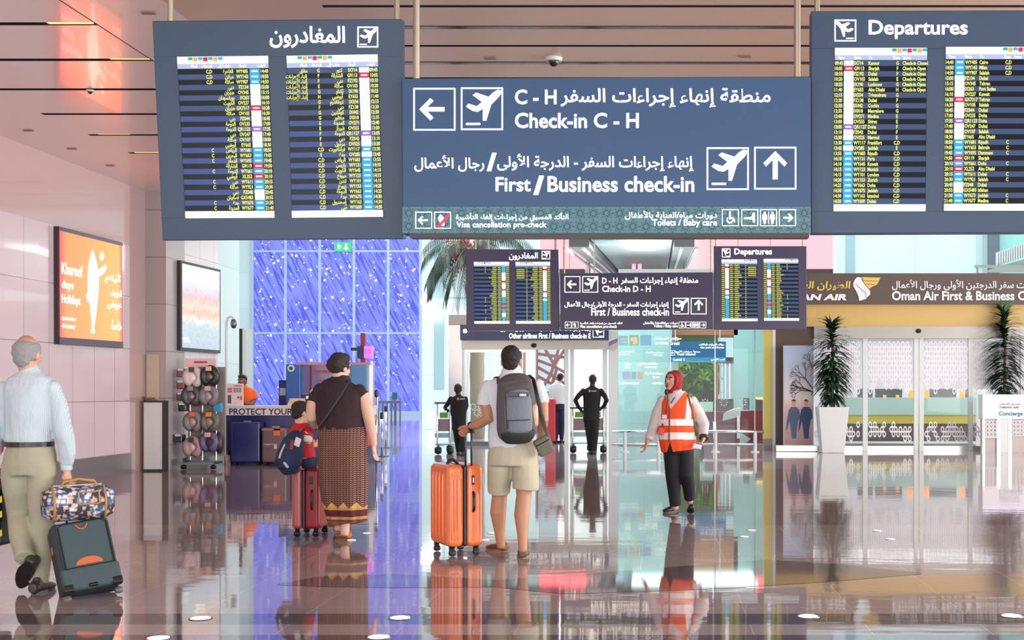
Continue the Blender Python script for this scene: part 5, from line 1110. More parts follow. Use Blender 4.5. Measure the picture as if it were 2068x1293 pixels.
def face(root, c, M, k, brow=(40,28,24), lip=(168,96,90)):
    c = Vector(c); q = lambda x, y, z: c + M @ Vector((x*k,y*k,z*k))
    b = MB()
    for s in (-1, 1): b.ell(q(s*.033,.087,.012), (.014*k,.008*k,.008*k), M, 10, 6)
    e = b.build('eyes', mat('eye_white', (232,226,220), .3), root, smooth=True)
    b = MB()
    for s in (-1, 1): b.ell(q(s*.033,.094,.012), (.006*k,.003*k,.006*k), M, 8, 5)
    b.build('iris', mat('iris', (40,26,20), .2), e, smooth=True)
    b = MB()
    for s in (-1, 1): b.tube([q(s*.014,.095,.034), q(s*.034,.096,.041), q(s*.056,.08,.033)], [.004*k,.005*k,.003*k], n=6)
    b.build('eyebrows', mat('brow%s' % str(brow[0]), brow, .7), root, smooth=True)
    b = MB(); b.ell(q(0,.098,-.056), (.024*k,.008*k,.005*k), M, 10, 6); b.ell(q(0,.096,-.065), (.019*k,.008*k,.006*k), M, 10, 6); b.build('lips', mat('lips', lip, .5), root, smooth=True)
def hand(mb, w, d, across, curl=.35, k=1.0, thumb=-1):
    "palm and five fingers from wrist w pointing along d; across runs index to little finger; fingers curl towards d x across"
    w = Vector(w); d = Vector(d).normalized(); a = Vector(across); a = (a - d*a.dot(d)).normalized(); n = d.cross(a)
    mb.tube([w, w+d*.03*k, w+d*.085*k], [.026*k,.036*k,.039*k], [.019*k,.017*k,.014*k], lat=a, n=12)
    for i, L in enumerate((.072,.08,.075,.058)):
        p = w+d*.082*k+a*(-.029+.0195*i)*k; dd = d.copy(); pts = [p]; th = 0
        for j, f in enumerate((.45,.32,.23)):
            th += curl*(1.0+.25*j)+.05*i*curl; dd = d*math.cos(th)+n*math.sin(th); pts.append(pts[-1]+dd*L*f*k)
        mb.tube(pts, [.0092*k,.0088*k,.008*k,.007*k], n=8)
    p = w+d*.028*k-a*.03*k; t1 = (d*.62-a*.62+n*.45).normalized(); t2 = (d*.85-a*.1+n*.5).normalized()
    mb.tube([p, p+t1*.042*k, p+t1*.042*k+t2*.03*k], [.013*k,.0115*k,.009*k], n=8)
def shoe(root, heel, toe, w, h, m, sole=None, name='shoe', up=None, open_top=False):
    heel, toe = Vector(heel), Vector(toe); d = toe-heel; L = d.length; d.normalize(); up = Vector(up).normalized() if up else Vector((0,0,1)); s = d.cross(up).normalized(); up = s.cross(d)
    b = MB(); b.tube([heel+up*h*.5, heel+d*L*.22+up*h*.52, heel+d*L*.55+up*h*.42, heel+d*L*.82+up*h*.33, toe+up*h*.26], [w*.40,w*.44,w*.5,w*.47,w*.3], [h*.5,h*.5,h*.4,h*.3,h*.22], lat=s, n=14)
    b.tube([heel+d*L*.15+up*h*.6, heel+d*L*.2+up*h*1.15], [w*.40,w*.36], [w*.42,w*.4], lat=s, n=12)
    o = b.skin(name, m, root, .007, 3)
    b = MB(); n = 14; pts = []
    for k in range(n):
        a = 2*math.pi*k/n; u = .5-.54*math.cos(a); v = .5*w*math.sin(a)*(1 if u > .35 else .82); pts.append(heel+d*L*u+s*v)
    b.prism(pts, up*h*.2); b.build('sole', sole or M_black, o)
def fold(amp, f, seed=0):
    return lambda p, n: amp*(math.sin(p.x*f+math.sin(p.z*f*.45+seed)*2.2)*.6+math.sin(p.z*f*.8+p.x*f*.5+seed)*.5)
def cloth(name, rgb, rough=.8, bump=.25, scale=14):
    m = mat(name, rgb, rough); 
    if not m.get('b'): noise_bump(m, scale, bump, .03, 3, (1,1,.6)); m['b'] = 1
    return m
# ---- grey-haired man at the left edge
Y0 = 8.86; W = lambda x, y, dy=0: wpos(x, y, Y0+dy)
man1 = emp('person', W(60,1195)*Vector((1,1,0)), 'grey-haired man in a pale blue shirt and khaki trousers walking away at the left edge', 'person')
Mh = basis((.12,1,0), -.05)
hc = W(56,716); b = MB(); head(b, hc, Mh, 1.0, W(61,760)+Vector((0,-.0,0)))
tub(b, Y0, [(60,758,0,24,.07),(60,785,0,44,.11),(60,850,0,42,.11),(60,905,0,40,.11),(60,940,0,42,.12)])
rarm = [(106,785,0,14,.05),(122,830,0,13,.045),(130,878,-.02,12,.04),(134,925,.02,10,.035),(135,952,.03,8,.026)]
larm = [(10,786,0,14,.05),(-6,840,0,13,.045),(-12,885,0,12,.04),(-10,930,.06,9,.03)]
tub(b, Y0, rarm); tub(b, Y0, larm)
hand(b, W(135,953,.03), W(139,985,.0)-W(135,953,.03), (.35,.9,0), .75); hand(b, W(-10,930,.06), (0,.1,-1), (0,1,0), .5)
rleg = [(80,945,0,25,.09),(84,1050,.02,18,.07),(80,1115,0,15,.055),(72,1178,-.03,11,.045)]
lleg = [(38,945,0,25,.09),(40,1042,.08,18,.07),(46,1090,-.05,15,.055),(51,1126,-.16,8,.03)]
tub(b, Y0, rleg); tub(b, Y0, lleg); b.skin('body', M_sk['ruddy'], man1, .0075, 3)
b = MB(); M_grey = mat('hair_grey', (150,152,152), .8); noise_bump(M_grey, 120, .8, .01, 3)
q = lambda x, y, z: hc + Mh @ Vector((x,y,z))
b.ell(q(0,-.03,.01), (.083,.092,.082), Mh, 20, 12); b.ell(q(0,-.065,-.035), (.062,.045,.05), Mh); b.ell(q(0,-.06,-.065), (.05,.03,.03), Mh)
for s in (-1,1): b.ell(q(s*.072,.01,.02), (.011,.028,.034), Mh)
b.ell(q(0,-.045,.04), (.079,.076,.058), Mh)
for s in (-1,1): b.ell(q(s*.068,-.005,.045), (.014,.055,.038), Mh)
b.skin('hair', M_grey, man1, .006, 3, disp=fold(.002, 160))
b = MB(); b.ell(q(.0,-.016,.064), (.058,.076,.066), Mh, 20, 12); b.build('bald_crown', mat('skin_crown', (186,140,116), .4), man1, smooth=True)
M_sh1 = mat('shirt_pale_blue', (196,212,222), .75)
n_, l_, b_ = nodes(M_sh1); tc = n_.new('ShaderNodeTexCoord'); wv = n_.new('ShaderNodeTexWave'); wv.inputs['Scale'].default_value = 34; wv.bands_direction = 'X'; l_.new(tc.outputs['Object'], wv.inputs['Vector'])
l_.new(mixc(n_, l_, wv.outputs['Fac'], lin((174,194,206)), lin((200,214,222))), b_.inputs['Base Color'])
nz_ = n_.new('ShaderNodeTexNoise'); nz_.inputs['Scale'].default_value = 9; nz_.inputs['Detail'].default_value = 4; mp_ = n_.new('ShaderNodeMapping'); mp_.inputs['Scale'].default_value = (1.6,1,.7); l_.new(tc.outputs['Object'], mp_.inputs[0]); l_.new(mp_.outputs[0], nz_.inputs['Vector'])
bp_ = n_.new('ShaderNodeBump'); bp_.inputs['Strength'].default_value = .6; bp_.inputs['Distance'].default_value = .04; l_.new(nz_.outputs['Fac'], bp_.inputs['Height']); l_.new(bp_.outputs['Normal'], b_.inputs['Normal'])
b = MB(True); tub(b, Y0, [(60,752,0,22,.075),(60,764,0,42,.10),(60,780,0,51,.125),(60,830,0,50,.135),(60,870,0,49,.13),(60,888,0,49,.14),(59,897,0,46,.13)])
tub(b, Y0, [(104,782,0,17,.065),(121,828,0,18,.062),(129,880,-.02,18.5,.06),(136,918,.01,17,.055),(134,936,.03,14,.045)]); tub(b, Y0, [(12,782,0,17,.065),(-4,838,0,18,.06),(-11,885,0,17,.055),(-10,920,.05,13,.042)])
b.skin('shirt', M_sh1, man1, .010, 4, disp=fold(.005, 26))
b = MB(True); tub(b, Y0, [(134,937,.03,12,.04),(135,950,.03,11,.037)]); b.skin('shirt_cuff', M_sh1, man1, .007, 2)
b = MB(); tub(b, Y0, [(60,743,0,17,.068),(60,757,0,21,.078)]); b.skin('shirt_collar', M_sh1, man1, .006, 2)
M_kh = cloth('khaki_trousers', (166,164,142), .85, .5, 7)
b = MB(True); tub(b, Y0, [(60,899,0,45,.128),(60,915,0,50,.145),(60,938,0,52,.15),(60,958,0,46,.135)])
tub(b, Y0, [(84,938,0,29,.115),(86,990,.01,27,.10),(87,1050,.02,24,.09),(84,1110,0,21,.08),(76,1176,-.03,17,.07)])
tub(b, Y0, [(36,938,0,30,.115),(38,990,.04,29,.105),(41,1042,.07,26,.09),(46,1088,-.05,24,.085),(51,1128,-.17,20,.075)])
b.skin('trousers', M_kh, man1, .011, 5, disp=fold(.007, 15, 1))
b = MB(); P, A, B = rt(Y0, [(59,892,0,48,.14),(59,902,0,48,.14)]); b.tube(P, A, B, lat=(1,0,0), n=28, cap=False); b.build('belt', mat('belt_black', (30,26,26), .4), man1, smooth=False)
M_sho = mat('shoe_dark', (58,54,52), .45)
p = W(68,1198,-.12); p.z = 0; shoe(man1, p, p+Vector((.0,.27,0)), .10, .085, M_sho)
shoe(man1, W(57,1138,-.2), W(38,1186,-.02)+Vector((0,0,.0)), .11, .075, M_sho, up=(.25,.75,.45))
# wheeled suitcase he drags, leaning towards him
def xbox(mb, M, a, c, mi=0): s = mb.xf; mb.xf = M; mb.box(a, c, mi); mb.xf = s
base = W(191,1206,-.26); base.z = 0
Mc = Matrix.Translation(base) @ Euler((R(-24),R(-7),R(34))).to_matrix().to_4x4()
t = emp('suitcase', base, 'dark teal soft wheeled suitcase with orange half-moon patch pulled by the grey-haired man', 'suitcase')
M_teal_c = cloth('case_teal', (58,78,84), .7, .15, 60); M_case_d = cloth('case_slate', (44,54,62), .7, .15, 60); M_orange_c = mat('case_orange', (196,100,62), .6)
b = MB(); xbox(b, Mc, (-.185,-.02,.06), (.185,.20,.55)); b.build('body', M_case_d, t, bevel=(.035,4))
b = MB(); xbox(b, Mc, (-.185,-.075,.055), (.185,-.0,.215)); b.build('lower_front', M_teal_c, t, bevel=(.025,3))
b = MB(); xbox(b, Mc, (-.155,-.062,.20), (.165,-.01,.53)); fp = b.build('front_pocket', M_teal_c, t, bevel=(.03,4))
b = MB(); b.xf = Mc; b.tube([(-.15,-.066,.205),(.16,-.066,.205)], .006, n=6); b.tube([(-.148,-.064,.21),(-.148,-.06,.50),(-.11,-.058,.525),(.12,-.058,.525),(.158,-.06,.50),(.158,-.064,.21)], .005, n=6); b.build('zipper', M_black, fp)
b = MB(); b.xf = Mc; b.prism([(.005+.085*math.cos(math.pi*k/12), -.0625, .222+.05*math.sin(math.pi*k/12)) for k in range(13)], (0,-.004,0)); b.build('orange_patch', M_orange_c, fp)
b = MB(); b.xf = Mc; b.tube([(-.035,-.064,.50),(-.02,-.068,.475),(0,-.069,.468),(.02,-.068,.475),(.035,-.064,.50)], .006, n=6); b.build('emblem_loop', M_orange_c, fp)
b = MB(); xbox(b, Mc, (-.19,.05,.36), (-.183,.10,.41)); b.build('side_patch', M_orange_c, t)
b = MB(); b.xf = Mc
for sx_ in (-.16,.16): b.tube([(sx_-.010,.02,.026),(sx_+.010,.02,.026)], .025, n=16)
b.build('wheels', mat('wheel_clear', (96,98,102), .3), t, smooth=True)
b = MB()
for a_, c_ in (((-.185,-.08,.05),(-.12,-.01,.10)),((.12,-.08,.05),(.185,-.01,.10)),((-.03,-.085,.06),(.03,-.06,.085))): xbox(b, Mc, a_, c_)
b.build('corner_guard', M_black, t, bevel=(.01,2))
hg = W(137,978,.0)
b = MB(); top = Mc @ Vector((-.06,.12,.55)); top2 = Mc @ Vector((.06,.12,.55)); b.rod(top, hg+Vector((-.03,.02,-.02)), .008); b.rod(top2, hg+Vector((.06,.02,-.02)), .008); b.tube([hg+Vector((-.045,.02,-.01)), hg+Vector((.075,.02,-.01))], .013, n=10); b.build('pull_handle', M_dark, t, smooth=True)
# patterned duffel sitting on it
def duffel_mat():
    m = mat('duffel_pattern', (120,130,150), .7); n, l, b = nodes(m); tc = n.new('ShaderNodeTexCoord'); mp = n.new('ShaderNodeMapping'); mp.inputs['Scale'].default_value = (8.5,8.5,8.5); l.new(tc.outputs['Object'], mp.inputs[0])
    ch = n.new('ShaderNodeTexChecker'); ch.inputs['Scale'].default_value = 1; l.new(mp.outputs[0], ch.inputs['Vector'])
    vo = n.new('ShaderNodeTexVoronoi'); vo.distance = 'CHEBYCHEV'; vo.inputs['Scale'].default_value = 30; l.new(tc.outputs['Object'], vo.inputs['Vector'])
    c1 = ramp(n, l, vo.outputs['Distance'], [(.25,lin((224,222,224))), (.5,lin((70,96,140))), (.7,lin((60,76,110)))]); c2 = ramp(n, l, vo.outputs['Distance'], [(.28,lin((206,180,160))), (.42,lin((52,50,66))), (.7,lin((66,62,80)))])
    l.new(mixc(n, l, ch.outputs['Fac'], c1, c2), b.inputs['Base Color']); return m
dc = W(157,1016,-.06); Md = Euler((0,R(-1),R(33))).to_matrix()
t = emp('duffel_bag', dc-Vector((0,0,.13)), 'patterned blue and cream duffel bag with tan trim resting on the dark teal suitcase', 'bag')
Dx = lambda x, y, z: dc + Md @ Vector((x,y,z))
M_tan = mat('tan_leather', (176,132,74), .5)
b = MB(); N = 7; b.tube([Dx(-.155+.31*k/N,0,0) for k in range(N+1)], [.122]*(N+1), [.12]*(N+1), lat=(0,1,0), n=22, cap=True); b.build('body', duffel_mat(), t, smooth=True)
b = MB()
for xx in (-.16, .16): b.tube([Dx(xx,.122*math.cos(a),.114*math.sin(a)) for a in [2*math.pi*k/20 for k in range(21)]], .009, n=8)
b.build('end_piping', M_tan, t, smooth=True)
b = MB(); b.tube([Dx(-.1,-.02,.115),Dx(-.09,-.03,.15),Dx(0,-.035,.165),Dx(.1,-.03,.15),Dx(.12,-.02,.115)], .010, n=8); b.tube([Dx(-.1,.05,.11),Dx(-.07,.05,.15),Dx(0,.05,.16),Dx(.1,.05,.14)], .010, n=8); b.build('handles', M_tan, t, smooth=True)
b = MB()
for p_, q_ in (((-.01,-.102,.08),(-.01,-.122,.0)),((.12,-.102,.08),(.12,-.122,.0)),((-.01,-.122,.0),(.12,-.122,.0)),((-.01,-.102,.08),(.12,-.102,.08))): b.rod(Dx(*p_), Dx(*q_), .006, n=6)
b.build('pocket_trim', M_tan, t); b = MB(); b.tube([Dx(-.15,.0,.121),Dx(.15,.0,.121)], .006, n=6); b.build('zipper', mat('zip_cream', (220,210,190), .5), t)
# dark bag and red item he carries, cut by the picture edge
t = emp('shoulder_bag', W(-22,1100,.0), 'black bag with yellow markings cut off by the left picture edge', 'bag')
b = MB(); xb = W(6,980,.05); b.box((xb.x-.22,Y0+.0,W(0,1105).z), (xb.x,Y0+.2,W(0,985).z)); b.build('body', M_black, t, bevel=(.03,3))
b = MB(); zt_ = W(0,985).z; b.tube([(xb.x-.16,Y0+.1,zt_),(xb.x-.13,Y0+.08,zt_+.12),(W(-9,940,.06).x,Y0+.07,W(-9,945).z),(xb.x-.04,Y0+.08,zt_+.12),(xb.x-.03,Y0+.1,zt_)], .012, n=8); b.build('handle', M_black, t, smooth=True)
b = MB()
for yy in (1010, 1040, 1078): p = W(2,yy,-.012); b.poly([p+Vector((-.03,0,-.03)), p+Vector((.008,0,-.015)), p+Vector((.006,0,.03)), p+Vector((-.02,0,.012))])
b.build('yellow_marking', mat('mark_yellow', (200,190,60), .5), t)
b = MB(); p = W(-6,905,.1); b.ell(p, (.045,.04,.05)); b.build('red_pouch', mat('red_cloth', (220,60,80), .6), None, smooth=True, label='small red pouch at the left picture edge behind the shirt', cat='pouch')
# ---- man with the backpack
Y0 = 10.66
man2 = emp('person', W(1033,1124)*Vector((1,1,0)), 'man in white shirt and beige shorts with grey backpack, seen from behind', 'person')
Mh = basis((.1,1,0), -.02); hc = W(1033,729); b = MB(); head(b, hc, Mh, 1.0, W(1034,768))
tub(b, Y0, [(1034,768,0,24,.075),(1034,785,0,46,.10),(1034,850,0,42,.11),(1034,905,0,43,.11)])
la = [(986,780,0,12.5,.05),(982,815,-.04,12.5,.052),(986,846,-.08,12.5,.05),(966,857,-.03,11,.042),(950,862,.02,8.5,.03)]
ra_ = [(1086,780,0,12.5,.05),(1096,815,-.03,11.5,.048),(1097,848,-.05,11,.045),(1095,872,.03,9,.036),(1092,890,.1,7,.028)]
tub(b, Y0, la, (0,0,1)); tub(b, Y0, ra_)
hand(b, W(950,862,.02), W(936,872,.06)-W(950,862,.02), (.15,.6,-.75), .8); hand(b, W(1092,890,.1), (.0,.5,-.9), (1,.2,0), .5)
ll = [(1012,930,.05,24,.09),(1009,1000,.12,15.5,.065),(1006,1036,.12,16.5,.066),(1009,1072,.13,11.5,.046),(1012,1104,.14,8.5,.036)]
rl = [(1060,930,0,24,.09),(1058,1000,.0,15.5,.065),(1054,1040,-.04,16,.066),(1055,1078,-.07,11,.046),(1056,1112,-.09,8.5,.036)]
tub(b, Y0, ll); tub(b, Y0, rl); b.skin('body', M_sk['tan'], man2, .007, 3)
M_hair = mat('hair_black', (30,24,24), .7); noise_bump(M_hair, 140, .6, .01)
def hair_cap(root, hc, Mh, m, k=1.0, low=-.06, extra=()):
    b = MB(); q = lambda x, y, z: hc + Mh @ Vector((x*k,y*k,z*k))
    b.ell(q(0,-.022,.035), (.084*k,.098*k,.096*k), Mh, 20, 12); b.ell(q(0,-.055,low+.03), (.066*k,.055*k,.055*k), Mh)
    for s in (-1,1): b.ell(q(s*.074,.012,.03), (.012*k,.03*k,.05*k), Mh)
    for e, r in extra: b.ell(q(*e), tuple(v*k for v in r), Mh)
    return b.skin('hair', m, root, .006, 2, disp=fold(.0025, 150))
hair_cap(man2, hc, Mh, M_hair)
M_wsh = cloth('white_shirt', (214,222,230), .8, .35, 9)
b = MB(True); tub(b, Y0, [(1034,758,0,25,.085),(1034,768,0,45,.11),(1034,782,0,52,.125),(1034,830,0,48,.135),(1034,880,0,48,.14),(1035,897,0,48,.14),(1040,910,-.02,36,.12)])
tub(b, Y0, [(988,778,0,15,.06),(980,800,-.03,15.5,.065),(978,820,-.04,15.5,.066)]); tub(b, Y0, [(1084,778,0,15,.06),(1093,800,-.02,14.5,.062),(1096,815,-.03,14,.062)])
b.skin('shirt', M_wsh, man2, .010, 4, disp=fold(.004, 24))
b = MB(); tub(b, Y0, [(1033,748,0,21,.078),(1034,762,0,25,.088)]); b.skin('collar', M_wsh, man2, .006, 2)
M_short = cloth('beige_shorts', (186,180,158), .85, .4, 8)
b = MB(True); tub(b, Y0, [(1035,893,0,46,.13),(1036,915,0,50,.15),(1036,938,0,51,.155)])
tub(b, Y0, [(1011,940,.03,26,.125),(1009,970,.07,25,.115),(1008,993,.10,23.5,.105)]); tub(b, Y0, [(1061,940,0,27,.125),(1061,970,0,27,.115),(1060,988,0,26.5,.11)])
b.skin('shorts', M_short, man2, .010, 4, disp=fold(.005, 18, 2))
M_loaf = mat('loafer_brown', (104,82,66), .55); M_sole = mat('loafer_sole', (140,122,104), .6)
p = fpt(1020,1114,0); p2 = fpt(981,1113,0)+Vector((0,.14,0)); shoe(man2, p, p2, .10, .07, M_loaf, M_sole)
p = fpt(1056,1128,0); shoe(man2, p, p+Vector((-.02,.27,0)), .105, .075, M_loaf, M_sole)
b = MB(); P, A, B = rt(Y0, [(955,861,.01,10.5,.035),(949,863,.02,10.5,.034)]); b.tube(P, A, B, lat=(0,0,1), n=14, cap=False); b.build('wristband', M_black, man2)
# backpack
t = emp('backpack', W(1041,892,-.24), 'grey backpack with charcoal side panels worn by the man in shorts', 'backpack')
M_bp = cloth('pack_grey', (116,126,136), .8, .2, 40); M_bpd = cloth('pack_charcoal', (86,80,84), .8, .2, 40); M_bpb = cloth('pack_black', (42,44,48), .7, .1, 40)
b = MB(); tub(b, Y0, [(1039,764,-.15,30,.05),(1040,775,-.19,36,.075),(1041,820,-.21,39,.09),(1043,865,-.22,40,.095),(1044,880,-.21,38,.08)]); b.skin('main_body', M_bpd, t, .010, 4)
b = MB(); tub(b, Y0, [(1044,794,-.25,24,.05),(1046,810,-.275,28,.06),(1047,845,-.285,29,.06),(1047,868,-.28,28,.05)]); b.skin('front_panel', M_bp, t, .009, 3)
b = MB(); tub(b, Y0, [(1043,778,-.23,30,.04),(1044,786,-.25,31,.045)]); b.skin('top_flap', M_bpd, t, .008, 3)
b = MB(); tub(b, Y0, [(1044,872,-.235,38,.085),(1045,884,-.22,35,.075)]); b.skin('bottom_panel', M_bpb, t, .009, 3)
b = MB(); b.xf = None; p = W(1047,797,-.345); b.obox(p, (.085,.012,.017)); b.build('pocket_flap', mat('flap_slate', (80,88,98), .7), t, bevel=(.006,2)); b = MB(); b.obox(W(1056,798,-.36), (.026,.004,.010)); b.build('label', mat('label_pale', (206,210,208), .5), t)
b = MB(); b.rod(W(1024,850,-.345), W(1070,848,-.34), .004, n=6); b.rod(W(1026,852,-.345), W(1026,866,-.34), .003, n=6); b.rod(W(1021,800,-.31), W(1023,868,-.33), .004, n=6); b.build('zippers', M_bpb, t)
for x0, x1 in ((1010,1004),(1064,1070)):
    b = MB(); b.tube([W(x0,775,-.12),W(x0,763,-.06),W(x1,762,.0),W(x1-2,770,.1)], [.03]*4, [.008]*4, lat=(1,0,0), n=10); b.build('shoulder_strap', M_bpd, t, smooth=True)
b = MB(); b.tube([W(1028,766,-.17),W(1038,758,-.19),W(1048,766,-.17)], .007, n=8); b.build('grab_loop', M_bpb, t, smooth=True)
t = emp('tumbler', W(1077,858,-.2), 'smooth tan tumbler in the side pocket of the grey backpack', 'tumbler')
b = MB(); b.tube([W(1078,857,-.2),W(1077,840,-.2),W(1076,822,-.2)], [.038,.042,.042], n=18); b.build('tumbler_body', mat('tumbler_tan', (198,158,136), .35), t, smooth=True); b = MB(); b.tube([W(1076,821,-.2),W(1076,818,-.2)], .036, n=16); b.build('lid', mat('tumbler_lid', (150,120,104), .4), t, smooth=True)
# sling pouch
t = emp('sling_pouch', W(1098,922,-.1), 'olive sling pouch on a black strap at the hip of the man in shorts', 'bag')
b = MB(); Mp = Euler((0,R(-28),R(10))).to_matrix(); b.obox(W(1098,901,-.12), (.066,.045,.075), Mp); b.build('pouch', cloth('olive_pouch', (104,104,92), .8, .15, 50), t, bevel=(.022,3))
b = MB(); c = W(1098,901,-.12); b.rod(c+Mp@Vector((-.06,-.047,.03)), c+Mp@Vector((.06,-.047,.03)), .004, n=6); b.build('zipper', M_black, t)
b = MB(); b.tube([W(1068,758,-.02),W(1077,766,-.08),W(1085,800,-.1),W(1093,835,-.12),W(1102,868,-.14),W(1112,897,-.14)], [.016]*6, [.004]*6, lat=(1,0,0), n=8); b.build('strap', M_black, t, smooth=True)
# ---- orange suitcase
ys_ = .0041*F; p0 = Vector(((905-CX)*.0041, ys_, 0)); an = R(28); Mo = Matrix.Translation(p0) @ Matrix.Rotation(an, 4, 'Z')
t = emp('suitcase', Mo @ Vector((.15,.25,0)), 'bright orange hard-shell suitcase on four wheels, handle held by the man in shorts', 'suitcase')
M_or = mat('orange_shell', (246,132,76), .28, coat=.4); M_ord = M_or
zt = CAMZ-(940-CY)*.0041; zb = .075
b = MB(); b.xf = Mo; b.box((.0,.0,zb), (.145,.5,zt)); lf = b.build('left_shell', M_or, t, bevel=(.05,5))
b = MB(); b.xf = Mo; b.box((.165,.0,zb), (.31,.5,zt)); rs = b.build('right_shell', M_or, t, bevel=(.045,5))
b = MB(); b.xf = Mo; b.box((.138,.006,zb+.005), (.172,.494,zt-.005)); b.build('zip_band', M_black, t, bevel=(.02,3))
b = MB(); b.xf = Mo
for k in range(4): yy = .12+.085*k; b.tube([(-.002,yy,zb+.06),(-.006,yy,zb+.10),(-.006,yy,zt-.11),(-.002,yy,zt-.07)], [.008,.012,.012,.008], n=8)
for k in range(3): xx = .03+.028*k; b.tube([(xx,-.002,zb+.06),(xx,-.005,zb+.1),(xx,-.005,zt-.12),(xx,-.002,zt-.08)], [.005,.008,.008,.005], n=8)
b.build('ribs', M_or, lf, smooth=True)
b = MB(); b.xf = Mo; b.box((.035,-.006,zt-.12), (.12,.004,zt-.06)); b.box((.035,-.006,zb+.07), (.115,.004,zb+.14)); b.build('corner_plate', M_or, lf, bevel=(.006,3))
b = MB(); b.xf = Mo; b.box((.205,-.008,zt-.17), (.228,.004,zt-.09)); b.build('lock', M_dark, rs, bevel=(.005,2)); b = MB(); b.xf = Mo; b.box((.211,-.011,zt-.15), (.222,-.006,zt-.11)); b.build('lock_dial', M_steel, rs)
b = MB(); b.xf = Mo; b.tube([(.218,-.002,zt-.23),(.218,-.024,zt-.25),(.218,-.026,zt-.34),(.218,-.024,zt-.37),(.218,-.002,zt-.39)], [.011]*5, n=10); b.build('side_handle', M_black, rs, smooth=True)
for xx, yy in ((.05,.05),(.26,.05),(.05,.45),(.26,.45)):
    b = MB(); b.xf = Mo; b.tube([(xx,yy,zb+.01),(xx,yy,.055)], [.028,.02], n=12); b.box((xx-.018,yy-.02,.03), (xx+.018,yy+.02,.06)); wh = b.build('caster', M_black, t)
    b = MB(); b.xf = Mo; b.tube([(xx-.012,yy-.01,.027),(xx+.012,yy-.01,.027)], .026, n=14); b.build('caster_wheel', M_dark, wh, smooth=True)
b = MB(); hb = [W(940,940,.12), W(952,940,.12)]; ht = [W(940,873,.06), W(952,873,.06)]
for a_, c_ in zip(hb, ht): a_ = a_.copy(); a_.z = zt-.02; b.rod(a_, c_, .008, n=8)
b.tube([ht[0]+Vector((-.02,0,.005)), ht[1]+Vector((.02,0,.005))], .014, n=10); b.build('pull_handle', mat('handle_grey', (70,72,76), .35, .5), t, smooth=True)
b = MB(); b.xf = Mo; b.tube([(.06,.2,zt),(.08,.2,zt+.03),(.12,.22,zt+.035),(.16,.22,zt)], .013, n=8); b.build('top_handle', M_black, t, smooth=True)
# ---- woman in patterned trousers
Y0 = 11.93
wom = emp('person', W(690,1090)*Vector((1,1,0)), 'dark-haired woman in a black sleeveless top and long patterned trousers, seen from behind', 'person')
Mh = basis((.55,.85,0), -.05); hc = W(687,744); b = MB(); head(b, hc, Mh, .98, W(688,774), .06)
tub(b, Y0, [(687,775,0,26,.08),(686,792,0,44,.11),(687,850,0,42,.125),(690,900,0,44,.13)])
wl = [(640,792,0,13,.06),(631,822,-.03,12.5,.058),(629,843,-.02,11.5,.052),(635,856,.12,9.5,.042),(640,864,.24,7,.03)]
wr = [(729,793,0,14,.062),(740,824,-.01,13,.058),(746,850,0,11.5,.05),(752,880,.03,9,.04),(755,899,.04,6.5,.028)]
tub(b, Y0, wl, (0,1,0)); tub(b, Y0, wr); hand(b, W(755,899,.04), (.05,.1,-1), (.25,1,0), .25); hand(b, W(640,864,.24), (.3,1,-.15), (0,.2,-1), .6)
tub(b, Y0, [(674,905,0,24,.1),(676,990,.05,16,.07),(683,1040,.02,11,.05),(683,1068,-.03,9,.04)]); tub(b, Y0, [(706,905,0,24,.1),(704,990,-.02,16,.07),(697,1045,-.08,11,.05),(696,1078,-.1,8.5,.038)])
b.skin('body', M_sk['fair'], wom, .0075, 3)
M_hairb = mat('hair_dark_brown', (48,38,34), .7); noise_bump(M_hairb, 90, .9, .012)
hair_cap(wom, hc, Mh, M_hairb, 1.03, -.03, (((0,-.02,.07),(.08,.09,.075)), ((-.03,-.06,.03),(.06,.06,.07)), ((.03,-.07,.04),(.05,.05,.06)), ((0,.03,.09),(.065,.06,.05))))
M_blk = cloth('black_top', (50,32,40), .85, .3, 10)
b = MB(True); tub(b, Y0, [(690,766,0,20,.085),(688,775,0,36,.11),(686,788,0,49,.13),(685,812,0,51,.15),(688,845,0,48,.16),(690,866,0,46.5,.165)])
tub(b, Y0, [(648,784,0,13,.075),(638,800,0,14,.075),(634,814,-.02,14,.07)]); tub(b, Y0, [(722,786,0,14,.075),(733,800,0,14,.07)])
b.skin('top', M_blk, wom, .010, 4, disp=fold(.004, 22, 3))
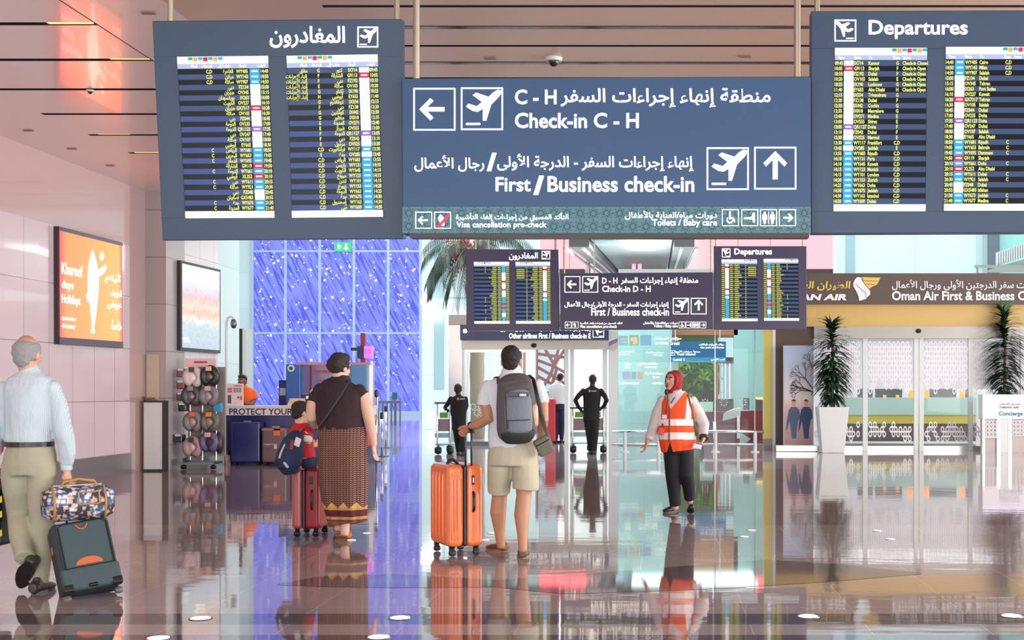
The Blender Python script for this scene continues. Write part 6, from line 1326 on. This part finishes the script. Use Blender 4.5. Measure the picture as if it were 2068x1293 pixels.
def pants_mat():
    m = mat('patterned_trousers', (86,50,52), .85); n, l, b = nodes(m); tc = n.new('ShaderNodeTexCoord'); sep = n.new('ShaderNodeSeparateXYZ'); l.new(tc.outputs['Object'], sep.inputs[0])
    # rows of small beige leaf marks in columns that run down the cloth
    col = math_node(n, l, 'MULTIPLY', sep.outputs['X'], 36.0); fx = math_node(n, l, 'ABSOLUTE', math_node(n, l, 'SUBTRACT', math_node(n, l, 'FRACT', col), .5))
    fz = math_node(n, l, 'FRACT', math_node(n, l, 'ADD', math_node(n, l, 'MULTIPLY', sep.outputs['Z'], 50.0), math_node(n, l, 'MULTIPLY', fx, 1.5)))
    mark = math_node(n, l, 'MULTIPLY', math_node(n, l, 'LESS_THAN', fz, .42), math_node(n, l, 'LESS_THAN', fx, .40))
    c = mixc(n, l, mark, lin((74,38,40)), lin((164,124,104)))
    def zb(a, c_): return math_node(n, l, 'MULTIPLY', math_node(n, l, 'GREATER_THAN', sep.outputs['Z'], a), math_node(n, l, 'LESS_THAN', sep.outputs['Z'], c_))
    tri = math_node(n, l, 'PINGPONG', math_node(n, l, 'MULTIPLY', sep.outputs['X'], 1.0), .055)
    c = mixc(n, l, math_node(n, l, 'MULTIPLY', zb(.30,.36), math_node(n, l, 'LESS_THAN', sep.outputs['Z'], math_node(n, l, 'ADD', .30, tri))), c, lin((206,164,84)))
    c = mixc(n, l, zb(.285,.305), c, lin((190,146,84))); c = mixc(n, l, zb(.225,.285), c, lin((92,34,40))); c = mixc(n, l, zb(.20,.225), c, lin((196,150,96))); c = mixc(n, l, zb(.1,.185), c, lin((150,96,62)))
    l.new(c, b.inputs['Base Color']); return m
b = MB(); rows = [(690,862,0,46,.16),(691,880,0,48,.17),(692,905,0,49,.18),(692,940,0,48.5,.185),(693,975,0,47,.18),(696,1010,-.01,43,.17),(700,1040,-.03,38,.155),(703,1059,-.04,36,.15)]
P, A, B = rt(Y0, rows); n = 56; vs = []; fs = []
for i, (c, a_, b2_) in enumerate(zip(P, A, B)):
    f = i/(len(P)-1)
    for j in range(n):
        th = 2*math.pi*j/n; k = 1+(.012+.06*f)*math.sin(th*11+1.0)+.045*f*math.sin(th*5+f*2)
        dip = -.03*f*f*math.cos(th-2.6)
        notch = 1-.20*f*max(0, math.cos(th+math.pi/2+.2))**12
        vs.append(c+Vector((math.cos(th)*a_*k, math.sin(th)*b2_*k*notch, dip)))
fs = [(i*n+j, i*n+(j+1)%n, (i+1)*n+(j+1)%n, (i+1)*n+j) for i in range(len(P)-1) for j in range(n)]; fs.append(tuple(range(n)))
b.add(vs, fs); o = b.build('trousers', pants_mat(), wom, smooth=True); sd = o.modifiers.new('s', 'SOLIDIFY'); sd.thickness = .006
M_sand = mat('sandal_tan', (176,112,62), .5); M_snk = mat('shoe_grey', (150,146,150), .5)
p = fpt(704,1089,0); shoe(wom, p, fpt(672,1090,0)+Vector((0,.16,0)), .095, .07, M_sand, mat('sandal_sole', (120,80,50), .6), 'sandal')
p = W(681,1082,.05); shoe(wom, W(684,1066,-.02), fpt(676,1078,0)+Vector((0,.06,.01)), .09, .075, M_snk, None, 'shoe', up=(0,.8,.6))
b = MB(); P, A, B = rt(Y0, [(637,859,.17,9,.034),(639,862,.21,8.6,.033)]); b.tube(P, A, B, lat=(0,0,1), n=14, cap=False); b.build('watch', M_dark, wom)
t = emp('crossbody_bag', W(738,905,.1), 'red crossbody bag with a grey strap over the back of the woman in black', 'bag'); b = MB(); b.obox(W(733,885,.15), (.05,.09,.085)); b.build('body', mat('bag_red', (196,50,46), .5), t, bevel=(.025,3))
b = MB(); b.tube([W(706,768,-.03),W(702,773,-.12),W(690,795,-.17),W(672,822,-.18),W(656,846,-.17),W(644,862,-.1)], [.013]*6, [.004]*6, lat=(1,0,.4), n=8); b.build('strap', mat('strap_grey', (66,66,64), .6), t, smooth=True, label='grey strap across the back')
# ---- boy sitting on the red suitcase
yr = .00466*F; Y0 = yr+.12
case_red = emp('suitcase', Vector(((616-CX)*.00466, yr+.2, 0)), 'red hard-shell suitcase on wheels that the boy sits on', 'suitcase')
zt = CAMZ-(948-CY)*.00466; x0 = (588-CX)*.00466; x1 = (645-CX)*.00466; xm = (612-CX)*.00466; M_red = mat('red_shell', (166,58,66), .35, coat=.3); M_redd = mat('red_shell_deep', (150,34,44), .4)
b = MB(); b.box((x0,yr,.075), (xm-.012,yr+.44,zt)); ls = b.build('left_shell', mat('red_shell_pale', (178,84,86), .35, coat=.4), case_red, bevel=(.035,4)); b = MB(); b.box((xm+.012,yr,.075), (x1,yr+.44,zt)); rsh = b.build('right_shell', M_redd, case_red, bevel=(.035,4))
b = MB(); b.box((xm-.016,yr+.008,.08), (xm+.016,yr+.432,zt-.006)); b.build('zip_band', M_black, case_red, bevel=(.01,2))
b = MB(); b.tube([(x1-.07,yr-.002,zt-.20),(x1-.07,yr-.022,zt-.23),(x1-.07,yr-.022,zt-.35),(x1-.07,yr-.002,zt-.38)], .010, n=8); b.build('side_handle', M_black, rsh, smooth=True)
b = MB(); b.box((x1-.10,yr-.006,zt-.14), (x1-.06,yr+.002,zt-.07)); b.build('lock', M_dark, rsh, bevel=(.004,2))
for xx in (x0+.045, x1-.045):
    for yy in (yr+.05, yr+.39):
        b = MB(); b.tube([(xx,yy,.085),(xx,yy,.05)], [.026,.02], n=10); b.tube([(xx-.013,yy-.01,.028),(xx+.013,yy-.01,.028)], .027, n=12); b.build('caster', M_black, case_red)
b = MB(); hx = (638-CX)*Y0/F
for dx in (-.012, .012): b.rod((hx+dx,yr+.30,zt-.02), (hx+dx,yr+.30,zt+.38), .008)
b.tube([(hx-.06,yr+.30,zt+.38),(hx+.06,yr+.30,zt+.38)], .014, n=10); b.build('pull_handle', M_steel, case_red, smooth=True)
boy = emp('person', W(612,946), 'small boy in a red football shirt sitting on the red suitcase', 'person')
fw = Vector((.75,.66,0)); Mh = basis(fw, -.08); hc = W(609,834); b = MB(); head(b, hc, Mh, .86, W(606,864), .05)
tub(b, Y0, [(606,862,0,13,.05),(606,874,0,22,.075),(608,900,0,22,.08),(612,928,0,22,.085),(614,938,0,22,.09)])
tub(b, Y0, [(622,872,.0,9,.036),(618,892,-.06,8.5,.034),(622,900,-.02,7.5,.03),(634,899,.08,6,.026)]); hand(b, W(634,899,.08), (.75,.6,.1), (0,.2,-1), .7, .75)
tub(b, Y0, [(594,872,.08,9,.036),(600,892,.16,8.5,.034),(620,896,.2,6,.026)]); hand(b, W(620,896,.2), (.8,.6,.1), (0,.2,-1), .7, .75)
for dy in (-.03, .12): tub(b, Y0, [(612,937,dy,14,.06),(632,938,dy+.08,11,.055),(642,940,dy+.14,9,.045),(645,960,dy+.15,8,.038),(646,985,dy+.14,6.5,.03)], (0,1,0))
b.skin('body', M_sk['fair'], boy, .0065, 3)
hair_cap(boy, hc, Mh, M_hairb, .89, -.05, (((0,.04,.07),(.06,.05,.05)),))
M_jer = cloth('red_jersey', (200,28,40), .7, .25, 14); M_jw = mat('jersey_white', (236,234,236), .7)
b = MB(True); tub(b, Y0, [(605,857,0,13,.055),(606,866,0,20,.075),(607,876,0,25,.09),(609,900,0,24.5,.095),(613,926,0,25,.10)])
tub(b, Y0, [(618,868,-.02,11,.05),(620,880,-.05,11.5,.05),(618,889,-.06,11.5,.05)]); tub(b, Y0, [(596,868,.06,11,.05),(597,886,.12,11,.05)])
zc_ = W(0,886).z
b.skin('jersey', [M_jer, M_jw], boy, .008, 3, mfun=lambda p, n: 1 if p.z < W(0,925).z else 0)
b = MB(True); tub(b, Y0, [(619,885,-.06,12.5,.056),(618,891,-.06,12.5,.056)]); b.skin('sleeve_cuff', M_jw, boy, .006, 2)
b = MB(); p = W(619,874,-.115); b.poly([p+Vector((-.02,0,.012)),p+Vector((-.004,0,-.006)),p+Vector((.02,0,-.012)),p+Vector((.004,0,.004))]); b.build('shirt_mark', M_jw, boy)
M_nav = cloth('navy_shorts', (26,34,66), .8, .2, 16)
b = MB(True); tub(b, Y0, [(613,928,0,22,.10),(615,938,0,21,.10)])
for dy in (-.03, .12): tub(b, Y0, [(614,936,dy,16,.07),(634,937,dy+.09,13,.066)], (0,1,0))
b.skin('shorts', M_nav, boy, .008, 3)
for dy in (-.03, .12): p = W(646,988,dy+.14); shoe(boy, p-Vector((.03,.02,.03)), p+Vector((.11,.08,-.03)), .07, .06, M_jw, M_snk)
t = emp('backpack', W(585,948,-.22), 'navy backpack with grey straps worn by the boy on the red suitcase', 'backpack')
M_nb = cloth('pack_navy', (34,52,84), .75, .2, 30)
b = MB(); tub(b, Y0, [(600,880,-.14,15,.07),(593,892,-.16,22,.10),(587,915,-.18,26,.12),(583,938,-.19,25,.11),(585,946,-.18,20,.09)]); b.skin('main_body', M_nb, t, .009, 3)
b = MB(); tub(b, Y0, [(573,912,-.25,13,.05),(568,930,-.26,13,.055),(572,943,-.26,12,.045)]); b.skin('front_pocket', mat('pack_navy_dark', (28,40,68), .7), t, .008, 3)
b = MB(); b.tube([W(575,898,-.27),W(567,915,-.305),W(564,925,-.31)], .010, n=8); b.tube([W(574,935,-.32),W(581,944,-.31)], .014, n=8); b.build('reflective_piping', mat('piping_grey', (190,196,206), .4), t, smooth=True)
b = MB(); b.tube([W(590,890,-.272),W(588,908,-.312)], [.016,.016], [.005,.005], n=8); b.build('red_tab', mat('tab_red', (150,62,66), .5), t)
b = MB(); b.tube([W(597,882,-.2),W(604,872,-.14),W(613,864,-.06),W(618,864,.0)], [.018]*4, [.007]*4, lat=(1,0,.6), n=8); b.tube([W(588,882,-.1),W(594,866,-.02),W(600,864,.06)], [.016]*3, [.007]*3, n=8); b.build('shoulder_strap', mat('strap_pale', (126,124,130), .6), t, smooth=True)
b = MB(); b.obox(W(601,893,-.275), (.03,.004,.04), Euler((0,R(20),R(-20))).to_matrix()); b.build('paper_tag', M_jw, t)
# ---- staff woman in the orange vest
Y0 = 14.3
stf = emp('person', W(1370,1038)*Vector((1,1,0)), 'staff woman in red headscarf and orange reflective vest walking towards the left', 'person')
fw = Vector((-.62,-.78,0)); Mh = basis(fw, .08); hc = W(1359,770); b = MB(); head(b, hc, Mh, .94, W(1366,800), .052)
tub(b, Y0, [(1366,800,0,18,.07),(1367,815,0,32,.10),(1367,860,0,31,.11),(1369,905,0,30,.11)])
tub(b, Y0, [(1337,812,0,8,.04),(1326,842,0,7,.034),(1318,866,0,6.5,.032),(1307,893,-.06,5.5,.028)]); hand(b, W(1307,893,-.06), (-.3,-.25,-1), (.3,-1,0), .3, .95)
tub(b, Y0, [(1398,812,0,8,.04),(1413,838,.03,7,.034),(1421,860,.02,6.5,.032),(1421,886,-.08,5.5,.028)]); hand(b, W(1421,886,-.08), (-.35,-.5,-.7), (.2,-1,.5), .7, .95)
tub(b, Y0, [(1355,915,0,16,.09),(1359,965,-.03,12,.065),(1362,1000,0,9,.05),(1364,1027,.0,7,.04)]); tub(b, Y0, [(1384,915,0,16,.09),(1386,960,-.05,12,.065),(1391,990,.05,9,.05),(1393,1014,.12,7,.04)])
b.skin('body', M_sk['olive'], stf, .0075, 3); face(stf, hc, Mh, .94)
M_hij = cloth('red_headscarf', (150,18,32), .75, .3, 18); q = lambda x, y, z: hc + Mh @ Vector((x*.94,y*.94,z*.94))
b = MB(); b.ell(q(0,-.035,.03), (.094,.092,.098), Mh, 20, 12); b.ell(q(0,-.03,-.01), (.1,.088,.09), Mh); b.ell(q(0,-.03,-.06), (.094,.082,.08), Mh)
ring = [q(.072*math.sin(a)*1.05, .052-.02*abs(math.sin(a)), .0+.098*math.cos(a)) for a in [2*math.pi*k/20 for k in range(21)]]; b.tube(ring, .018, n=8)
b.tube([q(0,-.0,-.09), q(0,-.01,-.135)], [.066,.085], [.06,.075], lat=Mh@Vector((1,0,0)), n=16); b.skin('headscarf', M_hij, stf, .0065, 9)
M_ws = cloth('grey_white_blouse', (214,208,206), .8, .35, 10)
b = MB(True); tub(b, Y0, [(1366,793,-.02,14,.075),(1366,800,0,20,.085),(1367,808,0,33,.105),(1367,840,0,33,.12),(1368,880,0,32,.12)])
tub(b, Y0, [(1340,808,0,12,.06),(1330,832,-.01,12.5,.06),(1320,862,0,11.5,.055),(1310,888,-.05,9,.045)]); tub(b, Y0, [(1396,808,0,12,.06),(1411,834,.03,12.5,.06),(1421,858,.02,11.5,.055),(1421,880,-.06,9.5,.045)])
b.skin('blouse', M_ws, stf, .0095, 3, disp=fold(.004, 26, 4))
M_vo = cloth('vest_orange', (246,86,28), .7, .2, 12); M_vs = mat('vest_reflective', (244,240,240), .35); nodes(M_vs)[2].inputs['Sheen Weight'].default_value = .4
b = MB(True); tub(b, Y0, [(1367,800,0,25,.10),(1367,808,0,34,.118),(1367,825,0,38,.135),(1366,850,0,39,.145),(1367,880,0,38,.15),(1370,900,0,37,.15),(1371,909,0,36,.148)])
cz = W(0,800).z
def vest_m(p, n):
    px = CX+p.x*F/p.y; py = CY-(p.z-CAMZ)*F/p.y; front = p.y < Y0+.02
    if 847 < py < 860 or 874 < py < 888: return 1
    if front and py < 850:
        e = (py-800)/50
        if 1388-4*e < px < 1398-3*e or 1331-3*e < px < 1337-2*e: return 1
    if front and py > 893 and abs(px-1353) < (py-893)*.30: return 3
    if front and py < 826 and abs(px-(1360+(py-800)*-.2)) < (826-py)*.62: return 2
    return 0
b.skin('vest', [M_vo, M_vs, M_ws, mat('trouser_black', (22,22,30), .8)], stf, .0042, 6, mfun=vest_m)
b = MB(); b.tube([W(1352,826,-.165),W(1352,860,-.175),W(1351,893,-.175)], [.008]*3, [.004]*3, n=6); b.build('vest_zip', mat('zip_brown', (120,50,30), .6), stf)
b = MB(); b.tube([W(1347,790,-.12),W(1349,810,-.155),W(1344,836,-.165)], [.008]*3, [.004]*3, n=6); b.tube([W(1362,803,-.145),W(1355,815,-.16)], [.007]*2, [.004]*2, n=6); ly = b.build('lanyard', mat('lanyard_dark', (90,60,50), .6), stf); b = MB(); b.obox(W(1342,842,-.17), (.026,.006,.022)); b.build('badge', mat('badge_lilac', (214,190,226), .4), ly)
b = MB(); b.obox(W(1335,871,-.16), (.036,.02,.04), Euler((0,R(20),0)).to_matrix()); b.build('red_pouch', mat('pouch_red', (226,60,60), .5), stf, bevel=(.01,2)); b = MB(); b.rod(W(1337,862,-.17), W(1339,856,-.17), .01); b.build('pouch_clip', M_black, stf)
b = MB(); b.ell(W(1345,792,-.10), (.016,.016,.035)); b.build('radio_microphone', M_black, stf, smooth=True)
b = MB(); b.tube([W(1389,797,-.06),W(1397,825,-.12),W(1402,850,-.1),W(1406,880,-.02)], [.012]*4, [.004]*4, lat=(1,0,0), n=8); b.build('shoulder_strap', mat('strap_olive', (110,96,76), .6), stf, smooth=True)
b = MB(); P, A, B = rt(Y0, [(1421,881,-.06,10,.048),(1421,886,-.08,9.5,.046)]); b.tube(P, A, B, lat=(1,0,0), n=14, cap=False); b.build('cuff_band', M_dark, stf)
t = emp('phone', W(1408,905,-.2), 'pale phone in the hand of the staff woman in the orange vest', 'phone'); b = MB(); b.obox(W(1408,902,-.19), (.052,.005,.026), Euler((0,R(12),R(20))).to_matrix()); b.build('handset', mat('phone_lilac', (196,192,220), .3), t, bevel=(.005,2))
M_bt = cloth('trouser_black_cloth', (22,22,32), .85, .3, 12)
b = MB(True); tub(b, Y0, [(1369,898,0,31,.13),(1370,915,0,31,.135)]); tub(b, Y0, [(1357,915,0,17.5,.11),(1359,965,-.03,15,.085),(1362,1000,0,12.5,.07),(1364,1022,.0,11.5,.065)]); tub(b, Y0, [(1384,915,0,17.5,.11),(1386,960,-.05,15,.085),(1391,985,.05,12.5,.07),(1393,1008,.11,11,.06)])
b.skin('trousers', M_bt, stf, .0095, 4)
p = fpt(1366,1033,0); shoe(stf, p, p+Vector((-.14,-.16,0)), .09, .08, M_black, M_dark); p = W(1394,1018,.12); p.z = .06; shoe(stf, p, fpt(1395,1038,0.005), .09, .08, M_black, M_dark, up=(0,-.25,1))
# ---- porters with trolleys, far off
def porter(Y0, label, rows_t, la, ra, lleg, rleg, hc_, nk, skin, handsd, cl, mark, hairm=M_hair, trm=None, fwd=(0,1,0), vox=.011):
    p = emp('person', wpos(hc_[0], CY+CAMZ*F/Y0, Y0), label, 'person'); Mh = basis(fwd); hc = wpos(*hc_, Y0); b = MB(); head(b, hc, Mh, .95, wpos(*nk, Y0), .056)
    tub(b, Y0, [(r[0],r[1],r[2],r[3]*.85,r[4]*.85) for r in rows_t]); tub(b, Y0, la, (0,1,0)); tub(b, Y0, ra, (0,1,0))
    for (a, i), d in zip(((la,-1),(ra,-1)), handsd): w = wpos(a[i][0],a[i][1],Y0+a[i][2]); hand(b, w, d, (1,.2,0), .5)
    tub(b, Y0, lleg); tub(b, Y0, rleg); b.skin('body', skin, p, .009, 3); hair_cap(p, hc, Mh, hairm, .96)
    g = lambda rows, e: [(r[0],r[1],r[2],r[3]*e,r[4]*e) for r in rows]
    b = MB(True); tub(b, Y0, rows_t); tub(b, Y0, g(la, 1.2), (0,1,0)); tub(b, Y0, g(ra, 1.2), (0,1,0)); b.skin('shirt', cl, p, vox, 3)
    hip = rows_t[-1]; b = MB(True); tub(b, Y0, [(hip[0],hip[1]-4,hip[2],hip[3],hip[4]), (hip[0],hip[1]+8,hip[2],hip[3]*1.05,hip[4]*1.05)]); tub(b, Y0, g(lleg, 1.22)); tub(b, Y0, g(rleg, 1.22)); b.skin('trousers', trm or cl, p, vox, 3)
    for lg in (lleg, rleg): w = wpos(lg[-1][0], lg[-1][1], Y0+lg[-1][2]); w.z = 0; shoe(p, w-Vector((fwd[0]*.06,fwd[1]*.06,0)), w+Vector((fwd[0]*.2,fwd[1]*.2,0)), .1, .08, M_black, M_dark)
    if mark:
        b = MB(); c = wpos(*mark, Y0-.145); b.box((c.x-.03,c.y,c.z-.02), (c.x+.0,c.y+.02,c.z+.025)); b.box((c.x+.02,c.y,c.z-.01), (c.x+.13,c.y+.02,c.z+.01)); b.build('back_print', mat('print_grey_white', (190,180,172), .5), p)
    return p
M_bk = cloth('porter_black', (20,17,20), .85, .2, 10)
porter(27.0, 'porter in black pushing a trolley before the entrance, left of the man in shorts', [(926,799,0,6,.07),(926,803,0,14,.10),(926,812,0,17,.12),(926,835,0,16,.12),(927,860,0,14,.12)],
       [(911,805,0,4.5,.045),(904,816,.1,4,.04),(899,823,.25,3.5,.035),(901,827,.4,2.6,.026)], [(940,805,0,4.5,.045),(942,820,.1,4,.04),(938,832,.3,3.5,.035),(934,830,.45,2.6,.026)],
       [(923,862,0,8,.09),(924,885,.05,6,.065),(926,913,.1,4,.04)], [(932,862,0,8,.09),(934,885,-.08,6,.065),(935,914,-.15,4,.04)], (925,787), (926,800), M_sk['dark'], [(.2,1,-.1),(-.2,1,-.1)], M_bk, (926,806))
porter(27.6, 'porter in black with bent elbows pushing a trolley at the right entrance leaf', [(1196,781,0,6,.07),(1196,786,0,15,.10),(1196,794,0,19,.125),(1195,815,0,17,.125),(1194,842,0,16,.125)],
       [(1179,789,0,4.8,.048),(1167,801,-.05,4.4,.044),(1162,809,.0,4,.04),(1168,822,.15,3.4,.034),(1175,830,.3,2.6,.026)], [(1213,789,0,4.8,.048),(1222,801,-.05,4.4,.044),(1225,809,.0,4,.04),(1220,820,.15,3.4,.034),(1214,825,.3,2.6,.026)],
       [(1188,845,0,8.5,.09),(1191,880,.02,6.2,.065),(1193,912,.05,4,.04)], [(1201,845,0,8.5,.09),(1201,880,-.05,6.2,.065),(1200,914,-.08,4,.04)], (1197,768), (1196,782), M_sk['dark'], [(.3,1,-.1),(-.3,1,-.1)], M_bk, (1192,790))
porter(33.4, 'man in white shirt and navy trousers seen from behind inside the entrance', [(1128,772,0,5,.08),(1127,777,0,12,.11),(1127,786,0,15,.13),(1127,805,0,13.5,.13),(1128,819,0,12,.13)],
       [(1115,780,0,3.8,.05),(1112,794,.0,3.4,.046),(1112,806,.1,3,.04),(1116,812,.2,2.2,.026)], [(1139,780,0,3.8,.05),(1142,794,0,3.4,.046),(1141,806,.1,3,.04),(1138,812,.2,2.2,.026)],
       [(1124,822,0,6.5,.09),(1124,855,.0,5,.066),(1123,888,.0,3.4,.04)], [(1132,822,0,6.5,.09),(1134,855,.02,5,.066),(1134,889,.05,3.4,.04)], (1132,763), (1128,774), M_sk['olive'], [(.2,1,-.4),(-.2,1,-.4)], cloth('far_white_shirt', (230,234,236), .8, .2, 8), None, trm=cloth('far_navy', (28,34,62), .8, .2, 8), fwd=(.35,.93,0))
t, *_ = simple_case(1101, 1121, 806, 33.0, .3, (206,40,56), 'tall red suitcase standing inside the entrance beside the man in white shirt')
def trolley(Y, x0, x1, ytop, label):
    xa, xb = sx(x0,Y), sx(x1,Y); xm_ = (xa+xb)/2; t = emp('luggage_trolley', Vector((xm_,Y,0)), label, 'trolley', 'silver luggage trolleys'); zt_ = CAMZ+(CY-ytop)*Y/F
    b = MB(); 
    for xx in (xa+.05, xb-.05): b.tube([(xx,Y-.05,.2),(xx,Y-.02,zt_)], .018, n=8); b.rod((xx,Y-.05,.2), (xx,Y+.8,.16), .018, n=8)
    b.build('frame', M_chrome, t, smooth=True)
    b = MB(); b.tube([(xa,Y-.05,zt_-.02),(xb,Y-.05,zt_-.02)], .022, n=8); b.build('push_bar', M_steel_d, t, smooth=True)
    b = MB(); b.box((xa+.06,Y-.03,.50), (xb-.06,Y-.0,.76)); b.build('advert_panel', mat('trolley_advert', (150,128,136), .5), t)
    b = MB(); b.box((xa+.10,Y-.02,.78), (xb-.12,Y+.1,.90)); b.build('green_card', mat('trolley_green', (110,170,60), .5), t)
    b = MB(); b.box((xa,Y-.03,.36), (xb,Y+.02,.46)); b.box((xa,Y,.20), (xb,Y+.8,.23)); b.build('platform', mat('trolley_teal', (150,196,190), .35), t)
    for xx, yy in ((xa+.06,Y-.0),(xb-.06,Y-.0),(xm_,Y+.75)):
        b = MB(); b.tube([(xx-.02,yy,.09),(xx+.02,yy,.09)], .085, n=16); b.rod((xx,yy,.1), (xx,yy,.22), .015, n=6); b.build('wheel', M_black, t, smooth=True)
trolley(27.55, 879, 915, 812, 'silver luggage trolley pushed by the porter left of the man in shorts')
trolley(28.15, 1152, 1224, 822, 'silver luggage trolley pushed by the porter with bent elbows')
# ---- clerk behind the counter
Y0 = 25.0
clk = emp('person', wpos(492, CY+CAMZ*F/Y0, Y0), 'man in an orange polo shirt standing behind the navy counter', 'person')
Mh = basis((-.2,-1,0)); hc = W(489,770); b = MB(); head(b, hc, Mh, .95, W(492,786), .058); tub(b, Y0, [(492,786,0,8,.08),(494,795,0,16,.1),(495,830,0,15,.11),(495,860,0,14,.11)])
tub(b, Y0, [(480,793,0,5,.05),(476,810,-.02,4.6,.046),(482,818,-.2,4.2,.04),(498,817,-.26,3,.03)]); hand(b, W(498,817,-.26), (1,0,-.1), (0,-.3,-1), .3, .95); tub(b, Y0, [(510,793,0,5,.05),(513,809,-.02,4.6,.046),(508,817,-.2,4.2,.04),(496,816,-.3,3,.03)]); hand(b, W(496,816,-.3), (-1,0,-.1), (0,-.3,-1), .3, .95)
tub(b, Y0, [(489,858,0,8,.09),(488,930,0,5,.05)]); tub(b, Y0, [(501,858,0,8,.09),(501,930,0,5,.05)]); b.skin('body', M_sk['brown'], clk, .009, 3); face(clk, hc, Mh, .95, (24,18,16), (120,70,62))
b = MB(); q = lambda x, y, z: hc + Mh @ Vector((x*.95,y*.95,z*.95)); b.ell(q(0,-.03,.045), (.083,.09,.09), Mh); b.ell(q(0,.03,.095), (.07,.055,.035), Mh); b.ell(q(0,-.06,-.02), (.07,.05,.06), Mh); b.skin('hair', M_hair, clk, .008, 2)
b = MB(True); tub(b, Y0, [(492,784,0,9,.09),(494,790,0,17,.11),(496,798,0,20,.13),(496,830,0,18,.13),(496,850,0,17,.13)]); tub(b, Y0, [(480,793,0,7,.07),(476,806,0,7,.066)]); tub(b, Y0, [(511,793,0,7,.07),(514,806,0,7,.066)]); b.skin('polo_shirt', cloth('orange_polo', (246,104,32), .75, .2, 10), clk, .011, 3)
b = MB(True); tub(b, Y0, [(496,846,0,16,.125),(496,860,0,16,.125)]); tub(b, Y0, [(489,858,0,9.5,.1),(488,935,0,7,.07)]); tub(b, Y0, [(502,858,0,9.5,.1),(502,935,0,7,.07)]); b.skin('trousers', M_bk, clk, .012, 2)
for px in (488, 502): p = W(px,935,0); p.z = 0; shoe(clk, p+Vector((0,.06,0)), p+Vector((0,-.2,0)), .1, .08, M_black, M_dark)
# ---- woman in black behind the glass
Y0 = 36.0
abw = emp('person', wpos(1427, CY+CAMZ*F/Y0, Y0), 'woman in a long black robe and veil standing behind the glass before the greenery', 'person')
Mh = basis((.3,.95,0)); hc = W(1427,780); b = MB(); head(b, hc, Mh, .92, W(1427,790), .05); tub(b, Y0, [(1427,792,0,8,.09),(1427,830,0,10,.11),(1427,870,0,9,.1)]); tub(b, Y0, [(1424,866,0,5,.07),(1424,884,0,3,.045)]); tub(b, Y0, [(1431,866,0,5,.07),(1431,884,0,3,.045)])
for s in (-1,1): tub(b, Y0, [(1427+s*10,798,0,3.6,.05),(1427+s*13,815,0,3.2,.045),(1427+s*8,826,.15,2.4,.03)], (0,1,0)); hand(b, W(1427+s*8,826,.15), (-s*.5,.8,-.2), (0,.3,-1), .4, .9)
b.skin('body', M_sk['olive'], abw, .010, 2)
M_ab = cloth('robe_black', (14,14,18), .9, .2, 8)
b = MB(True); b.ell(hc+Vector((0,-.02,.01)), (.105,.115,.135)); tub(b, Y0, [(1427,786,0,8,.11),(1427,794,0,13,.13),(1427,808,0,16,.16),(1427,835,0,15.5,.17),(1427,865,0,15,.18),(1427,885,0,16,.2)])
for s in (-1,1): tub(b, Y0, [(1427+s*10,797,0,6,.08),(1427+s*14,813,0,6,.08),(1427+s*9,823,.12,4.5,.06)], (0,1,0))
b.skin('robe', M_ab, abw, .014, 3)
